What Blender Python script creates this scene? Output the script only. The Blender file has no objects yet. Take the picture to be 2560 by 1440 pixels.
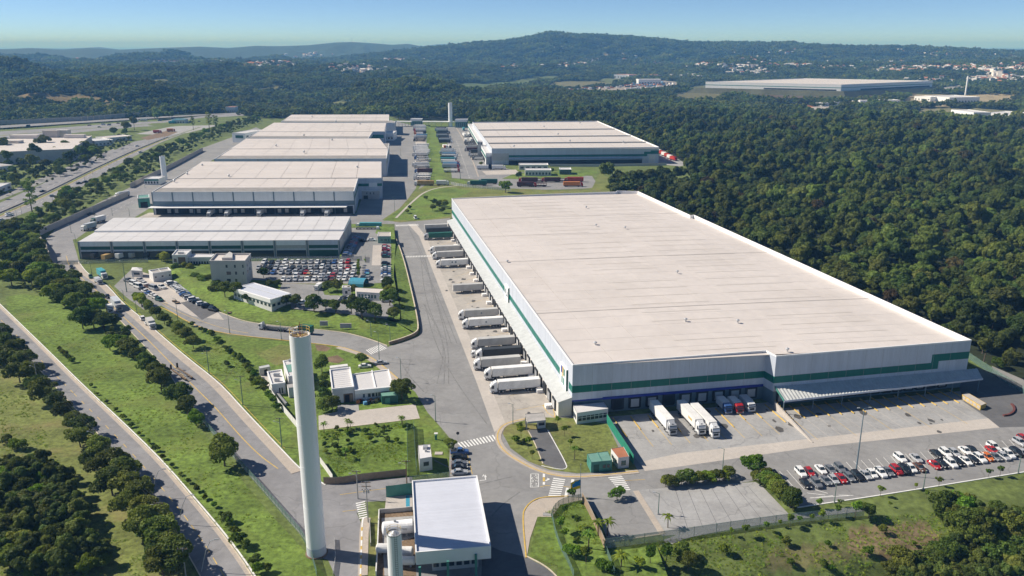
import bpy, bmesh, math, random
import numpy as np
from mathutils import Vector, Matrix
from mathutils.geometry import tessellate_polygon
S = bpy.context.scene
COL = S.collection
rad = math.radians
rnd = random.Random(7)

# ---------------------------------------------------------------- camera, sky, sun, exposure
HAZE = 1.35e-4
FOC, CAMH = 2050.0, 110.0
PIT = math.atan(608/FOC)
CP, SP = math.cos(PIT), math.sin(PIT)
cam = bpy.data.cameras.new('camera'); cam.sensor_width = 36; cam.lens = 36*FOC/2560
cam.clip_start = 1; cam.clip_end = 60000
co = bpy.data.objects.new('camera', cam); COL.objects.link(co)
co.location = (0, 0, CAMH); co.rotation_euler = (math.pi/2-PIT, 0, 0); S.camera = co

SUN_EL = rad(39.5); SH = Vector((0.978, -0.205, 0)).normalized()      # direction in which shadows fall
W = bpy.data.worlds.new('World'); S.world = W; W.use_nodes = True
wn = W.node_tree; wn.nodes.clear()
sky = wn.nodes.new('ShaderNodeTexSky'); sky.sky_type = 'NISHITA'; sky.sun_disc = False
sky.sun_elevation = SUN_EL; sky.sun_rotation = math.atan2(-SH.x, -SH.y)
sky.altitude = 8000; sky.air_density = 1.0; sky.dust_density = 0.2; sky.ozone_density = 3.0
bg = wn.nodes.new('ShaderNodeBackground'); bg.inputs[1].default_value = 0.1
wo = wn.nodes.new('ShaderNodeOutputWorld')
wn.links.new(sky.outputs[0], bg.inputs[0]); wn.links.new(bg.outputs[0], wo.inputs[0])
sl = bpy.data.lights.new('sun', 'SUN'); sl.energy = 5.0; sl.angle = rad(0.5); sl.color = (1, .93, .83)
so = bpy.data.objects.new('sun', sl); COL.objects.link(so)
dirv = Vector((SH.x*math.cos(SUN_EL), SH.y*math.cos(SUN_EL), -math.sin(SUN_EL)))
so.rotation_euler = dirv.to_track_quat('-Z', 'Y').to_euler(); so.location = (-200, 100, 300)
S.view_settings.view_transform = 'Standard'; S.view_settings.look = 'None'
S.view_settings.gamma = 1; S.view_settings.use_curve_mapping = False
S.view_settings.exposure = 0.35
S.render.engine = 'CYCLES'
S.cycles.max_bounces = 5; S.cycles.diffuse_bounces = 3; S.cycles.glossy_bounces = 2
S.cycles.transparent_max_bounces = 12; S.cycles.volume_bounces = 0
S.cycles.use_denoising = True

# ---------------------------------------------------------------- survey: photo pixel (2560 wide) -> point on a level at z
def ray(x, y):
    a = (x-1280)/FOC; b = -(y-720)/FOC
    return Vector((a, CP+b*SP, -SP+b*CP))
def P(x, y, z=0.0):
    d = ray(x, y); t = (z-CAMH)/d.z
    return Vector((d.x*t, d.y*t, z))
def poly(pts, z=0.0): return [P(x, y, z) for x, y in pts]

# ---------------------------------------------------------------- terrain
_rs = np.random.RandomState(5); _T = _rs.rand(256, 256)
def vnoise(x, y):
    xi = np.floor(x).astype(int); yi = np.floor(y).astype(int); fx = x-xi; fy = y-yi
    fx = fx*fx*(3-2*fx); fy = fy*fy*(3-2*fy)
    g = lambda i, j: _T[i % 256, j % 256]
    return (g(xi, yi)*(1-fx)+g(xi+1, yi)*fx)*(1-fy)+(g(xi, yi+1)*(1-fx)+g(xi+1, yi+1)*fx)*fy
def fbm(x, y, o=4):
    s = 0; a = .5; t = 0
    for i in range(o): s = s+a*vnoise(x*2**i+17*i, y*2**i+31*i); t += a; a *= .5
    return s/t
# ridges: distance, front width, back width, list of (photo x, photo y of the crest)
RIDGES = [
 (11500, 2500, 1500, [(-300,124),(0,124),(70,120),(160,122),(250,117.5),(300,124),(700,128),(1040,118),(1090,111),(1130,110),(1165,115),(1200,126),(1985,122),(2015,114),(2035,111),(2065,116),(2140,120),(2560,122),(2800,122)]),
 (6800, 2200, 1300, [(-300,122),(0,123),(80,120.5),(150,124),(230,120),(300,124),(400,120),(500,116.5),(570,120),(640,114.5),(700,115.5),(770,113),(840,106),(880,105),(930,108),(980,112),(1020,109.5),(1060,117),(1120,122),(1180,126),(1300,150),(2200,140),(2560,128),(2800,126)]),
 (4600, 1500, 1300, [(-300,165),(0,165),(300,160),(600,160),(850,150),(1000,133),(1080,124),(1140,118),(1190,112),(1260,108),(1310,101),(1350,92),(1378,85.5),(1405,88),(1430,92),(1500,93),(1560,96),(1620,101),(1680,107),(1740,112),(1800,112),(1860,112),(1920,114),(1975,111),(2020,118),(2140,122),(2250,122),(2350,126),(2430,130),(2500,134),(2560,138),(2800,140)]),
 (3300, 900, 700, [(-300,172),(0,172),(200,168),(400,170),(560,166),(800,172),(950,160),(1080,165),(1200,172),(1500,176),(1800,170),(2100,166),(2300,168),(2560,160),(2800,160)]),
 (2350, 500, 450, [(-300,190),(0,196),(100,190),(250,196),(420,188),(560,200),(700,195),(850,200),(960,190),(1060,186),(1140,205),(1300,222),(2560,222),(2800,222)]),
]
_RD = []
for D, wf, wb, pr in RIDGES:
    az = []; hz = []
    for x, y in pr:
        d = ray(x, y); az.append(math.atan2(d.x, d.y)); hz.append(CAMH+D*d.z/math.hypot(d.x, d.y))
    _RD.append((D, wf, wb, np.array(az), np.array(hz)))
def sstep(a, b, x):
    t = np.clip((x-a)/(b-a), 0, 1); return t*t*(3-2*t)
BL0 = P(1500, 1385); BL1 = P(2560, 1222)                          # brink of the grassy bank at the lower right
_bn = Vector((BL1.y-BL0.y, -(BL1.x-BL0.x), 0)).normalized()
def terrain(x, y):
    x = np.asarray(x, float); y = np.asarray(y, float)
    r = np.hypot(x, y); a = np.arctan2(x, y)
    n1 = fbm(x/420+3, y/420+9, 3)
    n2 = fbm(x/900+33, y/900+5, 4)
    calm = 1-.8*sstep(-.12, -.02, a)*(1-sstep(2500, 3200, r))
    z = calm*(sstep(1350, 2000, r)*(n1-.5)*150+sstep(1250, 1700, r)*(fbm(x/210+7, y/300+1, 3)-.5)*85)
    z = z+sstep(60, 300, x-(150+.0*y))*sstep(0, 250, y-250)*((n1-.62)*34+(fbm(x/120+2, y/150+4, 2)-.5)*22)*(1-sstep(1350, 2000, r))
    for D, wf, wb, az, hz in _RD:
        h = np.interp(a, az, hz)
        u = np.where(r < D, (D-r)/wf, (r-D)/wb)
        k = np.cos(np.clip(u, 0, 1)*math.pi/2)**2
        spur = 1-sstep(.05, .6, u)*(.8*np.abs(np.sin((n2*9+a*24)*3.1))*(1-u.clip(0, 1))+.18*(fbm(x/160, y/160, 3)))
        z = np.maximum(z, h*k*np.clip(spur, .3, 1)-(1-k)*12)
    z = np.where(r < 1250, np.where(x > 60, z, 0), z)
    dd = (x-BL0.x)*_bn.x+(y-BL0.y)*_bn.y
    bank = sstep(0, 22, dd)*sstep(0, 12, x-BL0.x+10)
    z = np.where(r < 300, -bank*(5.5+2.2*(fbm(x/9, y/9, 3)-.5)+1.6*np.sin(dd*.35+1)), z)
    return z
def T(px, py):
    """point where the sight line through a photo pixel meets the terrain"""
    d = ray(px, py); h = math.hypot(d.x, d.y)
    rs = np.geomspace(120, 14000, 900); t = rs/h
    zz = CAMH+d.z*t-terrain(d.x*t, d.y*t)
    i = np.argmax(zz < 0) if (zz < 0).any() else len(rs)-1
    tt = t[i]
    return Vector((d.x*tt, d.y*tt, float(terrain(d.x*tt, d.y*tt))))

# ---------------------------------------------------------------- materials
MATS = {}
def M(name, col, rough=.8, var=.12, scale=.3, fine=0, bump=0, metal=0, spec=.3, stretch=None, randv=0, obj=False, alpha=None, dirt=None, crack=0):
    m = bpy.data.materials.new(name); m.use_nodes = True; MATS[name] = m
    nt = m.node_tree; N = nt.nodes; L = nt.links; b = N['Principled BSDF']
    b.inputs['Roughness'].default_value = rough; b.inputs['Metallic'].default_value = metal
    b.inputs['Specular IOR Level'].default_value = spec
    if var or bump or dirt or fine:
        g = N.new('ShaderNodeNewGeometry'); vec = g.outputs['Position']
        if obj:
            tc = N.new('ShaderNodeTexCoord'); vec = tc.outputs['Object']
        if stretch:
            mp = N.new('ShaderNodeMapping'); mp.inputs['Scale'].default_value = stretch; L.new(vec, mp.inputs[0]); vec = mp.outputs[0]
        def noise(sc, det=4):
            n = N.new('ShaderNodeTexNoise'); n.inputs['Scale'].default_value = sc; n.inputs['Detail'].default_value = det
            n.inputs['Roughness'].default_value = .62; L.new(vec, n.inputs['Vector']); return n.outputs['Fac']
        def mr(v, lo, hi, a=.3, c=.7):
            n = N.new('ShaderNodeMapRange'); n.inputs[1].default_value = a; n.inputs[2].default_value = c
            n.inputs[3].default_value = lo; n.inputs[4].default_value = hi; L.new(v, n.inputs[0]); return n.outputs[0]
        def mul(a, c):
            n = N.new('ShaderNodeMath'); n.operation = 'MULTIPLY'
            for i, v in enumerate((a, c)):
                if isinstance(v, float): n.inputs[i].default_value = v
                else: L.new(v, n.inputs[i])
            return n.outputs[0]
        f = mr(noise(scale), 1-var, 1+var)
        if fine: f = mul(f, mr(noise(scale*9, 5), 1-fine, 1+fine))
        if randv:
            oi = N.new('ShaderNodeObjectInfo'); f = mul(f, mr(oi.outputs['Random'], 1-randv, 1+randv, 0, 1))
        base = N.new('ShaderNodeVectorMath'); base.operation = 'SCALE'; base.inputs[0].default_value = col
        L.new(f, base.inputs['Scale']); out = base.outputs[0]
        if dirt:
            dc, amt, ds = dirt
            mx = N.new('ShaderNodeMix'); mx.data_type = 'RGBA'; L.new(mr(noise(ds, 6), 0, amt, .5, .78), mx.inputs[0])
            L.new(out, mx.inputs[6]); mx.inputs[7].default_value = (*dc, 1); out = mx.outputs[2]
        if crack:
            wv = N.new('ShaderNodeTexVoronoi'); wv.feature = 'DISTANCE_TO_EDGE'; wv.inputs['Scale'].default_value = crack; wv.inputs['Randomness'].default_value = 1
            nz = N.new('ShaderNodeTexNoise'); nz.inputs['Scale'].default_value = .25; L.new(vec, nz.inputs['Vector']); ma = N.new('ShaderNodeVectorMath'); ma.operation = 'MULTIPLY_ADD'; ma.inputs[1].default_value = (5,5,0); L.new(nz.outputs['Color'], ma.inputs[0]); L.new(vec, ma.inputs[2]); L.new(ma.outputs[0], wv.inputs['Vector'])
            mc = N.new('ShaderNodeMix'); mc.data_type = 'RGBA'; L.new(mr(wv.outputs['Distance'], .3, 0, 0, .01), mc.inputs[0]); L.new(out, mc.inputs[6]); mc.inputs[7].default_value = (.07,.07,.07,1); out = mc.outputs[2]
        L.new(out, b.inputs['Base Color'])
        if bump:
            bp = N.new('ShaderNodeBump'); bp.inputs['Strength'].default_value = 1; bp.inputs['Distance'].default_value = bump
            L.new(noise(scale*6, 6), bp.inputs['Height']); L.new(bp.outputs[0], b.inputs['Normal'])
    else: b.inputs['Base Color'].default_value = (*col, 1)
    if alpha is not None: b.inputs['Alpha'].default_value = alpha
    return m
def leafmat(name, col, col2, hue=.25):
    """foliage: colour differs leaf clump by leaf clump (stored on the mesh) and tree by tree"""
    m = bpy.data.materials.new(name); m.use_nodes = True; MATS[name] = m
    nt = m.node_tree; N = nt.nodes; L = nt.links; N.clear()
    at = N.new('ShaderNodeAttribute'); at.attribute_name = 'leaf'
    oi = N.new('ShaderNodeObjectInfo')
    mx = N.new('ShaderNodeMix'); mx.data_type = 'RGBA'; mx.inputs[6].default_value = (*col, 1); mx.inputs[7].default_value = (*col2, 1)
    ad = N.new('ShaderNodeMath'); ad.operation = 'MULTIPLY_ADD'; ad.inputs[1].default_value = .62
    ms = N.new('ShaderNodeMath'); ms.operation = 'MULTIPLY'; ms.inputs[1].default_value = .5
    pn = N.new('ShaderNodeTexNoise'); pn.inputs['Scale'].default_value = .006; pn.inputs['Detail'].default_value = 3; L.new(oi.outputs['Location'], pn.inputs['Vector'])
    pr = N.new('ShaderNodeMapRange'); pr.inputs[1].default_value = .38; pr.inputs[2].default_value = .62; L.new(pn.outputs['Fac'], pr.inputs[0])
    L.new(at.outputs['Fac'], ad.inputs[0]); L.new(oi.outputs['Random'], ms.inputs[0]); L.new(ms.outputs[0], ad.inputs[2]); L.new(ad.outputs[0], mx.inputs[0])
    d = N.new('ShaderNodeBsdfPrincipled'); d.inputs['Roughness'].default_value = .65; d.inputs['Specular IOR Level'].default_value = .25
    t = N.new('ShaderNodeBsdfTranslucent'); s = N.new('ShaderNodeMixShader'); s.inputs[0].default_value = .4
    hs = N.new('ShaderNodeHueSaturation'); hs.inputs['Saturation'].default_value = 1.0
    vr = N.new('ShaderNodeMapRange'); vr.inputs[3].default_value = .62; vr.inputs[4].default_value = 1.38
    f2 = N.new('ShaderNodeMath'); f2.operation = 'FRACT'; m7 = N.new('ShaderNodeMath'); m7.operation = 'MULTIPLY'; m7.inputs[1].default_value = 7.31
    L.new(oi.outputs['Random'], m7.inputs[0]); L.new(m7.outputs[0], f2.inputs[0]); L.new(f2.outputs[0], vr.inputs[0]); L.new(vr.outputs[0], hs.inputs['Value'])
    L.new(mx.outputs[2], hs.inputs['Color'])
    h2 = N.new('ShaderNodeHueSaturation'); h2.inputs['Saturation'].default_value = 1.05; vr2 = N.new('ShaderNodeMapRange'); vr2.inputs[3].default_value = .72; vr2.inputs[4].default_value = 1.25; L.new(pr.outputs[0], vr2.inputs[0]); L.new(vr2.outputs[0], h2.inputs['Value'])
    hu = N.new('ShaderNodeMapRange'); hu.inputs[3].default_value = .465; hu.inputs[4].default_value = .52; m3 = N.new('ShaderNodeMath'); m3.operation = 'MULTIPLY'; m3.inputs[1].default_value = 13.7; f3 = N.new('ShaderNodeMath'); f3.operation = 'FRACT'; L.new(oi.outputs['Random'], m3.inputs[0]); L.new(m3.outputs[0], f3.inputs[0]); L.new(f3.outputs[0], hu.inputs[0]); L.new(hu.outputs[0], h2.inputs['Hue']); L.new(hs.outputs[0], h2.inputs['Color'])
    L.new(h2.outputs[0], d.inputs['Base Color']); L.new(h2.outputs[0], t.inputs['Color'])
    L.new(d.outputs[0], s.inputs[1]); L.new(t.outputs[0], s.inputs[2])
    o = N.new('ShaderNodeOutputMaterial'); L.new(s.outputs[0], o.inputs[0]); return m
M('asphalt', (.27,.265,.26), .9, .12, .06, .10, dirt=((.17,.165,.165), .6, .09), crack=.05)
M('asphalt_dark', (.13,.13,.135), .9, .12, .08, .10, dirt=((.2,.195,.19), .5, .15))
M('asphalt_road', (.26,.255,.26), .9, .14, .05, .12, dirt=((.17,.165,.17), .6, .08), crack=.06)
M('concrete_yard', (.42,.385,.345), .9, .14, .07, .1, dirt=((.22,.21,.2), .7, .1), crack=.05)
M('concrete_pale', (.5,.455,.41), .9, .1, .1, .08, dirt=((.3,.27,.24), .5, .2))
M('concrete_grey', (.36,.355,.35), .9, .12, .1, .1, dirt=((.22,.215,.21), .65, .12), crack=.04)
M('sidewalk', (.46,.4,.34), .9, .15, .3, .12, dirt=((.3,.22,.15), .5, .3))
M('lawn', (.128,.19,.034), 1, .34, .07, .48, .14, dirt=((.19,.19,.055), .6, .06))
M('lawn_dry', (.155,.18,.048), 1, .3, .08, .45, .12, dirt=((.28,.21,.1), .8, .07))
M('soil', (.2,.14,.09), 1, .3, .2, .3, .1)
M('cut_bank', (.085,.085,.045), 1, .3, .02, .2)
M('red_earth', (.42,.17,.08), 1, .2, .02, .2)
M('white_paint', (.78,.77,.74), .6, .12, .8, .1)
M('yellow_paint', (.62,.42,.1), .7, .2, .6, .1)
M('kerb', (.6,.52,.4), .8, .25, .35, .15)
M('roof_sheet', (.66,.60,.555), .55, .05, .03, .05, randv=.012, dirt=((.5,.44,.38), .4, .035))
M('tyre_track', (.2,.197,.193), .85, .3, .5, .2)
M('oil_stain', (.1,.095,.09), .6, .3, .8, .2)
M('roof_deck', (.52,.47,.43), .7, .1, .2)
M('roof_sheet_white', (.66,.64,.63), .5, .05, .05, .03, randv=.03)
M('roof_sheet_blue', (.6,.62,.69), .5, .05, .05, .03, randv=.03)
M('roof_seam', (.57,.52,.46), .6, .1, .2)
M('roof_joint', (.3,.28,.26), .7, .2, .2)
M('parapet_white', (.84,.83,.82), .5, .04, .3)
M('cladding', (.54,.575,.64), .5, .09, .5, .07, metal=.05, stretch=(1.5,1.5,.08))
M('cladding_warm', (.66,.63,.58), .5, .06, .4, .05, stretch=(1.5,1.5,.08))
M('cladding_bright', (.8,.8,.8), .5, .05, .4, stretch=(1.5,1.5,.08))
M('green_band', (.0,.14,.105), .45, .12, .5, stretch=(1.5,1.5,.08))
M('green_dark', (.02,.1,.075), .5, .15, .5)
M('teal_paint', (.07,.24,.2), .5, .15, .5)
M('green_sheet', (.17,.33,.27), .5, .12, .5)
M('blue_trim', (.012,.03,.28), .45, .1, .5)
M('steel_blue', (.14,.2,.24), .5, .1, .5)
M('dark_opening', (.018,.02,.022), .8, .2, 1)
M('dock_seal', (.03,.032,.036), .8, .2, 1)
M('dock_door', (.5,.5,.5), .5, .1, .5)
M('metal_grey', (.42,.43,.44), .4, .1, 1, metal=.3)
M('galvanised', (.55,.56,.57), .4, .1, 1, metal=.4)
M('corrugated', (.52,.53,.52), .45, .12, .5, .1)
M('plaster_white', (.7,.69,.67), .8, .07, .3, .05, dirt=((.45,.36,.26), .3, .4))
M('plaster_grey', (.5,.48,.46), .8, .07, .3, .05)
M('wall_stone', (.42,.39,.36), .9, .15, .2, .1, dirt=((.25,.22,.19), .5, .2))
M('wall_brown', (.3,.22,.15), .9, .2, .2, .15)
M('tower_paint', (.84,.84,.85), .45, .03, .25, .03, stretch=(1,1,.06), dirt=((.62,.6,.55), .3, .5))
M('rust_stain', (.62,.45,.2), .8, .3, .3, .2, stretch=(1,1,.2))
M('wood', (.2,.14,.09), .9, .2, 1)
M('glass', (.03,.045,.06), .08, 0, spec=.6)
M('glass_green', (.03,.12,.12), .1, 0, spec=.6)
M('tyre', (.025,.025,.027), .8, .1, 2)
M('rim', (.4,.4,.41), .4, 0, metal=.5)
M('black_plastic', (.03,.031,.034), .6, .1, 2)
M('lamp_lens', (.8,.8,.76), .2, 0)
M('tail_lens', (.35,.02,.02), .3, 0)
M('wire', (.06,.06,.06), .6, 0)
M('pole_concrete', (.35,.34,.32), .9, .1, 1)
M('pole_green', (.12,.2,.17), .6, .1, 1)
M('fence_mesh', (.16,.26,.22), .7, 0, alpha=.34)
M('fence_mesh_grey', (.42,.45,.44), .7, 0, alpha=.42)
M('shade_net', (.02,.2,.13), .8, .15, .6)
M('bark', (.13,.1,.075), .95, .25, 2)
M('terracotta', (.42,.17,.09), .9, .2, .2, obj=True)
M('roof_far_grey', (.4,.38,.36), .9, .2, .2, obj=True)
M('house_wall', (.74,.7,.65), .9, .15, .05, randv=.2)
M('canvas_blue', (.06,.3,.42), .6, .1, 1)
M('brown_box', (.16,.06,.05), .5, .1, .5)
M('rust_red', (.45,.09,.04), .7, .2, .4)
CARC = {'white':(.78,.78,.77), 'silver':(.42,.43,.45), 'grey':(.16,.17,.19), 'black':(.018,.019,.022), 'red':(.4,.02,.025), 'blue':(.05,.12,.32), 'orange':(.62,.16,.03), 'brown':(.12,.055,.035), 'green':(.03,.1,.075), 'teal':(.1,.3,.33), 'tan':(.45,.3,.13), 'yellow':(.65,.45,.04), 'maroon':(.12,.02,.025)}
for k, v in CARC.items(): M('paint_'+k, v, .28, 0, spec=.5)
for k, v in {'white':(.8,.79,.77), 'grey':(.5,.49,.47), 'dark':(.05,.055,.06), 'green':(.02,.12,.085), 'maroon':(.085,.03,.027), 'tan':(.5,.33,.13), 'blue':(.12,.3,.5), 'red':(.45,.05,.03), 'orange':(.65,.22,.05), 'teal':(.08,.36,.4), 'silver':(.5,.53,.57)}.items():
    M('box_'+k, v, .5, .07, .3, .06, obj=True, randv=.06, dirt=(tuple(q*.6 for q in v), .45, .35))
leafmat('leaf_forest', (.052,.094,.022), (.18,.228,.052))
leafmat('leaf_tree', (.066,.12,.022), (.195,.25,.05))
leafmat('leaf_bright', (.085,.185,.017), (.21,.3,.04))
leafmat('tuft_green', (.26,.38,.06), (.38,.46,.1))
leafmat('leaf_dry', (.075,.06,.02), (.13,.1,.04))

# ---------------------------------------------------------------- mesh and object helpers
class MB:
    """collects faces and links them as ONE mesh object"""
    def __init__(s): s.v = []; s.f = []; s.m = []; s.cur = 0
    def face(s, pts, m=None):
        k = len(s.v); s.v += [tuple(p) for p in pts]; s.f.append(tuple(range(k, k+len(pts)))); s.m.append(s.cur if m is None else m)
    def prism(s, pts, z0, z1, m=None, top=True, bottom=False):
        """straight walls over a plan polygon (any turn direction); z0/z1 numbers"""
        if area(pts) < 0: pts = list(reversed(pts))
        n = len(pts)
        for i in range(n):
            a, b = pts[i], pts[(i+1) % n]
            s.face([(a[0],a[1],z0),(b[0],b[1],z0),(b[0],b[1],z1),(a[0],a[1],z1)], m)
        if top: s.cap(pts, z1, m)
        if bottom: s.cap(list(reversed(pts)), z0, m)
    def cap(s, pts, z, m=None):
        vs = [Vector((p[0], p[1], z)) for p in pts]
        if len(vs) == 4: s.face(vs, m); return
        up = area(pts) > 0
        for t in tessellate_polygon([vs]):
            tri = [vs[i] for i in t]
            if (area(tri) > 0) != up: tri.reverse()
            s.face(tri, m)
    def box(s, x0, x1, y0, y1, z0, z1, m=None, fr=None):
        c = [(x0,y0,z0),(x1,y0,z0),(x1,y1,z0),(x0,y1,z0),(x0,y0,z1),(x1,y0,z1),(x1,y1,z1),(x0,y1,z1)]
        if fr: c = [fr(*p) for p in c]
        for q in ((0,3,2,1),(4,5,6,7),(0,1,5,4),(1,2,6,5),(2,3,7,6),(3,0,4,7)): s.face([c[i] for i in q], m)
    def tube(s, a, b, r0, r1=None, n=8, caps=True, m=None):
        a = Vector(a); b = Vector(b); r1 = r0 if r1 is None else r1
        d = (b-a).normalized(); u = d.orthogonal().normalized(); w = d.cross(u)
        A = [a+(u*math.cos(t)+w*math.sin(t))*r0 for t in [2*math.pi*i/n for i in range(n)]]
        B = [b+(u*math.cos(t)+w*math.sin(t))*r1 for t in [2*math.pi*i/n for i in range(n)]]
        for i in range(n): j = (i+1) % n; s.face([A[i], A[j], B[j], B[i]], m)
        if caps: s.face(list(reversed(A)), m); s.face(B, m)
    def loft(s, secs, m=None, caps=True):
        n = len(secs[0])
        for a, b in zip(secs, secs[1:]):
            for i in range(n): j = (i+1) % n; s.face([a[i], a[j], b[j], b[i]], m)
        if caps: s.face(list(reversed(secs[0])), m); s.face(secs[-1], m)
    def mesh(s, name, mats, org=(0,0,0), smooth=False, weld=False):
        me = bpy.data.meshes.new(name); o = Vector(org)
        me.from_pydata([tuple(Vector(p)-o) for p in s.v], [], s.f)
        for mm in (mats if isinstance(mats, (list, tuple)) else [mats]): me.materials.append(MATS[mm])
        me.polygons.foreach_set('material_index', s.m)
        if weld:
            bm = bmesh.new(); bm.from_mesh(me); bmesh.ops.remove_doubles(bm, verts=bm.verts, dist=.0005); bm.to_mesh(me); bm.free()
        if smooth: me.polygons.foreach_set('use_smooth', [True]*len(me.polygons))
        me.update(); return me
    def obj(s, name, mats, parent=None, org=None, **k):
        if org is None: org = parent.location if parent and parent.parent is None else (wloc(parent) if parent else (0,0,0))
        return link(name, s.mesh(name, mats, org, **k), parent)
def wloc(o):
    l = Vector(o.location)
    while o.parent: o = o.parent; l = l+o.location
    return l
def area(p): return .5*sum(p[i][0]*p[(i+1) % len(p)][1]-p[(i+1) % len(p)][0]*p[i][1] for i in range(len(p)))
def link(name, me, parent=None):
    o = bpy.data.objects.new(name, me); COL.objects.link(o)
    if parent: o.parent = parent
    return o
def thing(name, label, cat, loc=(0,0,0), rz=0, group=None):
    o = bpy.data.objects.new(name, None); COL.objects.link(o); o.location = loc; o.rotation_euler = (0,0,rz); o.empty_display_size = .5
    return tag(o, label, cat, group)
def tag(o, label, cat, group=None):
    o['label'] = label; o['category'] = cat
    if group: o['group'] = group
    return o
def struct(o, kind='structure'): o['kind'] = kind; return o
def dup(root, loc, rz, label=None, group=None, scale=None, swap=None):
    def cp(o, par):
        c = o.copy(); COL.objects.link(c)
        if par: c.parent = par
        if swap:
            for i, sl in enumerate(c.material_slots):
                nm = o.material_slots[i].material.name
                if nm in swap: sl.link = 'OBJECT'; sl.material = MATS[swap[nm]]
        for k in o.children: cp(k, c)
        return c
    r = cp(root, None); r.location = loc; r.rotation_euler = (0,0,rz)
    if scale: r.scale = scale if isinstance(scale, (tuple, list)) else (scale,)*3
    if label: r['label'] = label
    if group: r['group'] = group
    return r
class Proto:
    """first use places the prototype itself, later uses copy it"""
    def __init__(s, root): s.r = root; s.used = False; s.pend = None
    def place(s, loc, rz, label, group=None, scale=None, swap=None):
        return dup(s.r, loc, rz, label, group, scale, swap)
    def drop(s):
        def rm(o):
            for c in list(o.children): rm(c)
            bpy.data.objects.remove(o)
        rm(s.r)
def sheet(name, pts, z, mat, px=True, base=0.0):
    pts = poly(pts, base) if px else [Vector((p[0], p[1], base)) for p in pts]
    if area(pts) < 0: pts = list(reversed(pts))
    b = MB(); b.cap(pts, base+z); o = b.obj(name, mat); return struct(o)
def offset_line(pts, d):
    out = []
    for i, p in enumerate(pts):
        a = pts[max(0, i-1)]; c = pts[min(len(pts)-1, i+1)]
        t = Vector((c[0]-a[0], c[1]-a[1])).normalized(); out.append(Vector((p[0]-t.y*d, p[1]+t.x*d, p[2] if len(p) > 2 else 0)))
    return out
def smooth(pts, n=2):
    for _ in range(n):
        q = [pts[0]]
        for a, b in zip(pts, pts[1:]): q += [a*.75+b*.25, a*.25+b*.75]
        pts = q+[pts[-1]]
    return pts
def ribbon(name, pxs, d0, d1, z0, z1, mat, base=0.0, n=2, kind=True, pts=None):
    """strip along a line, from side offset d0 to d1; raised when z1 > z0"""
    pts = pts or smooth(poly(pxs, base), n); L, R = offset_line(pts, d1), offset_line(pts, d0); b = MB()
    for i in range(len(pts)-1):
        q = [R[i], R[i+1], L[i+1], L[i]]
        if area(q) < 0: q.reverse()
        b.face([(p[0], p[1], base+z1) for p in q])
        if z1-z0 > .05:
            for s in (R, L): b.face([(s[i][0],s[i][1],base+z0),(s[i+1][0],s[i+1][1],base+z0),(s[i+1][0],s[i+1][1],base+z1),(s[i][0],s[i][1],base+z1)])
    o = b.obj(name, mat)
    return struct(o) if kind else o
def dashes(name, pxs, w, ln, gap, z, mat, base=0.0):
    pts = smooth(poly(pxs, base), 2); b = MB(); acc = 0
    for a, c in zip(pts, pts[1:]):
        d = c-a; L = d.length; t = d.normalized(); nrm = Vector((-t.y, t.x, 0))*w/2; s = 0
        while s < L:
            ph = acc % (ln+gap)
            if ph < ln:
                e = min(L, s+ln-ph); p0 = a+t*s; p1 = a+t*e
                q = [p0-nrm, p1-nrm, p1+nrm, p0+nrm]; b.face([(v.x, v.y, base+z) for v in q]); acc += e-s+1e-4; s = e+1e-4
            else: st = ln+gap-ph; acc += st; s += st
    return struct(b.obj(name, mat))
def inpoly(x, y, pg):
    c = False; n = len(pg); j = n-1
    for i in range(n):
        if (pg[i][1] > y) != (pg[j][1] > y) and x < (pg[j][0]-pg[i][0])*(y-pg[i][1])/(pg[j][1]-pg[i][1])+pg[i][0]: c = not c
        j = i
    return c
def z9(x, y): return (x/2.977+1700, y/2.977+960)     # survey notes were taken on enlarged tiles of the photograph
def z8(x, y): return (x/2.977+850, y/2.977+960)
def z7(x, y): return (x/2.977, y/2.977+960)
def z5(x, y): return (x/2.977+850, y/2.977+480)
def z4(x, y): return (x/2.977, y/2.977+480)
def Z1(x, y): return (x/2.977, y/2.977+60)
def Z2(x, y): return (x/2.977+850, y/2.977+60)
def z3(x, y): return (x/2.977+1700, y/2.977+60)
def za(x, y): return (x/5.333, y/5.333+520)
def zb(x, y): return (x/8+400, y/8+580)
def zc(x, y): return (x/5.76+620, y/5.76+580)
def zd(x, y): return (x/8+940, y/8+300)
def ze(x, y): return (x/5.76+620, y/5.76+860)
def zf(x, y): return (x/5.5375+860, y/5.5375+1180)
def zh(x, y): return (x/5.333+1360, y/5.333+900)

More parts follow.
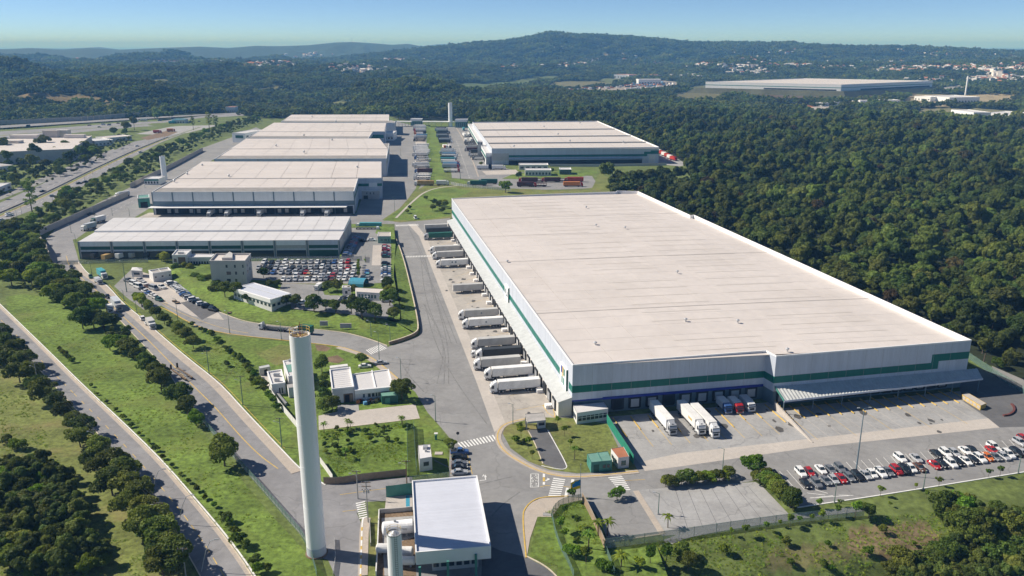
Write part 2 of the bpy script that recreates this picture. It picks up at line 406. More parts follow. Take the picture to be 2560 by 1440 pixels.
# ================================================================ LARGE STRUCTURE: terrain
def pT(pts): return [T(x, y) for x, y in pts]
FOREST_A = poly([(2600,1005),(2530,955),(2465,910)]) + [Vector(p) for p in ((163,300,0),(120,465,0),(99,548,0),(70,575,0))] + poly([(1580,492),(1525,474),(1508,458),(1560,466),(1620,463),(1700,459),(1748,432),(1738,412)]) + [Vector(p) for p in ((166,800,0),(132,1092,0),(100,1125,0),(-60,1125,0),(-60,1400,0),(1500,1400,0),(1500,150,0))]
FOREST_B = poly([(-900,340),(0,306),(200,300),(350,291),(480,282),(600,279),(640,292),(700,296),(725,288),(975,290),(1000,301),(1180,302),(1500,301)]) + [Vector((2500,1500,0)), Vector((9000,9000,0)), Vector((-9000,9000,0)), Vector((-9000,1500,0))]
MEADOWS = [  # (pixel outline on the terrain, base colour)
 ([(1108,213),(1160,208),(1230,205.5),(1300,204),(1345,205),(1330,213),(1290,220),(1220,227),(1150,226)], (.09,.13,.04)),
 ([(1332,223),(1385,206),(1430,203),(1490,203),(1545,208),(1530,216),(1470,220),(1400,225)], (.15,.14,.06)),
 ([(1275,204),(1330,192),(1390,190),(1420,195),(1385,203)], (.1,.13,.045)),
 ([(1480,199),(1540,194),(1600,205),(1560,212)], (.12,.14,.05)),
 ([(985,201),(1005,192),(1040,190),(1068,194),(1050,204)], (.17,.12,.06)),
 ([(1165,196),(1200,185),(1225,182),(1240,188),(1200,197)], (.1,.12,.04)),
 ([(20,243),(90,238),(200,238),(290,242),(300,250),(200,256),(160,266),(120,260),(60,254)], (.17,.125,.055)),
 ([(150,262),(300,256),(360,260),(330,268),(180,270)], (.15,.12,.05)),
 ([(1325,233),(1420,226),(1530,218),(1600,208),(1660,201),(1705,208),(1690,224),(1600,233),(1450,238)], (.3,.26,.22)),
 ([(1640,245),(1700,232),(1800,232),(1830,250),(1720,256)], (.13,.12,.05)),
 ([(1800,232),(2290,232),(2300,240),(2200,252),(2000,256),(1900,252),(1830,240)], (.1,.07,.045)),
 ([(1935,266),(1965,262),(2010,262),(2035,267),(2015,274),(1960,272)], (.45,.17,.08)),
 ([(2010,276),(2040,266),(2100,260),(2160,256),(2250,256),(2250,266),(2120,268),(2060,290),(2030,288)], (.4,.36,.32)),
 ([(2230,262),(2290,236),(2540,238),(2540,262),(2420,268),(2270,268)], (.33,.27,.16)),
 ([(2245,282),(2300,270),(2450,272),(2560,278),(2560,300),(2420,300),(2260,292)], (.2,.19,.1)),
 ([(2270,222),(2400,212),(2450,222),(2380,232),(2290,230)], (.32,.3,.27)),
 ([(2530,320),(2600,318),(2600,352),(2545,345)], (.4,.33,.25)),
 ([(1700,222),(1780,205),(1812,208),(1810,228),(1730,232)], (.12,.13,.055)),
 ([(2380,190),(2480,184),(2560,190),(2560,202),(2440,204)], (.3,.26,.22)),
 ([(950,152),(990,146),(1030,152),(1010,160),(960,160)], (.3,.24,.17)),
 ([z9(1250,1080),z9(1500,1060),z9(1800,1040),z9(1950,1130),z9(1900,1300),z9(1500,1330),z9(1250,1260)], (.2,.15,.085)),
 ([z9(700,1230),z9(1200,1180),z9(1300,1330),z9(900,1400),z9(600,1380)], (.15,.14,.06)),
 ([(1230,290),(1330,283),(1350,287),(1260,297)], (.16,.14,.06)),
 ([(560,225),(680,214),(760,218),(700,228)], (.15,.14,.055)), ([(330,205),(420,200),(460,205),(380,212)], (.13,.13,.05)), ([(760,260),(860,252),(900,257),(800,268)], (.12,.13,.05)), ([(1330,150),(1400,146),(1430,150),(1370,155)], (.2,.18,.1)), ([(1500,140),(1530,137),(1545,143),(1510,147)], (.22,.17,.1)), ([(1560,265),(1640,262),(1660,268),(1590,273)], (.25,.17,.1)),
 ([(870,178),(920,174),(930,184),(880,190)], (.28,.2,.14)),
]
MW = []
for px, c in MEADOWS:
    w = pT(px); MW.append(([(p.x, p.y) for p in w], (min(p.x for p in w), max(p.x for p in w), min(p.y for p in w), max(p.y for p in w)), c))
SITE_EXCL = []     # further places that stay free of wild trees (filled below, as plan polygons)
def in_forest(x, y):
    r = math.hypot(x, y)
    if r < 1400 and not (inpoly(x, y, FOREST_A) or inpoly(x, y, FOREST_B)): return False
    for pg, bb, c in MW:
        if bb[0] <= x <= bb[1] and bb[2] <= y <= bb[3] and inpoly(x, y, pg): return False
    for pg in SITE_EXCL:
        if inpoly(x, y, pg): return False
    return True
def build_terrain():
    az = np.radians(np.concatenate([np.arange(-180,-48,6), np.arange(-46,46.01,.22), np.arange(48,181,6)]))
    r = np.concatenate([np.linspace(1, 110, 12), np.geomspace(118, 16000, 430), [30000, 55000]])
    A, R = np.meshgrid(az, r); X = R*np.sin(A); Y = R*np.cos(A); Z = terrain(X, Y); Z[R > 15000] = -20
    n, m = A.shape; V = np.stack([X, Y, Z], -1).reshape(-1, 3)
    i = np.arange(n-1)[:, None]*m+np.arange(m-1)[None]; i = i.ravel()
    Fc = np.stack([i, i+1, i+m+1, i+m], -1)
    me = bpy.data.meshes.new('ground')
    me.vertices.add(len(V)); me.vertices.foreach_set('co', V.ravel())
    me.loops.add(Fc.size); me.loops.foreach_set('vertex_index', Fc.ravel())
    me.polygons.add(len(Fc)); me.polygons.foreach_set('loop_start', np.arange(len(Fc))*4); me.polygons.foreach_set('loop_total', np.full(len(Fc), 4))
    me.polygons.foreach_set('use_smooth', np.ones(len(Fc), bool)); me.update(calc_edges=True)
    col = np.empty((len(V), 4)); col[:] = (.12, .155, .042, 1)
    rr = R.ravel(); xs = V[:, 0]; ys = V[:, 1]
    far = rr > 1400; col[far, :3] = (.028, .045, .014)
    for k in np.nonzero(~far & (rr > 200))[0]:
        if inpoly(xs[k], ys[k], FOREST_A) or inpoly(xs[k], ys[k], FOREST_B): col[k, :3] = (.022, .03, .012)
    for pg, bb, c in MW:
        for k in np.nonzero((xs >= bb[0]) & (xs <= bb[1]) & (ys >= bb[2]) & (ys <= bb[3]))[0]:
            if inpoly(xs[k], ys[k], pg): col[k, :3] = c
    a = me.color_attributes.new('cover', 'FLOAT_COLOR', 'POINT'); a.data.foreach_set('color', col.ravel())
    m = M('ground', (1,1,1), 1, .32, .06, .4, .1)
    nt = m.node_tree; at = nt.nodes.new('ShaderNodeAttribute'); at.attribute_name = 'cover'
    sc = [q for q in nt.nodes if q.type == 'VECT_MATH'][0]; nt.links.new(at.outputs['Color'], sc.inputs[0])
    # dry and bare patches in the grass
    me.materials.append(m); return struct(link('ground', me))
build_terrain()

# ---------------------------------------------------------------- foliage models
def leaf_cloud(lobes, n, size, seed, tilt=.6, low=-.6, inner=.62):
    """leaf clumps on the skins of many overlapping lobes; returns vertices, faces and one value per face"""
    r = np.random.RandomState(seed); C = np.array([l[:3] for l in lobes]); RA = np.array([l[3:6] for l in lobes])
    w = RA.prod(1)**(2/3); idx = r.choice(len(lobes), n*3, p=w/w.sum())
    d = r.normal(size=(n*3, 3)); d /= np.linalg.norm(d, axis=1)[:, None]; ok = d[:, 2] > low
    d = d[ok]; idx = idx[ok]; p = C[idx]+d*RA[idx]*(1+r.normal(size=(len(d), 1))*.07)
    inside = np.zeros(len(p), bool)
    for k in range(len(lobes)):
        q = ((p-C[k])/RA[k]); inside |= ((q*q).sum(1) < .72) & (idx != k)
    p = p[~inside][:n]; d = d[~inside][:n]; idx = idx[~inside][:n]; k = len(p)
    nr = d/RA[idx]; nr /= np.linalg.norm(nr, axis=1)[:, None]; nr = nr+r.normal(size=(k, 3))*tilt; nr /= np.linalg.norm(nr, axis=1)[:, None]
    t = np.cross(nr, r.normal(size=(k, 3))); t /= np.linalg.norm(t, axis=1)[:, None]; b = np.cross(nr, t)
    s = size*(.6+.8*r.rand(k, 1)); t = t*s; b = b*s*(.55+.4*r.rand(k, 1))
    V = np.stack([p-t, p-b*.9, p+t, p+b*.9], 1).reshape(-1, 3); Fc = np.arange(4*k).reshape(-1, 4)
    lt = r.rand(len(lobes)); val = np.clip(lt[idx]*.65+r.rand(k)*.5-.05, 0, 1)
    return V, Fc, val
def cloud_mesh(name, parts, mat):
    me = bpy.data.meshes.new(name); V = []; Fc = []; val = []; o = 0
    for v, f, a in parts: V.append(v); Fc.append(f+o); val.append(a); o += len(v)
    V = np.concatenate(V); Fc = np.concatenate(Fc); val = np.concatenate(val)
    me.vertices.add(len(V)); me.vertices.foreach_set('co', V.ravel())
    me.loops.add(Fc.size); me.loops.foreach_set('vertex_index', Fc.ravel())
    me.polygons.add(len(Fc)); me.polygons.foreach_set('loop_start', np.arange(len(Fc))*4); me.polygons.foreach_set('loop_total', np.full(len(Fc), 4))
    me.update(calc_edges=True)
    a = me.attributes.new('leaf', 'FLOAT', 'FACE'); a.data.foreach_set('value', val.astype(np.float32))
    me.materials.append(MATS[mat]); return me
def crown_lobes(seed, R, H, z0, n, flat=.75):
    """lobes filling a rounded crown of radius R, from z0 to z0+H"""
    r = random.Random(seed); L = [(r.uniform(-.1,.1)*R, r.uniform(-.1,.1)*R, z0+H*.48, R*.5, R*.5, H*.4)]; ph = r.uniform(0, 6.28)
    for i in range(n):
        a = i*2.4+r.random()*1.4; u = math.sqrt((i+.6)/n); q = R*.74*u*(1+.28*math.sin(2*a+ph))*r.uniform(.8, 1.15)
        zz = z0+H*(.40+.42*math.sqrt(max(0, 1-u*u)))+r.uniform(-.2, .16)*H
        s = R*r.uniform(.18, .4); L.append((q*math.cos(a), q*math.sin(a), zz, s, s, s*flat*r.uniform(.8, 1.15)))
    return L
def trunk_mesh(name, h, r0, R, H, seed, limbs=5):
    r = random.Random(seed); b = MB(); top = (r.uniform(-.15,.15)*h, r.uniform(-.15,.15)*h*.5, h)
    b.tube((0,0,-.3), (top[0]*.5, top[1]*.5, h*.55), r0, r0*.8, 7, False); b.tube((top[0]*.5, top[1]*.5, h*.55), top, r0*.8, r0*.6, 7, False)
    for i in range(limbs):
        a = i*2*math.pi/limbs+r.random(); q = R*r.uniform(.4, .65)
        e = (top[0]+q*math.cos(a), top[1]+q*math.sin(a), h+H*r.uniform(.25, .55)); b.tube(top, e, r0*.5, r0*.18, 5, False)
    return b.mesh(name, 'bark')
NEAR_TREES = []; FOREST_TREES = []; BRIGHT_TREES = []; SHRUBS = []; SAPLINGS = []; PALMS = []; TALL = []; DRY = []
def proto_tree(label, R, H, h, seed, n, size, mat, lobes, store, name='tree', cat='tree', limbs=5, r0=None, tilt=.55, flat=.75):
    t = thing(name, label, cat); cl = crown_lobes(seed, R, H, h*.8, lobes, flat)
    link('trunk', trunk_mesh('trunk', h, r0 or .05*R+.06, R, H, seed, limbs), t)
    link('crown', cloud_mesh('crown', [leaf_cloud(cl, n, size, seed, tilt)], mat), t); store.append(Proto(t)); return t
for i in range(8): proto_tree('tree', 4.2, 5.6, 1.9, 40+i, 2600, .31, 'leaf_tree', 24, NEAR_TREES, tilt=.85, flat=.7)
for i in range(2): proto_tree('tree', 4.2, 5.4, 1.9, 60+i, 2600, .31, 'leaf_bright', 24, BRIGHT_TREES, tilt=.85, flat=.7)
for i in range(6): proto_tree('tree', 4.7, 7.2, 6.0, 80+i, 1700, .46, 'leaf_forest', 9+i, FOREST_TREES, tilt=.42, flat=.85)
for i in range(2): proto_tree('tree', 4.2, 6.0, 6.0, 95+i, 900, .50, 'leaf_dry', 12, DRY, flat=.7)
for i in range(3): proto_tree('shrub', 1.3, 1.7, .5, 120+i, 620, .2, ('leaf_bright','leaf_tree','leaf_bright')[i], 9, SHRUBS, name='shrub', cat='shrub', limbs=3, r0=.05)
for i in range(3): proto_tree('young tree', 1.1, 1.7, 2.0, 140+i, 260, .22, 'leaf_bright', 6, SAPLINGS, name='sapling', cat='young tree', limbs=4, r0=.06, tilt=1.0)
def tall_tree(seed):
    r = random.Random(seed); t = thing('tall_tree', 'tall', 'tree'); b = MB(); b.tube((0,0,-.5), (.3,0,22), .45, .12, 8, False); L = []
    for i in range(16):
        z = 9+i*.95; a = i*2.4; q = r.uniform(1.2, 4.2)*(1-.35*i/16); e = (q*math.cos(a), q*math.sin(a), z+.8)
        b.tube((.02*i, 0, z-.6), e, .12, .05, 5, False); s = r.uniform(.9, 1.7); L.append((*e, s*1.2, s*1.2, s*.7))
    link('trunk', b.mesh('trunk', 'bark'), t); link('crown', cloud_mesh('crown', [leaf_cloud(L, 1500, .38, seed, .9, -1)], 'leaf_tree'), t); TALL.append(Proto(t))
tall_tree(3); tall_tree(9)
def palm(seed):
    r = random.Random(seed); t = thing('palm_tree', 'palm', 'palm'); b = MB(); b.tube((0,0,-.2), (.1,.05,3.4), .13, .1, 7); link('trunk', b.mesh('trunk', 'bark'), t)
    V = []; Fc = []; val = []
    for i in range(13):
        a = i*2*math.pi/13+r.random()*.3; ln = r.uniform(1.6, 2.3); up = r.uniform(.2, 1.1); prev = None
        for k in range(7):
            u = k/6; p = np.array([.1+math.cos(a)*ln*u, .05+math.sin(a)*ln*u, 3.4+up*math.sin(u*2.6)-1.1*u*u]); w = .24*math.sin(min(1, u*1.1+.12)*math.pi)+.03
            sd = np.array([-math.sin(a), math.cos(a), -.5])*w; sd2 = np.array([math.sin(a), -math.cos(a), -.5])*w
            if prev is not None:
                for s in (0, 1):
                    k0 = len(V); V += [prev[0], prev[1+s], (sd, sd2)[s]+p, p]; Fc.append([k0, k0+1, k0+2, k0+3]); val.append(r.random())
            prev = (p, p+sd, p+sd2)
    link('crown', cloud_mesh('crown', [(np.array(V), np.array(Fc), np.array(val))], 'leaf_bright'), t); PALMS.append(Proto(t))
palm(1); palm(2)
def grove_mesh(seed):
    r = random.Random(seed); parts = []
    for i in range(9):
        x, y = r.uniform(-12, 12), r.uniform(-12, 12); R = r.uniform(3.6, 6.2); H = R*r.uniform(1.1, 1.5)
        L = [(q[0]+x, q[1]+y, q[2], *q[3:]) for q in crown_lobes(seed*20+i, R, H, r.uniform(1.5, 5), 6)]
        parts.append(leaf_cloud(L, 150, 1.25, seed*20+i, .4))
    return cloud_mesh('crown', parts, 'leaf_forest')

def gn_scatter(name, pts, scl, zs, rot, idx, sources, label, cat=None):
    """one object: the sources' crowns stood on every point"""
    me = bpy.data.meshes.new(name); me.from_pydata([tuple(p) for p in pts], [], [])
    for nm, dat, ty in (('scl', scl, 'FLOAT'), ('zs', zs, 'FLOAT'), ('rot', rot, 'FLOAT'), ('pick', idx, 'INT')):
        a = me.attributes.new(nm, ty, 'POINT'); a.data.foreach_set('value', dat)
    o = link(name, me); ng = bpy.data.node_groups.new(name, 'GeometryNodeTree')
    ng.interface.new_socket('Geometry', in_out='INPUT', socket_type='NodeSocketGeometry'); ng.interface.new_socket('Geometry', in_out='OUTPUT', socket_type='NodeSocketGeometry')
    N = ng.nodes; L = ng.links; gi = N.new('NodeGroupInput'); go = N.new('NodeGroupOutput'); j = N.new('GeometryNodeJoinGeometry')
    for s in reversed(sources):
        q = N.new('GeometryNodeObjectInfo'); q.inputs['Object'].default_value = s; q.inputs['As Instance'].default_value = True; q.transform_space = 'ORIGINAL'; L.new(q.outputs['Geometry'], j.inputs[0])
    ip = N.new('GeometryNodeInstanceOnPoints'); ip.inputs['Pick Instance'].default_value = True
    def at(nm, ty):
        n = N.new('GeometryNodeInputNamedAttribute'); n.data_type = ty; n.inputs['Name'].default_value = nm; return n.outputs['Attribute']
    cx = N.new('ShaderNodeCombineXYZ'); L.new(at('rot', 'FLOAT'), cx.inputs[2])
    L.new(gi.outputs[0], ip.inputs['Points']); L.new(j.outputs[0], ip.inputs['Instance']); L.new(at('pick', 'INT'), ip.inputs['Instance Index'])
    L.new(cx.outputs[0], ip.inputs['Rotation']); sx = N.new('ShaderNodeCombineXYZ'); sa, sz = at('scl', 'FLOAT'), at('zs', 'FLOAT'); L.new(sa, sx.inputs[0]); L.new(sa, sx.inputs[1]); L.new(sz, sx.inputs[2]); L.new(sx.outputs[0], ip.inputs['Scale']); L.new(ip.outputs[0], go.inputs[0])
    md = o.modifiers.new('scatter', 'NODES'); md.node_group = ng
    o['kind'] = 'stuff'; o['label'] = label; return o

# ================================================================ roads, yards, lawns (each sheet a little above the one below)
PL = 2.0                                                            # level of the car park terrace
# --- public road at the left edge of the photograph
RR = [(-60,705),z4(30,870),z4(340,1170),z7(600,0),z7(890,270),z7(1200,570),z7(1500,920),z7(1700,1160),z7(1890,1428),(700,1560)]
RL = [(-60,772),(0,820),(60,885),(122,950),(190,1025),(262,1105),(340,1197),(418,1300),(500,1440),(560,1560)]
sheet('public_road', RL+RR[::-1], .03, 'asphalt_road')
ribbon('edge_line', RR, .1, .5, .04, .05, 'white_paint'); ribbon('verge', RR, -1.2, .0, .02, .034, 'sidewalk')
ribbon('kerb', RR, -.35, -.1, 0, .13, 'kerb'); ribbon('kerb', RL, .0, .25, 0, .12, 'kerb')
dashes('centre_line', [((a[0]+b[0])/2-6, (a[1]+b[1])/2) for a, b in zip(RL, RR)], .18, 3, 5, .045, 'yellow_paint')
# --- access road past the trees
AL = [(330,470),(225,535),(150,575),(118,600),(112,622),(122,650),(146,672),(188,704),(249,747),(302,804),(363,868),(420,930),(468,1005),(520,1070),(571,1130),(628,1194),(672,1244),(769,1358),(800,1395)]
AR = [(405,470),(300,530),(205,575),(182,600),(198,655),(216,680),(240,697),(269,713),(309,759),(346,787),(403,838),(470,895),(551,958),(615,1029),(705,1123),(756,1177),(815,1212),(890,1204),(1030,1190)]
JUNC = [(815,1212),(890,1204),(1030,1188),(1040,1250),(905,1255),(893,1285),(905,1330),(900,1440),(905,1600),(830,1600),(838,1440),(820,1400),(800,1395)]
sheet('access_road', AL+JUNC[::-1][0:0]+[(820,1400),(838,1440),(830,1600),(905,1600),(905,1440),(912,1330),(893,1285),(905,1255),(1040,1250),(1030,1190)]+AR[::-1][1:], .034, 'asphalt_road')
ribbon('sidewalk', AR[4:16], -3.0, -.35, 0, .12, 'sidewalk'); ribbon('kerb', AR[4:17], -.35, .0, 0, .14, 'white_paint')
ribbon('edge_line', AR[7:15], .7, .85, .04, .052, 'yellow_paint')
ribbon('kerb', AL[4:19], .0, .3, 0, .13, 'kerb')
MID = [((a[0]*.43+b[0]*.57), (a[1]*.43+b[1]*.57)) for a, b in zip(AL[4:12], AR[3:11])]
ribbon('centre_line', [(166,640),(172,665),(208,700),(255,738),(305,790),(355,835),(415,895),(480,962),(540,1020),(600,1090),(650,1140),(695,1172)], -.14, .14, .05, .056, 'yellow_paint')
ribbon('sidewalk', [(95,596),(105,585),(150,558),(230,522),(300,490)], -.2, 1.8, 0, .12, 'sidewalk')
# --- internal lane from the gatehouse to the main yard
LU = [z4(1230,650),(440,716),(490,750),z4(1620,890),z4(1800,960),z4(1950,985),(720,818),z5(0,1040),z5(150,1075),(935,852),z5(350,1145)]
LL = [(318,745),(360,775),z4(1200,845),z4(1450,1000),z4(1700,1060),z4(2180,1110),z5(0,1150),z5(100,1180),z5(220,1220),z5(340,1310),z5(450,1405)]
sheet('internal_lane', LU+LL[::-1]+[(285,715),(330,672),(360,690)], .038, 'asphalt')
ribbon('kerb', LU[3:], -.1, .25, 0, .16, 'kerb'); ribbon('kerb', LL[1:], -.25, .1, 0, .16, 'yellow_paint')
ribbon('sidewalk', LL[6:], -2.2, -.25, 0, .13, 'sidewalk')
sheet('parking_apron', [(330,672),(413,698),(470,735),(540,775),(560,800),(480,790),(420,760),(398,752),(340,712)], .043, 'concrete_pale')
sheet('resurfaced_patch', [(452,757),(478,750),(545,780),(505,800)], .05, 'asphalt_dark')
ribbon('lane_line', [(405,757),(440,778),(500,802),(560,822),(620,833)], -.1, .1, .05, .055, 'yellow_paint')
ribbon('lane_line', [(345,715),(405,750),(420,760)], -.1, .1, .05, .056, 'yellow_paint')
# --- main yard between the car park terrace and the big warehouse
YL = [(1052,470),(1010,520),(985,548),z5(410,300),z5(470,480),z5(560,830),z5(600,1030),z5(590,1070),z5(480,1115),z5(370,1148)]
KE = [z5(450,1405),z8(560,60),z8(640,200),z8(740,310),z8(830,420),(1125,1105),(1122,1195),(1030,1200),(1040,1250),(1035,1450),(1330,1450),(1313,1385),z8(1365,990),z8(1370,940),z8(1420,880),z8(1500,845),z8(1700,840),(1560,1250)]
WALLB = [Vector((-43,560,0)), Vector((-39.5,516,0)), Vector((19,229,0)), Vector((83,241.5,0)), Vector((84,236,0)), Vector((152,250,0))]
yard = poly(YL+LL[8:10])[:-2] + poly(LL[8:]) + poly(KE[1:]) + poly([(2040,1180),(2560,1100),(2700,1080),(2700,1010),(2480,915)]) + [Vector((165,262,0))] + WALLB[::-1] + poly([(1080,545),(1040,490)])
sheet('main_yard', [(p.x, p.y) for p in yard], .036, 'asphalt', px=False)
CS0 = [(1020,560),z5(590,330),z5(1010,1400),z8(1150,360)]; CS1 = [(1040,560),z5(640,330),z5(1100,1400),z8(1230,290)]
sheet('concrete_strip', CS0+CS1[::-1], .046, 'concrete_pale')
db = poly([z5(640,330),z5(1100,1400),z8(1230,290),z8(1380,268),(1400,1048)])+[Vector((19,231,0)), Vector((-36,505,0))]
sheet('dock_apron', [(p.x, p.y) for p in db], .042, 'concrete_yard', px=False)
for k in range(46):                                               # painted bay lines in front of the side docks
    u = (k+.5)/46; a = Vector((-36,500,0)).lerp(Vector((18,233,0)), u); b = P(*z5(660,345)).lerp(P(*z8(1230,300)), u)
    if k % 2 == 0: ribbon('bay_line', None, -.07, .07, .05, .055, 'yellow_paint', pts=[b.lerp(a, .25), b.lerp(a, .8)])
for k in range(7):                                               # tyre tracks along the yard
    u = k/13; o = rnd.uniform(-6, 6); A_ = [Vector(a).lerp(Vector(c_), rnd.uniform(.1,.9)) for a, c_ in (((1000,560),(1038,560)),((1020,640),(1080,640)),((1050,760),(1130,760)),((1060,860),(1165,860)),((1060,960),(1196,960)),((1100,1060),(1240,1060)))]
    i0 = rnd.randint(0, 2); ribbon('tyre_track', [(q.x+rnd.uniform(-4,4), q.y) for q in A_[i0:i0+rnd.randint(3,4)]], -.18, .18, .0492+k*.0001, .0492+k*.0001, 'tyre_track')
for px, w in (((1085,1150,1180,1190),0), ((1130,1230,1290,1190),1), ((1000,900,1060,980),2), ((1230,1290,1300,1230),3)):
    ribbon('tyre_track', [(px[0],px[1]), ((px[0]+px[2])/2-8, (px[1]+px[3])/2), (px[2],px[3])], -.2, .2, .0515, .0515+w*.0002, 'tyre_track')
for k in range(60):                                               # oil stains in the bays
    if k < 34: p = Vector((-36,500,0)).lerp(Vector((18,233,0)), rnd.random())+Vector((-rnd.uniform(6,22), rnd.uniform(-3,2), 0))
    else: p = P(rnd.uniform(1600,2350), 1040)+Vector((0, rnd.uniform(-14, 6), 0))
    r_ = rnd.uniform(.35, 1.3); n_ = 9; b = MB(); ph = rnd.random()*6; b.cap([(p.x+r_*rnd.uniform(.6,1.2)*math.cos(q*6.283/n_), p.y+1.6*r_*rnd.uniform(.6,1.2)*math.sin(q*6.283/n_)) for q in range(n_)], .0535+k*.00005); struct(b.obj('oil_stain', 'oil_stain'))
# front yard
fr = poly([(1505,1060),(1700,1134),(1600,1200),(1640,1180),(1700,1166.6),(1860,1143),(2036,1118),(2200,1098),(2499,1069),(2560,1062),(2640,1050),(2640,1000),(2480,925),(2440,920)])
fy = poly([(1520,1065),(1610,1172),(1700,1164),(2036,1117),(2499,1069),(2470,1046),(2400,1000)]) + [Vector((150,251,0)), Vector((84,237,0)), Vector((83,242,0)), Vector((35,232,0))]
sheet('front_apron', [(p.x, p.y) for p in fy], .044, 'concrete_grey', px=False)
sheet('concrete_strip', [(1600,1155),(1700,1133),(1922,1109),(2330,1062),(2470,1046),(2499,1069),(2036,1118),(1700,1166.6),(1612,1178)], .05, 'concrete_pale')
sheet('side_road', [(2440,918),(2478,930),(2560,985),(2640,1040),(2640,1065),(2499,1069),(2470,1046),(2410,1005),(2395,960)], .052, 'asphalt_dark')
# car park beside the lower grass bank
sheet('roadside_car_park', [(1940,1176),(2100,1166),(2300,1118),(2480,1075),(2560,1062),(2700,1045),(2700,1160),z9(2560,655),z9(1480,830),z9(1140,880),z9(870,920),(1965,1230)], .048, 'asphalt')
ribbon('kerb', [z9(870,920),z9(1140,880),z9(1480,830),z9(2560,655),(2700,1157)], -.25, .1, 0, .14, 'white_paint')
def stall(a, b, w=.12, mat='white_paint', z=.06, base=0): ribbon('bay_line', None, -w/2, w/2, z, z+.004, mat, pts=[P(*a, base), P(*b, base)], base=base)
LOT = []
for k in range(34):
    u = k/33; a = Vector(z9(740,650)).lerp(Vector(z9(2560,400)), u); d = Vector(z9(870,795))-Vector(z9(740,650)); d = d*(1-.1*u)
    stall(a, a+d)
for a, b in (((940,770),(1100,815)),((945,812),(1080,828)),((965,850),(1140,832)),((1000,848),(1290,830)),((1180,828),(1270,830))): stall(z9(*a), z9(*b), .2)
# concrete lots below the front road
sheet('concrete_lot', [z8(2220,790),z9(560,730),z9(610,760),z9(825,985),z9(350,1075),z9(20,1120),(1655,1340)], .046, 'concrete_grey')
for k in range(7): stall(z9(-40+k*90,770-k*2), z9(60+k*112,1085-k*12), .1, 'asphalt_dark', .052)
sheet('small_lot', [z8(1830,860),z8(2010,800),z8(2220,795),z8(2420,1115),z8(1995,1180),(1500,1300)], .044, 'asphalt')
ribbon('kerb', [z8(2220,795),z8(2420,1115)], -1.4, .1, 0, .13, 'sidewalk'); ribbon('kerb', [z8(2420,1115),z8(1975,1180)], -.2, .2, 0, .12, 'kerb')
ribbon('sidewalk', [z9(-90,1230-40),z9(80,1120),z9(830,1000),z9(1370,935)], -.6, 1.6, 0, .06, 'concrete_grey')
# lawns and islands
isl = [z8(1210,370),z8(1240,300),z8(1390,268),z8(1530,250),z8(1750,255),z8(1990,300),z8(2070,470),z8(2190,600),z8(2215,645),z8(1760,665),z8(1560,640),z8(1400,575),z8(1270,480)]
sheet('lawn', isl, .075, 'lawn_dry'); ribbon('sidewalk', [z8(1375,268),z8(1240,300),z8(1195,360),z8(1190,420),z8(1240,500),z8(1400,600),z8(1550,660),z8(1760,690),z8(2215,645)], -1.5, .3, 0, .13, 'sidewalk')
ribbon('kerb', [z8(1380,260),z8(1222,296),z8(1172,360),z8(1170,425),z8(1225,510),z8(1390,612),z8(1545,675),z8(1760,702),z8(2220,652)], -.12, .18, 0, .16, 'yellow_paint')
sheet('weighbridge_lane', [z8(1390,345),z8(1530,330),z8(1560,350),z8(1688,610),z8(1680,632),z8(1640,640),z8(1520,600),z8(1440,420)], .085, 'asphalt_dark')
ribbon('kerb', [z8(1545,345),z8(1690,605),z8(1684,632),z8(1640,640),z8(1500,610)], -.12, .12, 0, .15, 'white_paint'); ribbon('kerb', [z8(1400,350),z8(1450,440),z8(1510,595)], -.12, .12, 0, .15, 'kerb')
lw = [z8(1410,1290),z8(1470,990),z8(1580,990),z8(1640,900),z8(1800,865),z8(1850,930),z8(1970,1225),(1520,1372),(1640,1362),(1680,1470),(1390,1470),(1395,1415)]
sheet('lawn', lw, .07, 'lawn'); sheet('paved_corner', [z8(1365,995),z8(1370,945),z8(1420,885),z8(1500,848),z8(1700,842),z8(1800,850),z8(1800,866),z8(1640,900),z8(1580,992),z8(1470,990),z8(1415,1150),z8(1392,1280),z8(1370,1100)], .066, 'sidewalk')
ribbon('kerb', [z8(1385,1295),z8(1365,1080),z8(1362,990),z8(1368,940),z8(1418,878),z8(1500,842),z8(1700,836)], -.15, .15, 0, .15, 'yellow_paint')
sheet('exit_lane', [z8(1060,1180),z8(1190,1240),z8(1390,1290),z8(1520,1360),z8(1620,1440),(1400,1560),(1200,1560)], .05, 'asphalt_dark'); ribbon('kerb', [z8(1390,1285),z8(1500,1340),z8(1570,1390),z8(1625,1450)], -.12, .18, 0, .15, 'kerb')
# gas yard beside the gate canopy
sheet('gas_yard', [zf(487,575),zf(955,540),zf(1000,1440),zf(445,1440)], .06, 'soil'); sheet('paved_court', [zf(585,350),zf(945,320),zf(955,535),zf(560,562)], .064, 'concrete_pale'); sheet('gas_yard_slab', [zf(520,640),zf(960,610),zf(985,900),zf(800,960),zf(820,1440),zf(560,1440)], .068, 'concrete_grey')
sheet('lawn', [zf(370,640),zf(480,600),zf(450,1440),zf(335,1440)], .056, 'lawn_dry'); sheet('gate_mat', [zf(857,325),zf(910,322),zf(912,522),zf(858,525)], .072, 'canvas_blue')
ribbon('sidewalk', [zf(300,640),zf(270,800),zf(262,1100),zf(250,1440)], -.9, 1.2, 0, .12, 'sidewalk'); ribbon('kerb', [zf(265,640),zf(250,720),zf(240,1000),zf(225,1440)], -.15, .2, 0, .15, 'white_paint')
for k in range(6): mark_ = ribbon('kerb_mark', [zf(248-k*4,770+k*130),zf(246-k*4,820+k*130)], -.16, .21, .15, .155, 'yellow_paint')
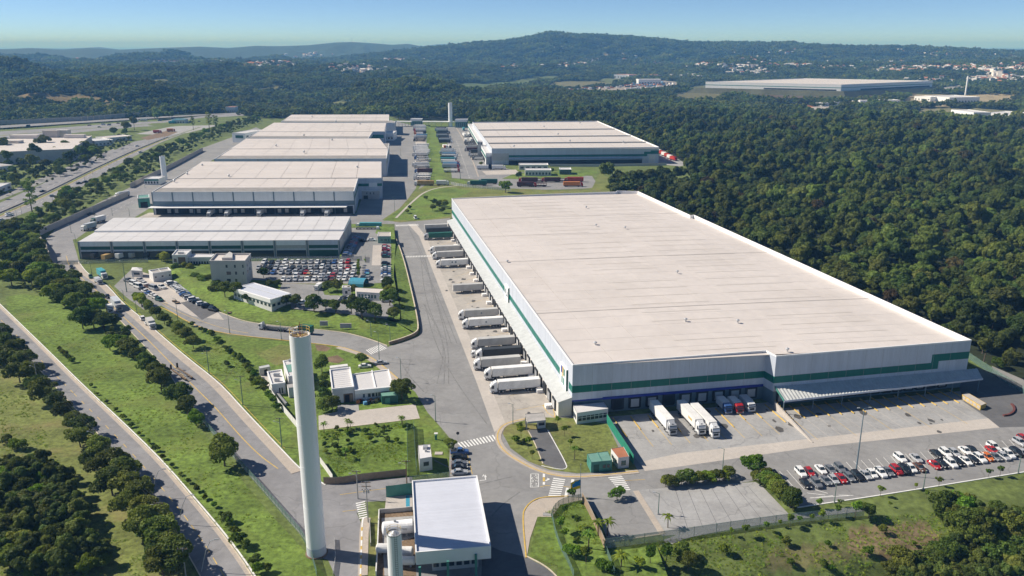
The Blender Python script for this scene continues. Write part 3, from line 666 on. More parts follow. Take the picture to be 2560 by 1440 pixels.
# grass north of the gate canopy (three plots divided by the fence)
gr = [z5(340,1315),z8(560,60),z8(650,210),z8(740,320),z8(800,420),z8(810,650),(1030,1192),(890,1204),(815,1210),(760,1178),(705,1121),(620,1035),(560,962),(600,900),(620,845),(732,856),z5(0,1155),z5(100,1190),z5(220,1235)]
sheet('lawn', gr, .045, 'lawn')
sheet('gravel_patch', [ze(960,10),ze(1100,20),ze(1200,60),ze(1130,110),ze(1000,100)], .055, 'soil'); sheet('gravel_patch', [ze(1100,200),ze(1290,160),ze(1390,230),ze(1300,280),ze(1150,260)], .055, 'soil')
sheet('concrete_drive', [ze(1015,1035),ze(1290,975),ze(1590,960),ze(2410,870),ze(2475,1075),ze(1500,1190),ze(1020,1240)], .06, 'concrete_pale')
sheet('paved_court', [ze(1290,880),ze(1590,865),ze(1600,965),ze(1290,1000)], .064, 'concrete_grey')
ribbon('kerb', [ze(1020,1240),ze(1500,1190),ze(2475,1075)], -.1, .15, 0, .14, 'kerb')
sheet('bare_soil', [(640,885),(700,862),(760,868),(730,905),(690,915)], .056, 'lawn_dry')
sheet('bare_soil', [ze(170,440),ze(290,390),ze(340,600),ze(280,610)], .056, 'concrete_pale')
# lawn between the two roads at the left
sheet('lawn', [(14,742),(60,735),(140,745),(230,775),(300,840),(380,930),(440,1005),(510,1085),(600,1195),(680,1290),(760,1375),(815,1440),(830,1600),(720,1600),(645,1440),(510,1265),(410,1151),(305,1050),(208,958),(118,872),(20,780)], .028, 'lawn')
sheet('lawn', [(-300,900),(0,850),(60,905),(120,965),(190,1045),(262,1125),(340,1215),(418,1320),(490,1440),(540,1600),(-300,1600)], .026, 'lawn_dry')
# bank beside the access road and lane
sheet('lawn', [(275,722),(330,760),(403,842),(480,822),(571,842),(620,848),(600,900),(555,955),(500,918),(440,870),(385,825),(340,790),(305,757)], .03, 'lawn')
# terrace of the staff car park with its grassy slopes
TER = [(640,646),(848,646),(866,560),(985,568),(989,610),(984,690),(1000,770),(1000,800),(900,785),(800,768),(735,765),(690,758),(650,738),(610,735),(545,735),(480,700),(430,662)]
TB = [(982,590),(1006,641),(1034,759),(1045,822),(1040,838),(1004,852),(968,860),(935,848),(900,837),(850,825),(780,818),(720,815),(655,807),(605,798),(544,775),(490,748),(440,712),(425,690)]
tt = poly(TER, PL)
b = MB(); b.cap(tt if area(tt) > 0 else tt[::-1], PL); struct(b.obj('car_park_terrace', 'lawn'))
# slopes: from the terrace brink down to the road
inn = [(978,575),(984,640),(1000,760),(1004,800),(990,806),(960,798),(930,792),(900,785),(850,776),(790,767),(735,765),(690,758),(650,738),(610,735),(545,735),(480,700),(440,668),(428,660)]
b = MB(); A = poly(inn, PL); Bq = poly(TB, 0)
for i in range(len(A)-1):
    q0, q1 = A[i], A[i+1]; p0, p1 = Bq[i], Bq[i+1]; h = 1.0 if i < 4 else .1
    b.face([(p0.x,p0.y,h),(q0.x,q0.y,PL+.01),(q1.x,q1.y,PL+.01),(p1.x,p1.y,h)])
struct(b.obj('grass_slope', 'lawn'))
# retaining wall with coping at the foot of the slope
w = thing('retaining_wall', 'low brown retaining wall curving along the yard below the grass slope', 'wall', P(1034,759))
pts = smooth(poly([(982,585),(1006,641),(1034,759),(1046,822),(1041,838),(1004,853),(972,862)]), 2); bo = MB(); bc = MB()
for a, c, d, e in zip(pts, pts[1:], offset_line(pts, .35), offset_line(pts, .35)[1:]):
    bo.prism([a, c, e, d], 0, 1.25); bc.prism([a+(a-d)*.2, c+(c-e)*.2, e+(e-c)*.2, d+(d-a)*.2], 1.25, 1.37)
bo.obj('wall', 'wall_brown', w); bc.obj('coping', 'kerb', w)
sheet('staff_car_park', [zc(-30,425),zc(1650,375),zc(1700,440),zc(1660,20),zc(1850,20),zc(2060,180),zc(2062,720),zc(1760,745),zc(1300,745),zc(520,745),zc(300,700),zc(60,690)], .02, 'asphalt', base=PL)
sheet('shaded_drive', [zc(1330,385),zc(1490,-60),zc(1860,-60),zc(1700,385)], .016, 'asphalt', base=PL)
sheet('lane', [zc(1800,190),zc(1930,190),zc(1910,480),zc(1780,480)], .03, 'concrete_pale', base=PL)
sheet('lower_car_park', [zc(490,740),zc(1050,760),zc(1100,905),zc(1500,925),zc(1960,910),zc(2100,1060),zc(2000,1250),zc(1400,1180),zc(620,1100),zc(600,940),zc(440,860)], .024, 'asphalt', base=PL)
ribbon('kerb', [zc(500,745),zc(900,738),zc(1440,745)], -.2, .2, 0, .14, 'kerb', base=PL)
sheet('lawn', [zc(1120,890),zc(1350,840),zc(1350,905),zc(1180,915)], .05, 'lawn', base=PL); sheet('lawn', [zc(1690,800),zc(1760,760),zc(1930,755),zc(1930,805)], .05, 'lawn', base=PL)
# --- yards of the rear warehouses
sheet('rear_yard', [(845,560),(880,545),(940,545),(985,545),(1010,520),(1052,465),(1047,440),(1048,330),(1070,316),(1190,316),(1232,412),(1300,430),(1480,440),(1500,470),(1400,474),(1250,475),(1190,466),(1200,450),(1130,445),(1115,330),(1068,330),(1072,450),(1030,500),(1005,540),(985,560)], .033, 'asphalt')
sheet('dock_yard', [(318,560),(375,536),(890,537),(975,300),(1050,318),(1046,440),(1040,470),(985,545),(880,548),(868,555)], .031, 'asphalt')
sheet('lorry_bays', [zd(790,120),zd(950,120),zd(1090,1250),zd(770,1300),zd(790,1100)], .045, 'concrete_pale')
sheet('dock_apron', [(318,556),(372,532),(880,533),(870,552),(560,545),(283,547)], .046, 'concrete_yard')
sheet('lawn', [zd(950,110),zd(1420,100),zd(1440,180),zd(1220,190),zd(1250,400),zd(1390,1160),zd(1200,1260),zd(1090,1250),zd(1010,420),zd(980,150)], .05, 'lawn')
sheet('lawn', [(955,550),(1000,520),(1035,480),(1060,465),(1110,458),(1200,468),(1400,476),(1480,470),(1500,432),(1580,476),(1600,500),(1150,520),(1128,545),(1050,552),(1000,556)], .052, 'lawn_dry')
sheet('lawn', [(958,552),(1005,520),(1040,492),(1075,472),(1140,470),(1180,478),(1128,500),(1126,540),(1050,550)], .056, 'lawn')
ribbon('footpath', [(990,545),(1030,505),(1060,480),(1100,468),(1170,462)], -.8, .8, 0, .1, 'concrete_pale')
sheet('lawn', [zd(1450,1190),zd(1690,1180),zd(1830,1250),zd(1760,1275),zd(1600,1240)], .053, 'lawn')
sheet('office_court', [(1205,428),(1290,424),(1300,436),(1215,437)], .055, 'concrete_pale')
sheet('lawn', [(1290,432),(1480,425),(1500,432),(1430,447),(1300,448),(1255,447)], .054, 'lawn')
sheet('rear_ring_road', [(1640,410),(1655,372),(1690,395),(1718,411),(1700,416)], .05, 'concrete_grey')
ribbon('kerb', [zd(1590,130),zd(1780,430),zd(1990,960),zd(2050,1140)], -.5, .5, 0, .15, 'sidewalk')
dashes('lane_line', [zd(1610,420),zd(1700,680),zd(1800,960),zd(1870,1160)], .25, 5, 6, .06, 'white_paint')
# --- road at the back of the left warehouses and the wall along it
sheet('service_road', [(112,600),(150,560),(250,505),(330,466),(420,415),(500,372),(575,345),(640,318),(655,325),(600,360),(540,395),(440,455),(400,490),(375,520),(318,555),(215,580),(190,598)], .031, 'asphalt')
dashes('lane_line', [(205,578),(300,520),(370,480)], .18, 4, 6, .05, 'white_paint')
# --- highways
H1a = [(-120,560),(0,507),(101,462),(235,396),(336,354),(413,338),(500,318)]; H1b = [(-120,604),(0,556),(101,518),(178,483),(302,409),(403,356),(470,330),(540,312)]
sheet('highway', H1a+H1b[::-1], .04, 'asphalt_road')
ribbon('median', [(-120,590),(0,538),(118,486),(235,426),(336,379),(420,345),(500,318)], -1.2, 1.2, .04, .06, 'lawn_dry'); ribbon('edge_line', [(-120,594),(0,541.5),(118,489),(235,428.5),(336,380.5),(420,346)], -.25, .25, .06, .07, 'yellow_paint')
ribbon('barrier', [(-120,583),(0,533),(118,481),(235,422),(336,376),(420,343)], -.2, .2, 0, .8, 'wall_stone')
dashes('lane_line', [(-120,575),(0,524),(110,475),(235,412),(336,366),(410,341)], .25, 6, 9, .06, 'white_paint'); dashes('lane_line', [(0,550),(110,502),(240,432),(350,374),(430,343)], .25, 6, 9, .06, 'white_paint')
sheet('frontage_road', [(-100,545),(0,487),(95,448),(190,408),(284,372),(288,380),(200,418),(105,458),(0,500),(-100,556)], .036, 'asphalt')
H2a = [(-300,352),(0,329),(168,318),(300,307),(400,303),(504,290),(600,283)]; H2b = [(-300,372),(0,349),(168,334),(336,318),(420,313),(520,305),(612,288)]
sheet('highway', H2a+H2b[::-1], .04, 'asphalt_road'); ribbon('median', [(-300,364),(0,339),(168,326),(336,312),(520,299)], -2.5, 2.5, .05, .06, 'lawn_dry')
sheet('highway', [(0,314),(350,294),(500,286),(590,282),(590,284),(500,289),(350,298),(0,320)], .038, 'asphalt_road')
sheet('toll_yard', [(340,335),(420,318),(520,306),(540,315),(470,332),(420,338)], .046, 'concrete_grey')
sheet('bus_yard', [(350,345),(420,326),(445,330),(420,340),(370,350)], .047, 'soil')

# ================================================================ BUILDINGS
def inset(pts, d):
    n = len(pts); out = []
    for i in range(n):
        p0, p1, p2 = Vector(pts[i-1][:2]), Vector(pts[i][:2]), Vector(pts[(i+1) % n][:2])
        e0 = (p1-p0).normalized(); e1 = (p2-p1).normalized(); n0 = Vector((-e0.y, e0.x)); n1 = Vector((-e1.y, e1.x))
        k = n0+n1; k = k/max(.3, (1+n0.dot(n1))); q = p1+k*d; out.append((q.x, q.y))
    return out
class Bld:
    def __init__(s, name, label, cat, pts, h, z0=0, wall='plaster_white', roof='roof_sheet_white', para=.5, parawall=None, group=None, base=None, cap=True):
        pts = [(p[0], p[1]) for p in pts]
        s.flip = area(pts) < 0
        if s.flip: pts = pts[::-1]
        s.p = pts; s.h = h; s.z0 = z0; c = Vector((sum(p[0] for p in pts)/len(pts), sum(p[1] for p in pts)/len(pts), z0))
        s.root = thing(name, label, cat, c, 0, group)
        b = MB(); b.prism(pts, base if base is not None else min(0, z0), h, top=False); s.wall = b.obj('wall', wall, s.root)
        if cap:
            b = MB(); b.cap(inset(pts, .1), h-para); s.roof = b.obj('roof', roof, s.root)
        if para > .15:
            b = MB(); s.ring(b, -.06, .3, h-para-.05, h+.04); s.par = b.obj('parapet', parawall or 'parapet_white', s.root)
    def ring(s, b, d0, d1, z0, z1):
        o = inset(s.p, d0); i = inset(s.p, d1); n = len(o)
        for k in range(n):
            j = (k+1) % n; o0, o1, i0, i1 = o[k], o[j], i[k], i[j]
            zo = max(z0, z1-.45)
            b.face([(*o0,zo),(*o1,zo),(*o1,z1),(*o0,z1)]); b.face([(*i1,z0),(*i0,z0),(*i0,z1),(*i1,z1)]); b.face([(*o0,z1),(*o1,z1),(*i1,z1),(*i0,z1)])
            b.face([(*o1,zo),(*o0,zo),(*inset(s.p,.05)[k],zo),(*inset(s.p,.05)[j],zo)])
    def near(s, px, z=None):
        """index of the wall whose middle lies nearest a photo pixel"""
        q = P(*px, s.h if z is None else z); return min(range(len(s.p)), key=lambda i: (Vector(s.p[i]).lerp(Vector(s.p[(i+1) % len(s.p)]), .5)-q.xy).length)
    def frame(s, i):
        a = Vector((*s.p[i], 0)); c = Vector((*s.p[(i+1) % len(s.p)], 0)); u = (c-a); L = u.length; u = u/L; n = Vector((u.y, -u.x, 0))
        return (lambda x, y, z: a+u*x+n*y+Vector((0,0,z))), L
    def panel(s, name, mat, i, u0, u1, z0, z1, o0=-.05, o1=.05, parent=None, mb=None):
        fr, L = s.frame(i); b = mb or MB(); b.box(u0*L, u1*L, o0, o1, s.z0+z0, s.z0+z1, fr=fr)
        if mb is None: return b.obj(name, mat, parent or s.root)
    def windows(s, i, spans, z0, z1, frame='plaster_white', glass='glass', mull=0):
        for u0, u1 in spans:
            f = s.panel('window', frame, i, u0, u1, z0, z1, -.05, .05); fr, L = s.frame(i); g = .08/L
            k = max(1, mull)
            for q in range(k):
                a = u0+(u1-u0)*q/k; c = u0+(u1-u0)*(q+1)/k; s.panel('pane', glass, i, a+g, c-g, z0+.08, z1-.08, .0, .075, parent=f)
def even(n, w, a=0., b=1.): return [(a+(b-a)*(k+.5-w/2)/n, a+(b-a)*(k+.5+w/2)/n) for k in range(n)]
def roofpanels(root, q, nu, nv, mat, gap=.12, zf=None, name='roof_panel', th=.08):
    """separate sheets laid over a four-cornered roof; q = near left, near right, far right, far left (3D)"""
    def at(u, v):
        p = q[0].lerp(q[1], u).lerp(q[3].lerp(q[2], u), v)
        if zf: p = p+Vector((0, 0, zf(u, v)))
        return p
    W = (q[1]-q[0]).length/nu; Hh = (q[3]-q[0]).length/nv; gu = gap/W/2; gv = gap/Hh/2
    for j in range(nv):
        for i in range(nu):
            c = [at((i+gu)/nu, (j+gv)/nv), at((i+1-gu)/nu, (j+gv)/nv), at((i+1-gu)/nu, (j+1-gv)/nv), at((i+gu)/nu, (j+1-gv)/nv)]
            b = MB(); lo = [p-Vector((0,0,th)) for p in c]; b.face(c)
            for k in range(4): m = (k+1) % 4; b.face([lo[k], lo[m], c[m], c[k]])
            o = link(name, b.mesh(name, mat, c[0]), root); o.location = c[0]-root.location
            o.data.polygons.foreach_set('use_smooth', [False]*len(o.data.polygons))
def ventilator(root, p, s=1.0):
    b = MB(); b.tube(p, p+Vector((0,0,.5*s)), .35*s, .35*s, 8, False); b.loft([[p+Vector((r*math.cos(t), r*math.sin(t), z)) for t in [k*math.pi/4 for k in range(8)]] for r, z in ((.35*s,.45*s),(.7*s,.75*s),(.72*s,1.0*s),(.3*s,1.3*s))])
    b.obj('ventilator', 'galvanised', root, smooth=False)

# ---------------------------------------------------------------- the big warehouse
H = 17.0
bp = [(1432,912),(1915,876),(1941,890),(2429,850),(1735,537),(1726,538),(1595,478),(1543,476.5),(1540,479),(1366,485),(1129,496)]
BW = [P(*p, H) for p in bp]
BIG = Bld('big_warehouse', 'huge white warehouse with a green band and lorries docked along its left side', 'warehouse', BW, H, 0, 'cladding', 'roof_deck', 2.0, base=5.0)
R0 = BIG.root; iF1 = BIG.near((1673,894)); iN = BIG.near((1928,883)); iF2 = BIG.near((2185,870)); iL = BIG.near((1280,704)); iR = BIG.near((2082,693))
BIG.wall.data.materials.append(MATS['cladding_warm']); BIG.wall.data.materials.append(MATS['cladding_bright'])
low = MB(); low.prism(inset(BIG.p, .7), 0, 5.0, top=False); low.obj('dock_wall', 'steel_blue', R0); und = MB(); und.cap(BIG.p[::-1] if area(BIG.p) > 0 else BIG.p, 5.0); und.obj('soffit', 'cladding', R0)
q = [P(1432,912,H), P(2429,850,H), P(1595,478,H), P(1129,496,H)]
roofpanels(R0, q, 10, 26, 'roof_sheet', .09, lambda u, v: -.45-1.25*u+1.3*u*(1-u)-.02)
rq = lambda u, v: q[0].lerp(q[1], u).lerp(q[3].lerp(q[2], u), v)+Vector((0,0,-.45-1.25*u+1.3*u*(1-u)))
for k in range(28):
    for u0, u1 in ((.29, .52), (.615, .87)):
        v = (k+.7)/29
        if rnd.random() < .1: continue
        b = MB(); n = 5
        for t in range(n):
            a0 = rq(u0+(u1-u0)*t/n, v); a1 = rq(u0+(u1-u0)*(t+1)/n, v); d = Vector((-.197,.98,0))*.16
            b.face([a0-d+Vector((0,0,.03)), a1-d+Vector((0,0,.03)), a1+d+Vector((0,0,.03)), a0+d+Vector((0,0,.03))])
        b.obj('roof_seam', 'roof_seam', R0)
for v in (.18, .62, .77, .44):                                     # expansion joints right across
    b = MB(); n = 20; e = 1 if v != .62 else .45
    for t in range(n):
        a0 = rq(e*t/n, v); a1 = rq(e*(t+1)/n, v); d = Vector((-.197,.98,0))*.14
        b.face([a0-d+Vector((0,0,.09)), a1-d+Vector((0,0,.09)), a1+d+Vector((0,0,.09)), a0+d+Vector((0,0,.09))])
    b.obj('expansion_joint', 'roof_joint', R0)
for p in (z5(1832,118),z5(1905,253),z5(2122,270),z5(2510,602),z5(1245,524),(1714,803),(1844,806),(1968,878),(1488,862)): ventilator(R0, P(*p, H-.5), .9)
# coloured bands, 4 mm proud of the cladding
def band(b, i, u0, u1, z0, z1, mat='green_band'): b.panel('band', mat, i, u0, u1, z0, z1, -.03, .03)
band(BIG, iF1, 0, 1, 7.7, 10.0); band(BIG, iN, 0, 1, 7.75, 10.05)
fr, Lr = BIG.frame(iF2); band(BIG, iF2, 0, .84, 7.8, 10.1); band(BIG, iF2, .80, .84, 10.1, 13.0); band(BIG, iF2, .84, 1, 10.5, 13.0)
frL, LL_ = BIG.frame(iL)                                            # left wall: which end is near?
nearL = (frL(0,0,0)-Vector((18,231,0))).length < 30
def lu(u): return u if nearL else 1-u                               # u runs from the front corner backwards
def lspan(a, c): return (min(lu(a), lu(c)), max(lu(a), lu(c)))
for a, c in ((.05, .345), (.375, 1.0)): band(BIG, iL, *lspan(a, c), 7.7, 10.0)
band(BIG, iL, *lspan(0, .014), 7.7, 10.0)
# panel courses: vertical joints between cladding sheets
def joints(b, i, step, z0, z1, mat='metal_grey', w=.06):
    fr, L = b.frame(i); n = int(L/step); m = MB()
    for k in range(1, n): m.box(k*step-w/2, k*step+w/2, -.02, .035, z0, z1, fr=fr)
    m.obj('cladding_joint', mat, b.root)
joints(BIG, iF1, 6.3, 5.05, 16.5); joints(BIG, iF2, 6.3, 5.05, 16.5); joints(BIG, iL, 7.2, 6.3, 16.5, 'cladding')
BIG.panel('trim', 'blue_trim', iF1, .155, 1, 4.75, 5.5, -.02, .35); BIG.panel('trim', 'blue_trim', iF1, 0, .155, 4.85, 5.25, -.02, .1)
# front docks, left section
def dock(b, i, u, w, mat_d='dock_door', off=-.7, open_=False, z0=0):
    fr, L = b.frame(i); s = b.panel('dock_shelter', 'dock_seal', i, u-w/2/L, u+w/2/L, z0+.9, z0+4.6, off-.05, off+.45)
    b.panel('dock_door', 'dark_opening' if open_ else mat_d, i, u-w*.33/L, u+w*.33/L, z0+1.25, z0+3.9, off+.3, off+.47, parent=s)
    b.panel('bumper', 'tyre', i, u-w*.4/L, u+w*.4/L, z0+.75, z0+1.15, off-.1, off+.6, parent=s)
_, LF = BIG.frame(iF1)
for k in range(9): dock(BIG, iF1, .235+k*.0885, 4.0, open_=k in (0, 3))
for k in range(15): dock(BIG, iF2, .05+k*.0595, 3.6, 'metal_grey', open_=k % 4 == 1)
# canopy over the right front docks
fr2, L2 = BIG.frame(iF2)
b = MB(); c0, c1 = fr2(0,0,0), fr2(L2,0,0); n = 64
e0, e1 = P(1960,1002,5.0), P(2457,946,5.0); i0 = fr2(.5,.05,6.6); i1 = fr2(L2+4,.05,6.6)
for k in range(n):
    a0, a1 = i0.lerp(i1, k/n), i0.lerp(i1, (k+1)/n); o0, o1 = e0.lerp(e1, k/n), e0.lerp(e1, (k+1)/n); m0, m1 = a0.lerp(a1, .5)+Vector((0,0,.16)), o0.lerp(o1, .5)+Vector((0,0,.16))
    b.face([o0, m1, m0, a0]); b.face([m1, o1, a1, m0])
can = b.obj('canopy', 'corrugated', R0)
b = MB(); b.box(0, (e1-e0).length, -.15, .15, -.5, .1, fr=(lambda x, y, z: e0+(e1-e0).normalized()*x+Vector((.2,-.98,0))*y+Vector((0,0,z)))); b.obj('fascia', 'cladding', can)
b = MB(); b.box(0, (e0-i0).length, -.1, .1, -.3, .3, fr=(lambda x, y, z: e0+(i0-e0).normalized()*x+Vector((.98,.2,0))*y+Vector((0,0,z)))); b.obj('fascia', 'teal_paint', can)
for k in range(8):
    p = e0.lerp(e1, (k+.05)/7.1); b = MB(); b.tube((p.x,p.y+1,0), (p.x,p.y+1,4.9), .16, .16, 8); b.obj('column', 'steel_blue', R0)
# dock annexe along the left wall
fl = lambda u, y, z: frL(lu(u)*LL_, y, z)
b = MB(); n = 96
for k in range(n):
    u0, u1 = .0+k/n*.965, .0+(k+1)/n*.965; um = (u0+u1)/2
    A = [fl(u0,.04,6.2), fl(um,.04,6.3), fl(u1,.04,6.2)]; O = [fl(u0,4.6,4.9), fl(um,4.6,5.0), fl(u1,4.6,4.9)]
    for s in (0, 1):
        f = [A[s], A[s+1], O[s+1], O[s]]
        if not nearL: f.reverse()
        b.face(f if area(f) > 0 else f[::-1])
b.obj('canopy', 'corrugated', R0)
b = MB(); pts = [fl(0,0,0), fl(0,4.3,0), fl(.965,4.3,0), fl(.965,0,0)]; b.prism(pts, 0, 4.88, top=False); b.obj('annexe_wall', 'cladding_warm', R0)
b = MB(); z = fl(0,4.3,0); b.face([fl(0,-.02,4.8), fl(0,-.02,6.15), fl(0,4.3,4.9), fl(0,4.3,4.8)]); b.obj('annexe_gable', 'cladding_warm', R0)
for k in range(44):
    u = .016+k*.0214; sm = MB(); w = 1.75/LL_
    def fx(x, y, z, u=u): return fl(u+x/LL_, y, z)
    sm.box(-1.8, 1.8, 4.2, 4.75, .9, 4.5, fr=fx); s = sm.obj('dock_shelter', 'dock_seal', R0)
    dm = MB(); dm.box(-1.25, 1.25, 4.3, 4.79, 1.2, 3.9, fr=fx); dm.obj('dock_door', ('dock_door','metal_grey','dark_opening')[k % 3 if k % 5 else 0], s)
    if k % 2 == 0: st = MB(); st.box(1.9, 3.9, 4.4, 6.6, 0, 1.15, fr=fx); st.obj('dock_step', 'parapet_white', R0)
# sign boxes on the left wall, with emblem
def signbox(u0, u1, z0, z1, label):
    b = MB(); b.box(u0*LL_, u1*LL_, .05, .55, z0, z1, fr=lambda x, y, z: fl(x/LL_, y, z)); s = b.obj('sign_box', 'parapet_white', R0)
    b = MB(); b.box(u0*LL_-.08, u0*LL_+.02, .0, .6, z0, z1, fr=lambda x, y, z: fl(x/LL_, y, z)); b.obj('sign_edge', 'green_dark', s); return s
s = signbox(.018, .045, 5.8, 13.2, 'sign')
for k, (a, c, z0, z1, m) in enumerate(((.024,.029,10.3,12.6,'teal_paint'),(.030,.034,9.6,12.8,'yellow_paint'),(.035,.040,10.3,12.6,'blue_trim'),(.026,.0305,7.0,9.3,'teal_paint'),(.033,.0375,7.0,9.3,'teal_paint'))):
    b = MB(); b.box(a*LL_, c*LL_, .5, .6, z0, z1, fr=lambda x, y, z: fl(x/LL_, y, z)); b.obj('emblem', m, s)
s = signbox(.345, .372, 5.9, 12.4, 'sign')
for k, (a, c, z0, z1) in enumerate(((.349,.352,8,10.5),(.354,.362,8,8.6),(.359,.362,8,11),(.365,.369,8.6,10.6))):
    b = MB(); b.box(a*LL_, c*LL_, .5, .6, z0, z1, fr=lambda x, y, z: fl(x/LL_, y, z)); b.obj('emblem', 'steel_blue', s)
# yellow wheel guides on the front apron, two to a bay
for k in range(16):
    fr, L = BIG.frame(iF2); u = .02+k*.0595
    for o in (-.0,):
        b = MB(); b.box(u*L-.12, u*L+.12, 1.0, 10.5, 0, .3, fr=fr); b.obj('wheel_guide', 'yellow_paint', R0)
for k in range(10):
    fr, L = BIG.frame(iF1); u = .19+k*.0885; b = MB(); b.box(u*L-.12, u*L+.12, 4, 13 if k % 3 else 17, 0, .3, fr=fr); b.obj('wheel_guide', 'yellow_paint', R0)
for k in range(15):
    fr, L = BIG.frame(iF2); u = .05+k*.0595
    ribbon('bay_line', None, -.07, .07, .056, .06, 'concrete_pale' if k % 3 else 'yellow_paint', pts=[fr(u*L-2, 11, 0), fr(u*L-2, 24, 0)])
for k in range(8):
    fr, L = BIG.frame(iF1); u = .235+k*.0885
    ribbon('bay_line', None, -.08, .08, .056, .06, 'yellow_paint', pts=[fr(u*L+2.7, 12, 0), fr(u*L+2.7, 24, 0)])
# wedge wall between the two front aprons, and the painted block at its right end
w = thing('ramp_wall', 'cream wedge wall sloping down the loading apron from the corner of the canopy', 'wall', P(1985,1062))
A, Bq = P(1936,1022), P(2032,1107); d = (Bq-A).normalized(); nn = Vector((-d.y, d.x, 0))*.25; b = MB()
b.loft([[A-nn, A+nn, A+nn+Vector((0,0,2.4)), A-nn+Vector((0,0,2.4))], [Bq-nn, Bq+nn, Bq+nn+Vector((0,0,.15)), Bq-nn+Vector((0,0,.15))]]); b.obj('wall', 'concrete_pale', w)
for k in range(7):
    p = A.lerp(Bq, k/14); b = MB(); b.tube(p+Vector((0,0,2.2-k*.16)), p+Vector((0,0,3.1-k*.16)), .05, .05, 5); b.obj('rail_post', 'yellow_paint', w)
blk = Bld('ramp_block', 'long yellow painted concrete block standing at the right end of the loading bays', 'block', [P(2403,997), P(2450,1026), P(2464,1020), P(2416,992)], 1.6, 0, 'yellow_paint', 'concrete_pale', .02)
for k in range(5): blk.panel('panel', 'concrete_pale', blk.near((2428,1010), 0), .06+k*.19, .21+k*.19, .3, 1.3, -.02, .04)
bb = thing('kerb_barrier', 'curved dark red kerb barrier on the dark turning lane', 'barrier', P(2540,1030)); pts = smooth(poly([z9(2405,240),z9(2450,235),z9(2490,205),z9(2480,165),z9(2465,155)]), 2); L, R = offset_line(pts, .3), offset_line(pts, -.3)
for i in range(len(pts)-1): b = MB(); b.prism([L[i], L[i+1], R[i+1], R[i]], 0, .55); b.obj('segment', 'brown_box', bb)

# ---------------------------------------------------------------- the four stepped warehouses at the left rear
def bays(b, i, n, z0, z1, mat='steel_blue', w=.5):
    fr, L = b.frame(i)
    for k in range(n+1): m = MB(); m.box(L*k/n-w/2, L*k/n+w/2, -.1, .28, z0, z1, fr=fr); m.obj('column', mat, b.root)
def bandall(b, idx, z0, z1, mat='green_band'):
    for i in idx: band(b, i, 0, 1, z0, z1, mat)
def stepped(label, px, h, split, front_px, right_pxs, nb, nu=8):
    pts = [P(*p, h) for p in px]; b = Bld('warehouse', label, 'warehouse', pts, h, 0, 'cladding', 'roof_joint', .35, parawall='parapet_white')
    (l0, r0), (l1, r1), (l2, r2) = split                            # roof edges at the front, the step and the back, in pixels
    r1b = right_pxs or r1; Q = [[P(*l0,h), P(*r0,h), P(*r1,h), P(*l1,h)], [P(*l1,h), P(*r1b,h), P(*r2,h), P(*l2,h)]]
    roofpanels(b.root, Q[0], nu, 4, 'roof_sheet', .2, lambda u, v: -.5+.45*v); roofpanels(b.root, Q[1], nu, 4, 'roof_sheet', .2, lambda u, v: .25+.5*v)
    st = MB(); a, c = P(*l1,h), P(*r1,h); st.face([a-Vector((0,0,.2)), c-Vector((0,0,.2)), c+Vector((0,0,.25)), a+Vector((0,0,.25))]); st.obj('roof_step', 'metal_grey', b.root)
    return b
W1 = stepped('pale stepped warehouse with five white lorries at its front loading dock', [(379,480),(885,478),(895,446),(954,445),(955,406),(505,406)], 15.5, (((379,480),(885,478)),((446,447),(895,446)),((505,406),(954,406))), None, (954,445), 10)
i = W1.near((632,479)); fr, L = W1.frame(i)
for k in range(10): W1.panel('wall_panel', 'cladding_bright', i, k/10+.004, (k+1)/10-.004, 9.2, 15.2, -.02, .1)
bays(W1, i, 10, 0, 15.3); W1.panel('band', 'steel_blue', i, 0, 1, 6.2, 9.1, -.03, .05)
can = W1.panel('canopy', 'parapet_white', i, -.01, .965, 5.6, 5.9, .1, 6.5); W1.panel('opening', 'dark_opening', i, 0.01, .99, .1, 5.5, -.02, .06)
for k in range(26): dock(W1, i, .04+k*.0365, 3.5, 'metal_grey', off=.02, open_=k % 3 == 0)
for px, z0, z1 in (((950,425), 9.6, 11.6), ((922,446), 9.6, 11.6), ((890,462), 9.6, 11.6)): band(W1, W1.near(px), 0, 1, z0, z1)
W1.panel('sign_panel', 'parapet_white', W1.near((922,446)), .45, .8, 9.0, 12.2, .0, .2)
for p in ((468,437),(893,420),(572,442),(436,455),(505,415)): ventilator(W1.root, P(*p, 15.7), 1.4)
W2 = stepped('second stepped warehouse behind the one with the white lorries', [(536,397),(966,396),(973,358),(947,358),(950,348),(615,348)], 15.5, (((536,397),(966,396)),((578,372.5),(969,372)),((615,348),(949,348))), None, None, 8)
i = W2.near((750,397)); bays(W2, i, 8, 0, 15.3, 'metal_grey'); band(W2, W2.near((970,378)), 0, 1, 9, 11.2)
W3 = stepped('third stepped warehouse with a white annexe on its left', [(618,344),(920,346),(932,329),(962,329),(967,309),(685,308)], 15.5, (((618,344),(920,346)),((646,329.5),(931,329)),((685,308),(966,309))), None, (961,329), 8)
band(W3, W3.near((926,338)), 0, 1, 9, 11.5); band(W3, W3.near((945,329)), 0, .9, 8, 12)
W4 = stepped('farthest of the stepped warehouses, at the edge of the wood', [(702,304),(985,307),(989,303),(972,302),(973,287.5),(729,288)], 15.5, (((702,304),(972,304)),((716,295),(973,295)),((729,288),(973,287.5))), None, None, 8)
for p in ((780,293),(840,305),(900,312),(760,340),(830,352),(760,382),(690,366)): ventilator(W2.root, P(*p, 15.7), 1.6)
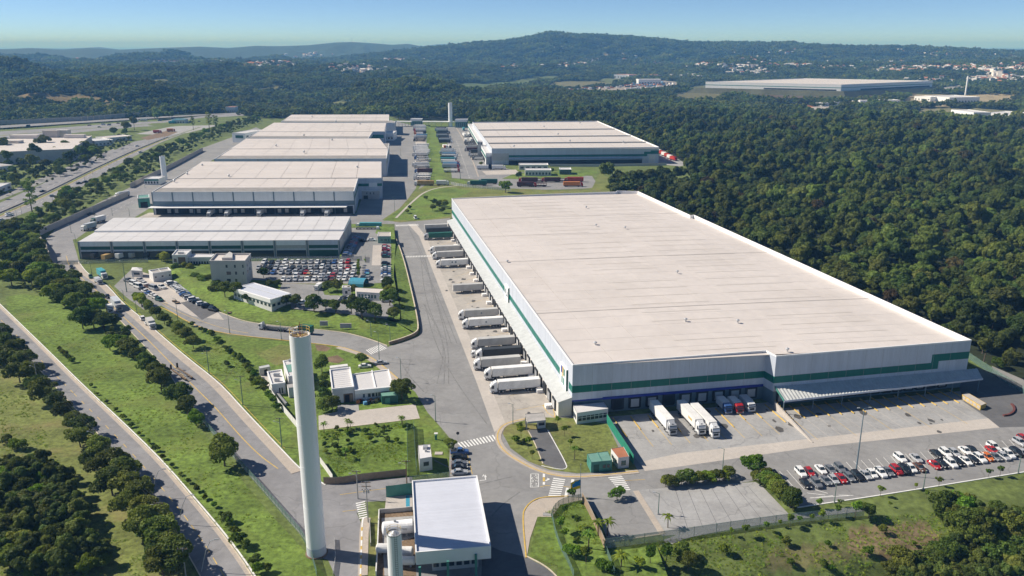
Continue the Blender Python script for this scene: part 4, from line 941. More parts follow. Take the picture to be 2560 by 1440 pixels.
def low_block(name, label, cat, front, depth, h, wall='cladding_bright', roof='roof_sheet_white', z0=0, para=.4, terr=False, group=None):
    a, c = [(T(*p) if terr else P(*p, z0)) for p in front]; u = (c-a).normalized(); n = Vector((-u.y, u.x, 0)); z = min(a.z, c.z)
    return Bld(name, label, cat, [a, c, c+n*depth, a+n*depth], z+h, z, wall, roof, para, group=group, base=z-2 if terr else None)
x = low_block('annexe_building', 'white two storey annexe with a green glazed corner beside the third warehouse', 'annexe', ((582,356),(614,357)), 42, 11); x.windows(0, [(.25,.85)], 5.2, 8.6, 'green_dark', 'glass_green', 4); x.windows(3, even(4,.5), 5.5, 8, 'metal_grey'); x.windows(1, even(4,.5), 5.5, 8, 'metal_grey')
x = low_block('annexe_building', 'low white annexe with teal fascia by the small water tower', 'annexe', ((362,462),(398,462)), 14, 5); x.panel('fascia', 'teal_paint', 0, 0, 1, 3.2, 4.6, -.02, .1); x.windows(0, even(5,.6), 1.0, 2.8, 'metal_grey')
x = low_block('annexe_building', 'green waste compactor shed at the left end of the loading dock', 'shed', ((347,520),(376,518)), 14, 7, 'teal_paint', 'green_sheet'); x.panel('door', 'dark_opening', 0, .2, .8, 0, 4, -.02, .05)
x = low_block('annexe_building', 'white service block on the shaded right side of the third warehouse', 'annexe', ((961,352),(984,352)), 30, 9); x.windows(0, even(3,.5), 2, 4, 'metal_grey'); x.panel('canopy', 'metal_grey', 0, .1, .9, 4.6, 4.9, 0, 3)
x = low_block('annexe_building', 'grey service block with a roof plant beside the dock warehouse', 'annexe', ((905,498),(948,498)), 16, 6.5, 'plaster_grey'); x.windows(0, even(3,.3,.2,.8), 3.6, 5.2, 'metal_grey'); x.panel('door', 'dark_opening', 0, .1, .35, 0, 2.8)
# ---------------------------------------------------------------- warehouse at the right rear
RW = Bld('warehouse', 'long pale warehouse at the right rear with a stepped green band', 'warehouse', [P(*p, 15.6) for p in ((1229.5,371),(1648,367.5),(1493,302),(1181,305))], 15.6, 0, 'cladding', 'roof_joint', 1.3)
lr = lambda y: (1229.5+(1181-1229.5)*(371-y)/66., y); rr_ = lambda y: (1648+(1493-1648)*(367.5-y)/65.5, y)
ys = [371, 359, 343, 326, 306]
for k in range(4): roofpanels(RW.root, [P(*lr(ys[k]),15.6), P(*rr_(ys[k]-3),15.6), P(*rr_(ys[k+1]-3),15.6), P(*lr(ys[k+1]),15.6)], 8, 2, 'roof_sheet', .25, lambda u, v: -1.2+.6*v)
for k in (1, 2, 3):
    a, c = P(*lr(ys[k]),14.75), P(*rr_(ys[k]-3),14.75); d = Vector((-.1,1,0))*.9; b = MB(); b.face([a-d, c-d, c+d, a+d]); b.obj('roof_gutter', 'metal_grey', RW.root); b = MB(); b.box(0, (c-a).length, -.1, .1, 0, .7, fr=lambda X, Y, Z: a+(c-a).normalized()*X+Vector((0,1.2,0))+Vector((0,Y,Z))); b.obj('roof_step', 'steel_blue', RW.root)
i = RW.near((1440,369)); band(RW, i, .0, .93, 6.9, 9.0); band(RW, i, .91, 1, 9.0, 11.2); band(RW, i, .95, 1, 11.2, 12.4)
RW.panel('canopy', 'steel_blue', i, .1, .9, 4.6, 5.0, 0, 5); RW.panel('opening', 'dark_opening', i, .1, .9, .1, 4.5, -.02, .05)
RW.panel('wall_panel', 'plaster_grey', i, .0, .1, 4, 10.8, .0, .1); RW.panel('door', 'plaster_white', i, .94, .98, 0, 8.5, 0, .2)
for p in ((1360,318),(1425,354),(1395,337),(1558,357),(1285,368),(1450,309)): ventilator(RW.root, P(*p, 15.6), 1.5)
ann = Bld('dock_annexe', 'lower white dock annexe running along the left side of the right rear warehouse', 'annexe', [P(*p, 11) for p in (Z2(1085,962),Z2(1130,958),Z2(985,742),Z2(952,742))], 11, 0, 'cladding_bright', 'roof_sheet_white', .6)
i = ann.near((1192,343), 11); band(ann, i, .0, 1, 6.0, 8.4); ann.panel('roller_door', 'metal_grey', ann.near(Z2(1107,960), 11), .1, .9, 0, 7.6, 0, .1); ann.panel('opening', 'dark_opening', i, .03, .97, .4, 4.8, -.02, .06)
sb = low_block('stair_block', 'small grey rooftop block on the annexe of the right rear warehouse', 'roof block', (Z2(1025,985),Z2(1062,985)), 8, 15, 'metal_grey'); sb.windows(0, even(2,.5), 12, 14, 'plaster_grey')
# ---------------------------------------------------------------- low warehouse left of the car park
HD = 9.7
D = Bld('low_warehouse', 'low wide warehouse with two corrugated roofs, next to the staff car park', 'warehouse', [P(*p, HD) for p in ((195,604),(848,599.5))]+[P(876,541,HD+2), P(284,544.5,HD+2)], HD, 0, 'plaster_grey', 'roof_joint', .12)
l = lambda y: (195+89*(604-y)/59.5, y); r = lambda y: (848+28*(599.5-y)/58.5, y)
roofpanels(D.root, [P(195,604,HD), P(848,599.5,HD), P(*r(574),HD+1.3)-Vector((0,0,1.3)), P(*l(577),HD+1.3)-Vector((0,0,1.3))], 16, 2, 'roof_sheet_white', .16, lambda u, v: -.05+.5*v)
roofpanels(D.root, [P(*l(577),HD+1.3), P(*r(574),HD+1.3), P(876,541,HD+2), P(284,544.5,HD+2)], 16, 3, 'roof_sheet_white', .16, lambda u, v: .03)
b = MB(); a, c, e, f = P(*l(577),HD+1.3), P(*r(574),HD+1.3), P(876,541,HD+2), P(284,544.5,HD+2); lo_ = lambda p: Vector((p.x, p.y, HD-.1)); [b.face([lo_(p), lo_(q_), q_, p]) for p, q_ in ((a,c),(c,e),(e,f),(f,a))]; b.obj('clerestory', 'parapet_white', D.root)
i = D.near((520,602)); n = 8
for k in range(n):
    a, c = k/n+.006, (k+1)/n-.006
    D.panel('wall_panel', 'cladding_bright' if k < 7 else 'cladding', i, a, c, 7.0, 9.5, -.02, .08); D.panel('band', 'green_dark' if k != 6 else 'metal_grey', i, a, c, 5.2, 6.95, -.02, .07)
    D.panel('wall_panel', 'cladding', i, a, c, 4.2, 5.15, -.02, .08); D.panel('window_strip', 'glass' if k < 7 else 'green_dark', i, a, c, .3 if k > 3 else .1, 4.15, -.02, .04)
bays(D, i, 8, 0, 9.5); j = D.near((862,570)); D.panel('wall_panel', 'plaster_grey', j, .02, .98, 2, 9.3, -.02, .06); bays(D, j, 3, 0, 9.5, 'plaster_grey', .3)

# ---------------------------------------------------------------- small buildings of the site
def bpx(name, label, cat, px, h, z0=0, wall='plaster_white', roof='roof_sheet_white', para=.35, **k): return Bld(name, label, cat, [P(*p, h) for p in px], h, z0, wall, roof, para, **k)
def ac_unit(b, px, w=1.6, d=1.0):
    p = P(*px, b.h); m = MB(); m.box(p.x-w/2, p.x+w/2, p.y-d/2, p.y+d/2, b.h-.4, b.h+.55); m.obj('air_conditioner', 'metal_grey', b.root)
# gate canopy in the foreground
gc = thing('gate_canopy', 'big flat white gate canopy on posts over the entrance lanes in the foreground', 'canopy', P(1130,1290))
cp = [P(*p, 7) for p in ((1038.8,1380.8),(1227.5,1364.6),(1193,1188),(1029.8,1201))]; ccw = [(p.x, p.y) for p in cp]
if area(ccw) < 0: ccw = ccw[::-1]
b = MB(); inn = inset(ccw, .25)
for k in range(4):
    j = (k+1) % 4; b.face([(*ccw[k],3.9),(*ccw[j],3.9),(*ccw[j],7),(*ccw[k],7)]); b.face([(*inn[j],6.5),(*inn[k],6.5),(*inn[k],7),(*inn[j],7)]); b.face([(*ccw[k],7),(*ccw[j],7),(*inn[j],7),(*inn[k],7)])
b.obj('fascia', 'parapet_white', gc)
b = MB(); b.cap(inset(ccw,.02)[::-1], 5.4); b.obj('soffit', 'cladding', gc)
i2 = [Vector((*p, 6.52)) for p in inn]; k0 = min(range(4), key=lambda k: (i2[k].xy-cp[0].xy).length); i2 = i2[k0:]+i2[:k0]
nseg = 46; gb = MB()
for k in range(nseg):                                               # ribbed roofing, ribs running across
    a0, a1 = i2[0].lerp(i2[3], k/nseg), i2[0].lerp(i2[3], (k+1)/nseg); c0, c1 = i2[1].lerp(i2[2], k/nseg), i2[1].lerp(i2[2], (k+1)/nseg); u = Vector((0,0,.03)); am, cm = a0.lerp(a1, .5)+u, c0.lerp(c1, .5)+u
    m = MB(); m.face([a0, c0, cm, am]); m.face([am, cm, c1, a1]); m.obj('roof_sheet', 'roof_sheet_blue', gc)
for px in ((1050,1440),(1120,1425),(1190,1408),(1045,1270),(1160,1262)):
    p = P(*px, 3.2); b = MB(); b.box(p.x-.25, p.x+.25, p.y-.25, p.y+.25, 0, 5.4); b.obj('post', 'teal_paint', gc)
gh = bpx('gatehouse', 'dark glazed gatehouse sheltered under the white gate canopy', 'gatehouse', ((1080,1392),(1195,1382),(1188,1330),(1074,1340)), 3.6, 0, 'plaster_grey', 'metal_grey', .1); gh.windows(gh.near((1137,1432), 3.6), even(6,.8), .9, 2.7, 'metal_grey'); gh.windows(gh.near((1210,1380),3.6), even(3,.7), .9, 2.7, 'metal_grey')
# glazed gate office in front of the big warehouse
x = bpx('gate_office', 'white gate office with a row of windows in front of the big warehouse corner', 'office', (zh(440,705),zh(855,645),zh(800,562),zh(388,602)), 3.9, para=.12, parawall='teal_paint')
i = x.near(zh(650,675)); x.windows(i, [(.03,.97)], 1.0, 2.1, 'parapet_white', mull=7); x.windows(i, [(.03,.97)], 2.12, 2.7, 'parapet_white', mull=7); x.windows(x.near(zh(414,655)), [(.2,.8)], 1, 2.6, 'parapet_white', mull=2)
x = bpx('weighbridge_booth', 'grey flat roofed booth at the head of the dark weighbridge lane', 'booth', (z8(1395,282),z8(1533,268),z8(1520,212),z8(1378,222)), 3.3, 2.7, 'plaster_grey', 'roof_far_grey', .1, base=2.7)
b = MB(); w0 = [P(*p) for p in (z8(1470,335),z8(1530,328),z8(1515,285),z8(1465,290))]; b.prism(w0, 0, 2.7); bt = b.obj('booth_wall', 'plaster_white', x.root)
for p in (z8(1388,335),z8(1382,300)): q = P(*p); b = MB(); b.box(q.x-.2, q.x+.2, q.y-.2, q.y+.2, 0, 2.7); b.obj('post', 'plaster_grey', x.root)
q0, q1 = w0[0], w0[1]; u = (q1-q0).normalized(); b = MB(); b.box(.3, (q1-q0).length-.3, -.05, .05, 1.0, 2.1, fr=lambda X, Y, Z: q0+u*X+Vector((u.y,-u.x,0))*Y+Vector((0,0,Z))); wf = b.obj('window', 'metal_grey', x.root); b = MB(); b.box(.4, (q1-q0).length-.4, 0, .08, 1.1, 2.0, fr=lambda X, Y, Z: q0+u*X+Vector((u.y,-u.x,0))*Y+Vector((0,0,Z))); b.obj('pane', 'glass', wf)
x = bpx('cabin', 'teal metal cabin with a ridged roof beside the front crossing', 'cabin', (zh(630,1362),zh(910,1335),zh(850,1216),zh(575,1250)), 3.2, 0, 'teal_paint', 'green_sheet', .06); i = x.near(zh(770,1350)); x.windows(i, [(.55,.7),(.75,.9)], 1.1, 2.1, 'green_dark'); x.panel('door', 'green_dark', i, .12, .38, 0, 2.3)
b = MB(); a = P(*zh(711,1232), 3.25); c = P(*zh(772,1350), 3.25); b.tube(a, c, .08, .08, 6); b.obj('roof_ridge', 'teal_paint', x.root)
x = bpx('kiosk', 'small white kiosk with a faded red roof beside the teal cabin', 'kiosk', (zh(990,1302),zh(1135,1285),zh(1060,1153),zh(895,1180)), 3.4, 0, 'plaster_white', 'terracotta', .08, parawall='terracotta'); i = x.near(zh(1062,1293)); x.windows(i, [(.3,.72)], .9, 2.3, 'green_dark', 'glass_green'); x.windows(x.near(zh(942,1241)), [(.1,.4),(.55,.85)], 1, 2.2, 'metal_grey')
x = bpx('pump_house', 'small white block with a rooftop box on the lawn left of the zebra crossing', 'pump house', (z8(590,556),z8(685,540),z8(672,447),z8(580,455)), 4.0, para=.12); i = x.near(z8(637,548)); x.windows(i, [(.3,.75)], 1.5, 2.8, 'metal_grey'); ac_unit(x, z8(635,475), 1.2, 1.6); ac_unit(x, z8(640,500), .6, .6)
# buildings round the water tower
x = bpx('workshop', 'grey flat roofed workshop with rooftop plant, left of the water tower', 'workshop', (ze(340,580),ze(535,552),ze(482,362),ze(275,395)), 4.0, para=.45); i = x.near(ze(437,566)); x.windows(i, [(.5,.62),(.68,.8)], .3, 2.4, 'metal_grey'); ac_unit(x, ze(415,445), 2, .9); ac_unit(x, ze(420,520), 1.6, .8)
x = bpx('workshop', 'white workshop with a pale green roof strip partly behind the water tower', 'workshop', (ze(580,462),ze(800,430),ze(735,205),ze(503,240)), 5.2, para=.3); i = x.near(ze(690,446)); x.windows(i, [(.25,.4),(.5,.65)], 1.2, 3, 'metal_grey', 'glass_green')
b = MB(); c = [P(*p, 5.05) for p in (ze(575,405),ze(785,375),ze(760,270),ze(545,300))]; b.prism(c, 4.95, 5.02); b.obj('roof_strip', 'green_sheet', x.root); ac_unit(x, ze(640,240), 2.4, .9); ac_unit(x, ze(670,265), 1.8, .6)
x = bpx('workshop', 'low grey outbuilding at the left foot of the water tower view', 'outbuilding', (ze(582,632),ze(800,600),ze(780,552),ze(560,577)), 3.6, para=.1, roof='roof_far_grey'); i = x.near(ze(690,616)); x.windows(i, [(.35,.5)], .8, 2.4, 'green_dark')
x = bpx('shed', 'corrugated lean-to shed at the top left of the workshop yard', 'shed', (ze(165,352),ze(320,322),ze(300,290),ze(152,322)), 2.8, para=.05, wall='metal_grey', roof='corrugated'); x.panel('door', 'dark_opening', x.near(ze(242,337)), .4, .7, 0, 2)
x = bpx('canteen', 'white canteen block with a high fascia and a brown doorway', 'building', (ze(1210,645),ze(1525,612),ze(1470,330),ze(1175,368)), 5.2, para=.5); i = x.near(ze(1367,628)); x.panel('doorway', 'wood', i, .5, .93, 0, 3.0, -.02, .06); x.panel('door', 'dark_opening', i, .56, .76, 0, 2.6, 0, .09); x.panel('door', 'wall_brown', i, .8, .9, 0, 2.6, 0, .1)
b = MB(); fr, L = x.frame(i); b.box(.2, .5, .1, .4, 0, 3.2, fr=fr); b.obj('post', 'plaster_white', x.root); b = MB(); c = [P(*p, 5.0) for p in (ze(1180,362),ze(1440,328),ze(1432,300),ze(1178,330))]; b.prism(c, 3.8, 5.4); b.obj('rear_annexe', 'plaster_white', x.root)
for k in range(10):
    a0 = P(*ze(1210,640), 4.72).lerp(P(*ze(1178,372), 4.72), (k+.5)/10); a1 = P(*ze(1520,608), 4.72).lerp(P(*ze(1468,335), 4.72), (k+.5)/10); b = MB(); b.tube(a0.lerp(a1, .03), a0.lerp(a1, .97), .05, .05, 4); b.obj('roof_rib', 'roof_sheet_white', x.root)
x = bpx('canteen', 'lower white wing with a row of windows beside the canteen block', 'building', (ze(1535,660),ze(2090,606),ze(2025,362),ze(1500,432)), 4.2, para=.3); i = x.near(ze(1812,633)); x.windows(i, [(.2,.26),(.33,.41),(.43,.51),(.53,.58),(.6,.65),(.75,.93)], 1.2, 2.5, 'metal_grey'); x.panel('fascia', 'parapet_white', i, 0, 1, 2.9, 4.2, 0, .5)
b = MB(); c = [P(*p, 4.15) for p in (ze(1830,625),ze(1845,623),ze(1790,375),ze(1775,377))]; b.prism(c, 3.9, 4.2); b.obj('roof_divider', 'parapet_white', x.root)
x = bpx('shed', 'green painted shed beside the canteen garden', 'shed', (ze(1925,752),ze(2160,735),ze(2110,682),ze(1905,697)), 2.8, para=.05, wall='green_dark', roof='green_sheet'); x.panel('door', 'teal_paint', x.near(ze(2040,743)), .2, .5, 0, 2)
# offices on the car park terrace
x = bpx('office_block', 'grey four storey office block with few windows at the left end of the car park', 'office block', (zb(990,570),zb(1700,570),zb(1815,425),zb(1120,425)), 14.2, PL, 'plaster_grey', 'roof_sheet', .8, parawall='plaster_grey'); i = x.near(zb(1345,570))
for z, sp in ((8.6,[(.43,.5),(.67,.73),(.9,.95)]),(5.3,[(.44,.58),(.68,.75),(.9,.94)]),(1.8,[(.43,.55),(.66,.74)])): x.windows(i, sp, z, z+1.7, 'plaster_white')
x.panel('cornice', 'plaster_grey', i, 0, 1, 10.2, 12.2, 0, .3); j = x.near(zb(1757,497)); x.windows(j, [(.2,.3),(.5,.6),(.75,.9)], 8.6, 10.2, 'plaster_white'); x.windows(j, [(.2,.3),(.55,.7)], 5.2, 6.8, 'plaster_white')
b = MB(); c = [P(*p, 13.4) for p in (zb(1240,565),zb(1450,560),zb(1455,470),zb(1395,440),zb(1370,460))]; b.prism(c, 13.3, 14.6); b.obj('roof_tank_room', 'plaster_grey', x.root)
x = bpx('office_block', 'white two storey pavilion left of the grey office block', 'office', (zb(238,455),zb(520,455),zb(625,352),zb(332,350)), 7.5, 0, 'plaster_white', 'roof_sheet_white', .5); i = x.near(zb(380,455)); x.panel('curtain_wall', 'wood', i, .4, .92, 2.6, 6.2, 0, .06); x.windows(i, [(.08,.3)], 3.5, 5.5, 'metal_grey'); ac_unit(x, zb(420,420), 3, 1)
x = bpx('link_corridor', 'long low white corridor joining the pavilion to the grey office block', 'corridor', (zb(512,505),zb(1030,500),zb(1090,440),zb(628,436)), 5.6, 0, 'plaster_white', 'roof_sheet_white', .3); i = x.near(zb(770,503)); x.windows(i, even(9,.75,.05,.98), 1.8, 3.4, 'metal_grey')
x = bpx('low_office', 'long low white building with a blue grey roof on the terrace edge', 'office', ((677,747.5),(726,733),(635,706.5),(582.5,719)), 6.6, PL, 'plaster_white', 'roof_sheet_blue', .16)
for pxx, n in (((630,733), 10), ((701,740), 4)):
    i = x.near(pxx); x.panel('fascia', 'parapet_white', i, -.005, 1.005, 2.9, 4.55, 0, .5); x.windows(i, even(n,.6), .9, 2.2, 'metal_grey')
b = MB(); a, c = P(608,713,6.6), P(701,740,6.6); b.tube(a, c, .12, .12, 5); b.obj('roof_ridge', 'metal_grey', x.root)
x = bpx('gate_lodge', 'small white lodge with a pyramid roof at the car compound entrance', 'lodge', (za(1750,830),za(1892,836),za(1895,800),za(1765,795)), 3.4, 0, para=.1); i = x.near(za(1820,833)); x.windows(i, [(.2,.75)], 1.2, 2.3, 'wood')
q = [P(*p, 3.5) for p in (za(1745,830),za(1897,838),za(1900,798),za(1760,792))]; ap = sum(q, Vector())/4+Vector((0,0,1.0)); b = MB()
for k in range(4): b.face([q[k], q[(k+1) % 4], ap])
b.obj('pyramid_roof', 'roof_sheet_white', x.root)
x = bpx('gate_lodge', 'white compound office with a sunken grey roof beside the parked cars', 'office', (za(2035,870),za(2282,832),za(2240,788),za(1980,828)), 4.4, 0, roof='roof_far_grey', para=.5); i = x.near(za(2160,850)); x.windows(i, [(.1,.18),(.45,.55),(.85,.93)], 1.8, 2.6, 'wood'); b = MB(); b.tube(P(*za(2105,808),4.3), P(*za(2150,850),4.3), .15, .15, 5); b.obj('roof_divider', 'plaster_white', x.root)
x = bpx('kiosk', 'pale teal kiosk at the top of the staff car park drive', 'kiosk', (zc(1867,58),zc(2055,58),zc(2052,0),zc(1872,0)), PL+4.2, PL, 'green_sheet', 'concrete_pale', .2, parawall='plaster_white'); i = x.near(zc(1960,58)); x.windows(i, [(.2,.38),(.48,.72),(.76,.9)], 1.2, 2.5, 'teal_paint', 'glass_green')
x = bpx('staff_hall', 'low pale pavilion with a thin roof among trees below the staff car park', 'pavilion', (zc(1560,858),zc(1925,880),zc(1957,820),zc(1540,798)), PL+3.6, PL, 'plaster_white', 'roof_sheet', .1); i = x.near(zc(1742,869)); x.windows(i, even(6,.7,.05,.8), .9, 2.6, 'metal_grey', 'glass_green')
x = bpx('staff_hall', 'small white block attached to the left of the pale pavilion', 'block', (zc(1355,800),zc(1480,795),zc(1475,765),zc(1365,768)), PL+4, PL, 'plaster_white', 'roof_sheet', .2); x.windows(x.near(zc(1417,797)), [(.3,.6)], 1, 2.4, 'metal_grey')
t = thing('tarpaulin_shelter', 'blue tarpaulin shelter behind the pale pavilion', 'shelter', P(*zc(1560,790), PL)); a, c = P(*zc(1440,790), PL), P(*zc(1660,800), PL); d = (c-a).normalized(); n = Vector((-d.y, d.x, 0)); secs = []
for k in range(9): u = a.lerp(c, k/8); secs.append([u+n*(4-4*math.cos(s))+Vector((0,0,3.2*math.sin(s)**.8 if 0 < s < 3.14 else 0)) for s in [math.pi*q/8 for q in range(9)]])
b = MB()
for s0, s1 in zip(secs, secs[1:]):
    for k in range(8): b.face([s0[k], s1[k], s1[k+1], s0[k+1]])
b.obj('cover', 'canvas_blue', t); b = MB()
for s0 in (secs[0], secs[-1]):
    for k in range(8): b.tube(s0[k], s0[k+1], .06, .06, 4)
b.obj('frame', 'galvanised', t)
for lab, px, h, wl in (('flat white rest house beside the right rear warehouse', (Z2(1332,1085),Z2(1550,1085)), 4.5, 'plaster_white'), ('white drivers office with many windows on the green island', (Z2(1378,1130),Z2(1572,1130)), 5.0, 'plaster_white'), ('green kiosk with a white roof on the lawn by the red lorries', (Z2(1636,1121),Z2(1722,1121)), 4.6, 'green_dark')):
    x = low_block('rest_house', lab, 'building', px, 12, h, wl); x.windows(0, even(8 if h > 4.6 else 5,.6), 1, 3, 'metal_grey')
for lab, px, h, dp, wl in (('teal glazed block in the middle of the rear gate', (Z2(526,757),Z2(612,757)), 9.5, 12, 'teal_paint'), ('teal glazed rear office beside the right rear warehouse', (Z2(858,772),Z2(950,772)), 11, 16, 'teal_paint')):
    x = low_block('rear_gate', lab, 'gate building', px, dp, h, wl); x.windows(0, even(6,.85), 1, h-4, 'metal_grey', 'glass_green', 1); x.panel('fascia', 'parapet_white', 0, 0, 1, h-3, h-.1, 0, .4)
for lab, p0, p1 in (('long thin white canopy right of the teal rear gate block', Z2(612,730), Z2(850,732)), ('short thin white canopy left of the teal rear gate block', Z2(412,730), Z2(530,730))):
    a, c = P(*p0, 6.5), P(*p1, 6.5); t = thing('rear_canopy', lab, 'canopy', (a.x, a.y, 0)); b = MB(); b.box(0, (c-a).length, 0, 9, 0, .8, fr=lambda X, Y, Z: a+(c-a).normalized()*X+Vector((0,Y,Z))); b.obj('roof', 'parapet_white', t)
    for k in range(6): q = a.lerp(c, k/5); b = MB(); b.box(q.x-.2, q.x+.2, q.y+3, q.y+3.4, 0, 6.5); b.obj('post', 'metal_grey', t)
# ---------------------------------------------------------------- far buildings
Bq = T(2100,243)+Vector((0,0,13)); A = Bq+Vector((-265,150,0)); Cq = Bq+Vector((300,200,0))
zz = Bq.z; far = Bld('far_warehouse', 'big white warehouse with a teal line far away on a terrace above the wood', 'warehouse', [A, Bq, Cq, A+(Cq-Bq)], zz+14, zz, 'parapet_white', 'roof_sheet', 1.0, base=zz-.5)
b = MB(); o_ = inset(far.p, -12); u_ = inset(far.p, -48); b.cap(o_, zz-.05)
for k in range(4): j = (k+1) % 4; b.face([(*u_[k], zz-32), (*u_[j], zz-32), (*o_[j], zz-.05), (*o_[k], zz-.05)], 0)
struct(b.obj('terrace_bank', 'cut_bank')); FARBANK = u_
i, j = [min(range(4), key=lambda k: (Vector(far.p[k]).lerp(Vector(far.p[(k+1) % 4]), .5)-q.xy).length) for q in (A.lerp(Bq, .5), Bq.lerp(Cq, .5))]
for k in (i, j): far.panel('band', 'teal_paint', k, 0, 1, 6.2, 7.6, -.02, .15); far.panel('opening', 'dark_opening', k, .2 if k == j else .45, .97, .2, 3, -.02, .1)
for lab, px, dp, h, wl, rf in (
  ('white factory with a terracotta roof on the far hillside beyond the fields', ((1535,196.5),(1570,196.5)), 60, 13, 'cladding_bright', 'terracotta'),
  ('far grey and terracotta factory wing beside the white factory', ((1572,197),(1655,197)), 55, 12, 'plaster_grey', 'terracotta'),
  ('white far office with rows of blue windows near the lorry park', ((1596,212.5),(1652,212.5)), 40, 16, 'cladding_bright', 'roof_sheet_white'),
  ('white works hall with a blue line far right below the terrace', ((2372,258),(2447,260)), 70, 14, 'cladding_bright', 'roof_sheet_white'),
  ('small white works hall left of the blue lined hall', ((2285,250),(2325,254)), 25, 9, 'cladding_bright', 'roof_sheet_white'),
  ('white hall half hidden by trees at the right edge of the wood', ((2432,298),(2475,299)), 60, 11, 'cladding_bright', 'roof_sheet_white'),
  ('wide flat white hall among trees right of the red earth', ((2150,257),(2250,257)), 30, 5, 'cladding_bright', 'roof_sheet_white'),
  ('low white plant by the patch of red earth', ((2055,266),(2100,264)), 20, 7, 'cladding_bright', 'roof_sheet_white'),
  ('hall with a turquoise roof cut by the right edge of the photograph', ((2546,345),(2660,352)), 50, 9, 'concrete_pale', 'teal_paint'),
  ('white sheds far behind the right lorry park', ((2455,297),(2620,306)), 70, 9, 'cladding_bright', 'roof_sheet_white')):
    x = low_block('far_building', lab, 'building', px, dp, h, wl, rf, terr=True); nw = max(4, int((px[1][0]-px[0][0])/7)); x.windows(0, even(nw,.5), h*.25, h*.5, 'metal_grey')
x = bpx('factory', 'grey flat factory with rooftop plant beside the highway at the left edge', 'factory', ((-70,383),(180,372),(229,340),(228,338),(0,346)), 12, 0, 'plaster_grey', 'roof_sheet', .8, parawall='plaster_grey')
for k, (px, w, d, hh, m) in enumerate(((Z1(190,845),30,8,3,'roof_sheet'),(Z1(385,838),16,6,7,'concrete_pale'),(Z1(470,828),14,9,6,'plaster_grey'),(Z1(560,842),22,6,3,'roof_sheet'),(Z1(90,880),20,8,2,'roof_sheet'))):
    p = P(*px, 12); b = MB(); b.box(p.x-w/2, p.x+w/2, p.y-d/2, p.y+d/2, 11, 12+hh); b.obj('roof_plant', m, x.root)
for lab, px, dp, h, rf in (('white sheds with mixed roofs right of the grey factory', ((238,366),(285,362)), 30, 6, 'roof_sheet_white'), ('small pale workshops beside the frontage road', ((262,356),(330,350)), 22, 5, 'roof_sheet'), ('grey roofed sheds among trees near the highway', ((30,392),(82,388)), 25, 5, 'roof_far_grey'), ('low flat sheds at the left edge by the frontage road', ((-10,432),(35,426)), 25, 5, 'roof_far_grey'), ('long sheds beside the frontage road in the left corner', ((-40,500),(30,472)), 15, 5, 'roof_sheet_white'), ('blue roofed filling station beyond the highway', ((430,309),(462,309)), 14, 6, 'canvas_blue'), ('white roofed toll station far up the highway', ((480,281),(530,281)), 18, 7, 'roof_sheet_white'), ('red roofed road house far up the highway', ((565,281),(588,281)), 18, 9, 'terracotta')):
    x = low_block('roadside_building', lab, 'building', px, dp, h, 'plaster_white', rf); x.windows(0, even(5,.5), 1, 3, 'metal_grey')
t = thing('noise_wall', 'long dark concrete noise wall beyond the far highway', 'wall', P(100,308)); pts = poly([(-60,318),(0,311),(100,307),(205,302),(290,295),(350,291)])
for k, (a, c) in enumerate(zip(pts, pts[1:])):
    m = 6
    for s in range(m): p, q = a.lerp(c, s/m+.003), a.lerp(c, (s+1)/m-.003); b = MB(); n = Vector((-(q-p).y, (q-p).x, 0)).normalized()*.4; b.prism([p-n, q-n, q+n, p+n], 0, 6); b.obj('wall_panel', 'wall_stone', t)
# ---------------------------------------------------------------- towers and tanks
t = thing('water_tower', 'tall plain white cylindrical water tower with a yellow railing on top', 'water tower', P(792,1383)); o = t.location; n = 40
secs = [[Vector((r*math.cos(k*2*math.pi/n), r*math.sin(k*2*math.pi/n), z))+o for k in range(n)] for z, r in ((0,2.18),(.4,2.18),(2.2,2.18),(2.25,2.14),(17.5,2.12),(35,2.14),(52.4,2.16))]
b = MB(); b.loft(secs[2:], caps=False); b.obj('shell', 'tower_paint', t, smooth=True); b = MB(); b.loft(secs[:4], caps=False); b.obj('base_ring', 'cladding', t, smooth=True)
for z in (12.4,22.4,32.4,42.4):
    b = MB(); b.loft([[Vector((r*math.cos(k*2*math.pi/n), r*math.sin(k*2*math.pi/n), q))+o for k in range(n)] for q, r in ((z,2.1),(z+.03,2.15),(z+.12,2.15),(z+.15,2.1))], caps=False); b.obj('weld_band', 'tower_paint', t)
b = MB(); b.cap([(1.96*math.cos(k*2*math.pi/n)+o.x, 1.96*math.sin(k*2*math.pi/n)+o.y) for k in range(n)], 51.9); b.obj('tank_top', 'wall_brown', t)
b = MB(); b.loft([[Vector((r*math.cos(k*2*math.pi/n), r*math.sin(k*2*math.pi/n), z))+o for k in range(n)] for z, r in ((52.3,2.1),(52.46,2.12),(52.46,1.96),(51.9,1.96))], caps=False); b.obj('rim', 'tower_paint', t)
for z, m in ((53.1,0),(53.7,1)):
    b = MB()
    for k in range(n): b.tube(*[Vector((2.05*math.cos(s*2*math.pi/n), 2.05*math.sin(s*2*math.pi/n), z))+o for s in (k, k+1)], .045, .045, 5, False)
    b.obj('railing', 'yellow_paint', t)
for k in range(12): a = k*math.pi/6; b = MB(); p = Vector((2.05*math.cos(a), 2.05*math.sin(a), 52.4))+o; b.tube(p, p+Vector((0,0,1.3)), .045, .045, 5); b.obj('rail_post', 'yellow_paint', t)
b = MB(); b.tube(o+Vector((.1,0,51.9)), o+Vector((.1,0,55.2)), .07, .05, 6); b.tube(o+Vector((0,0,54.6)), o+Vector((.7,0,54.6)), .06, .06, 5); b.obj('mast', 'rust_red', t)
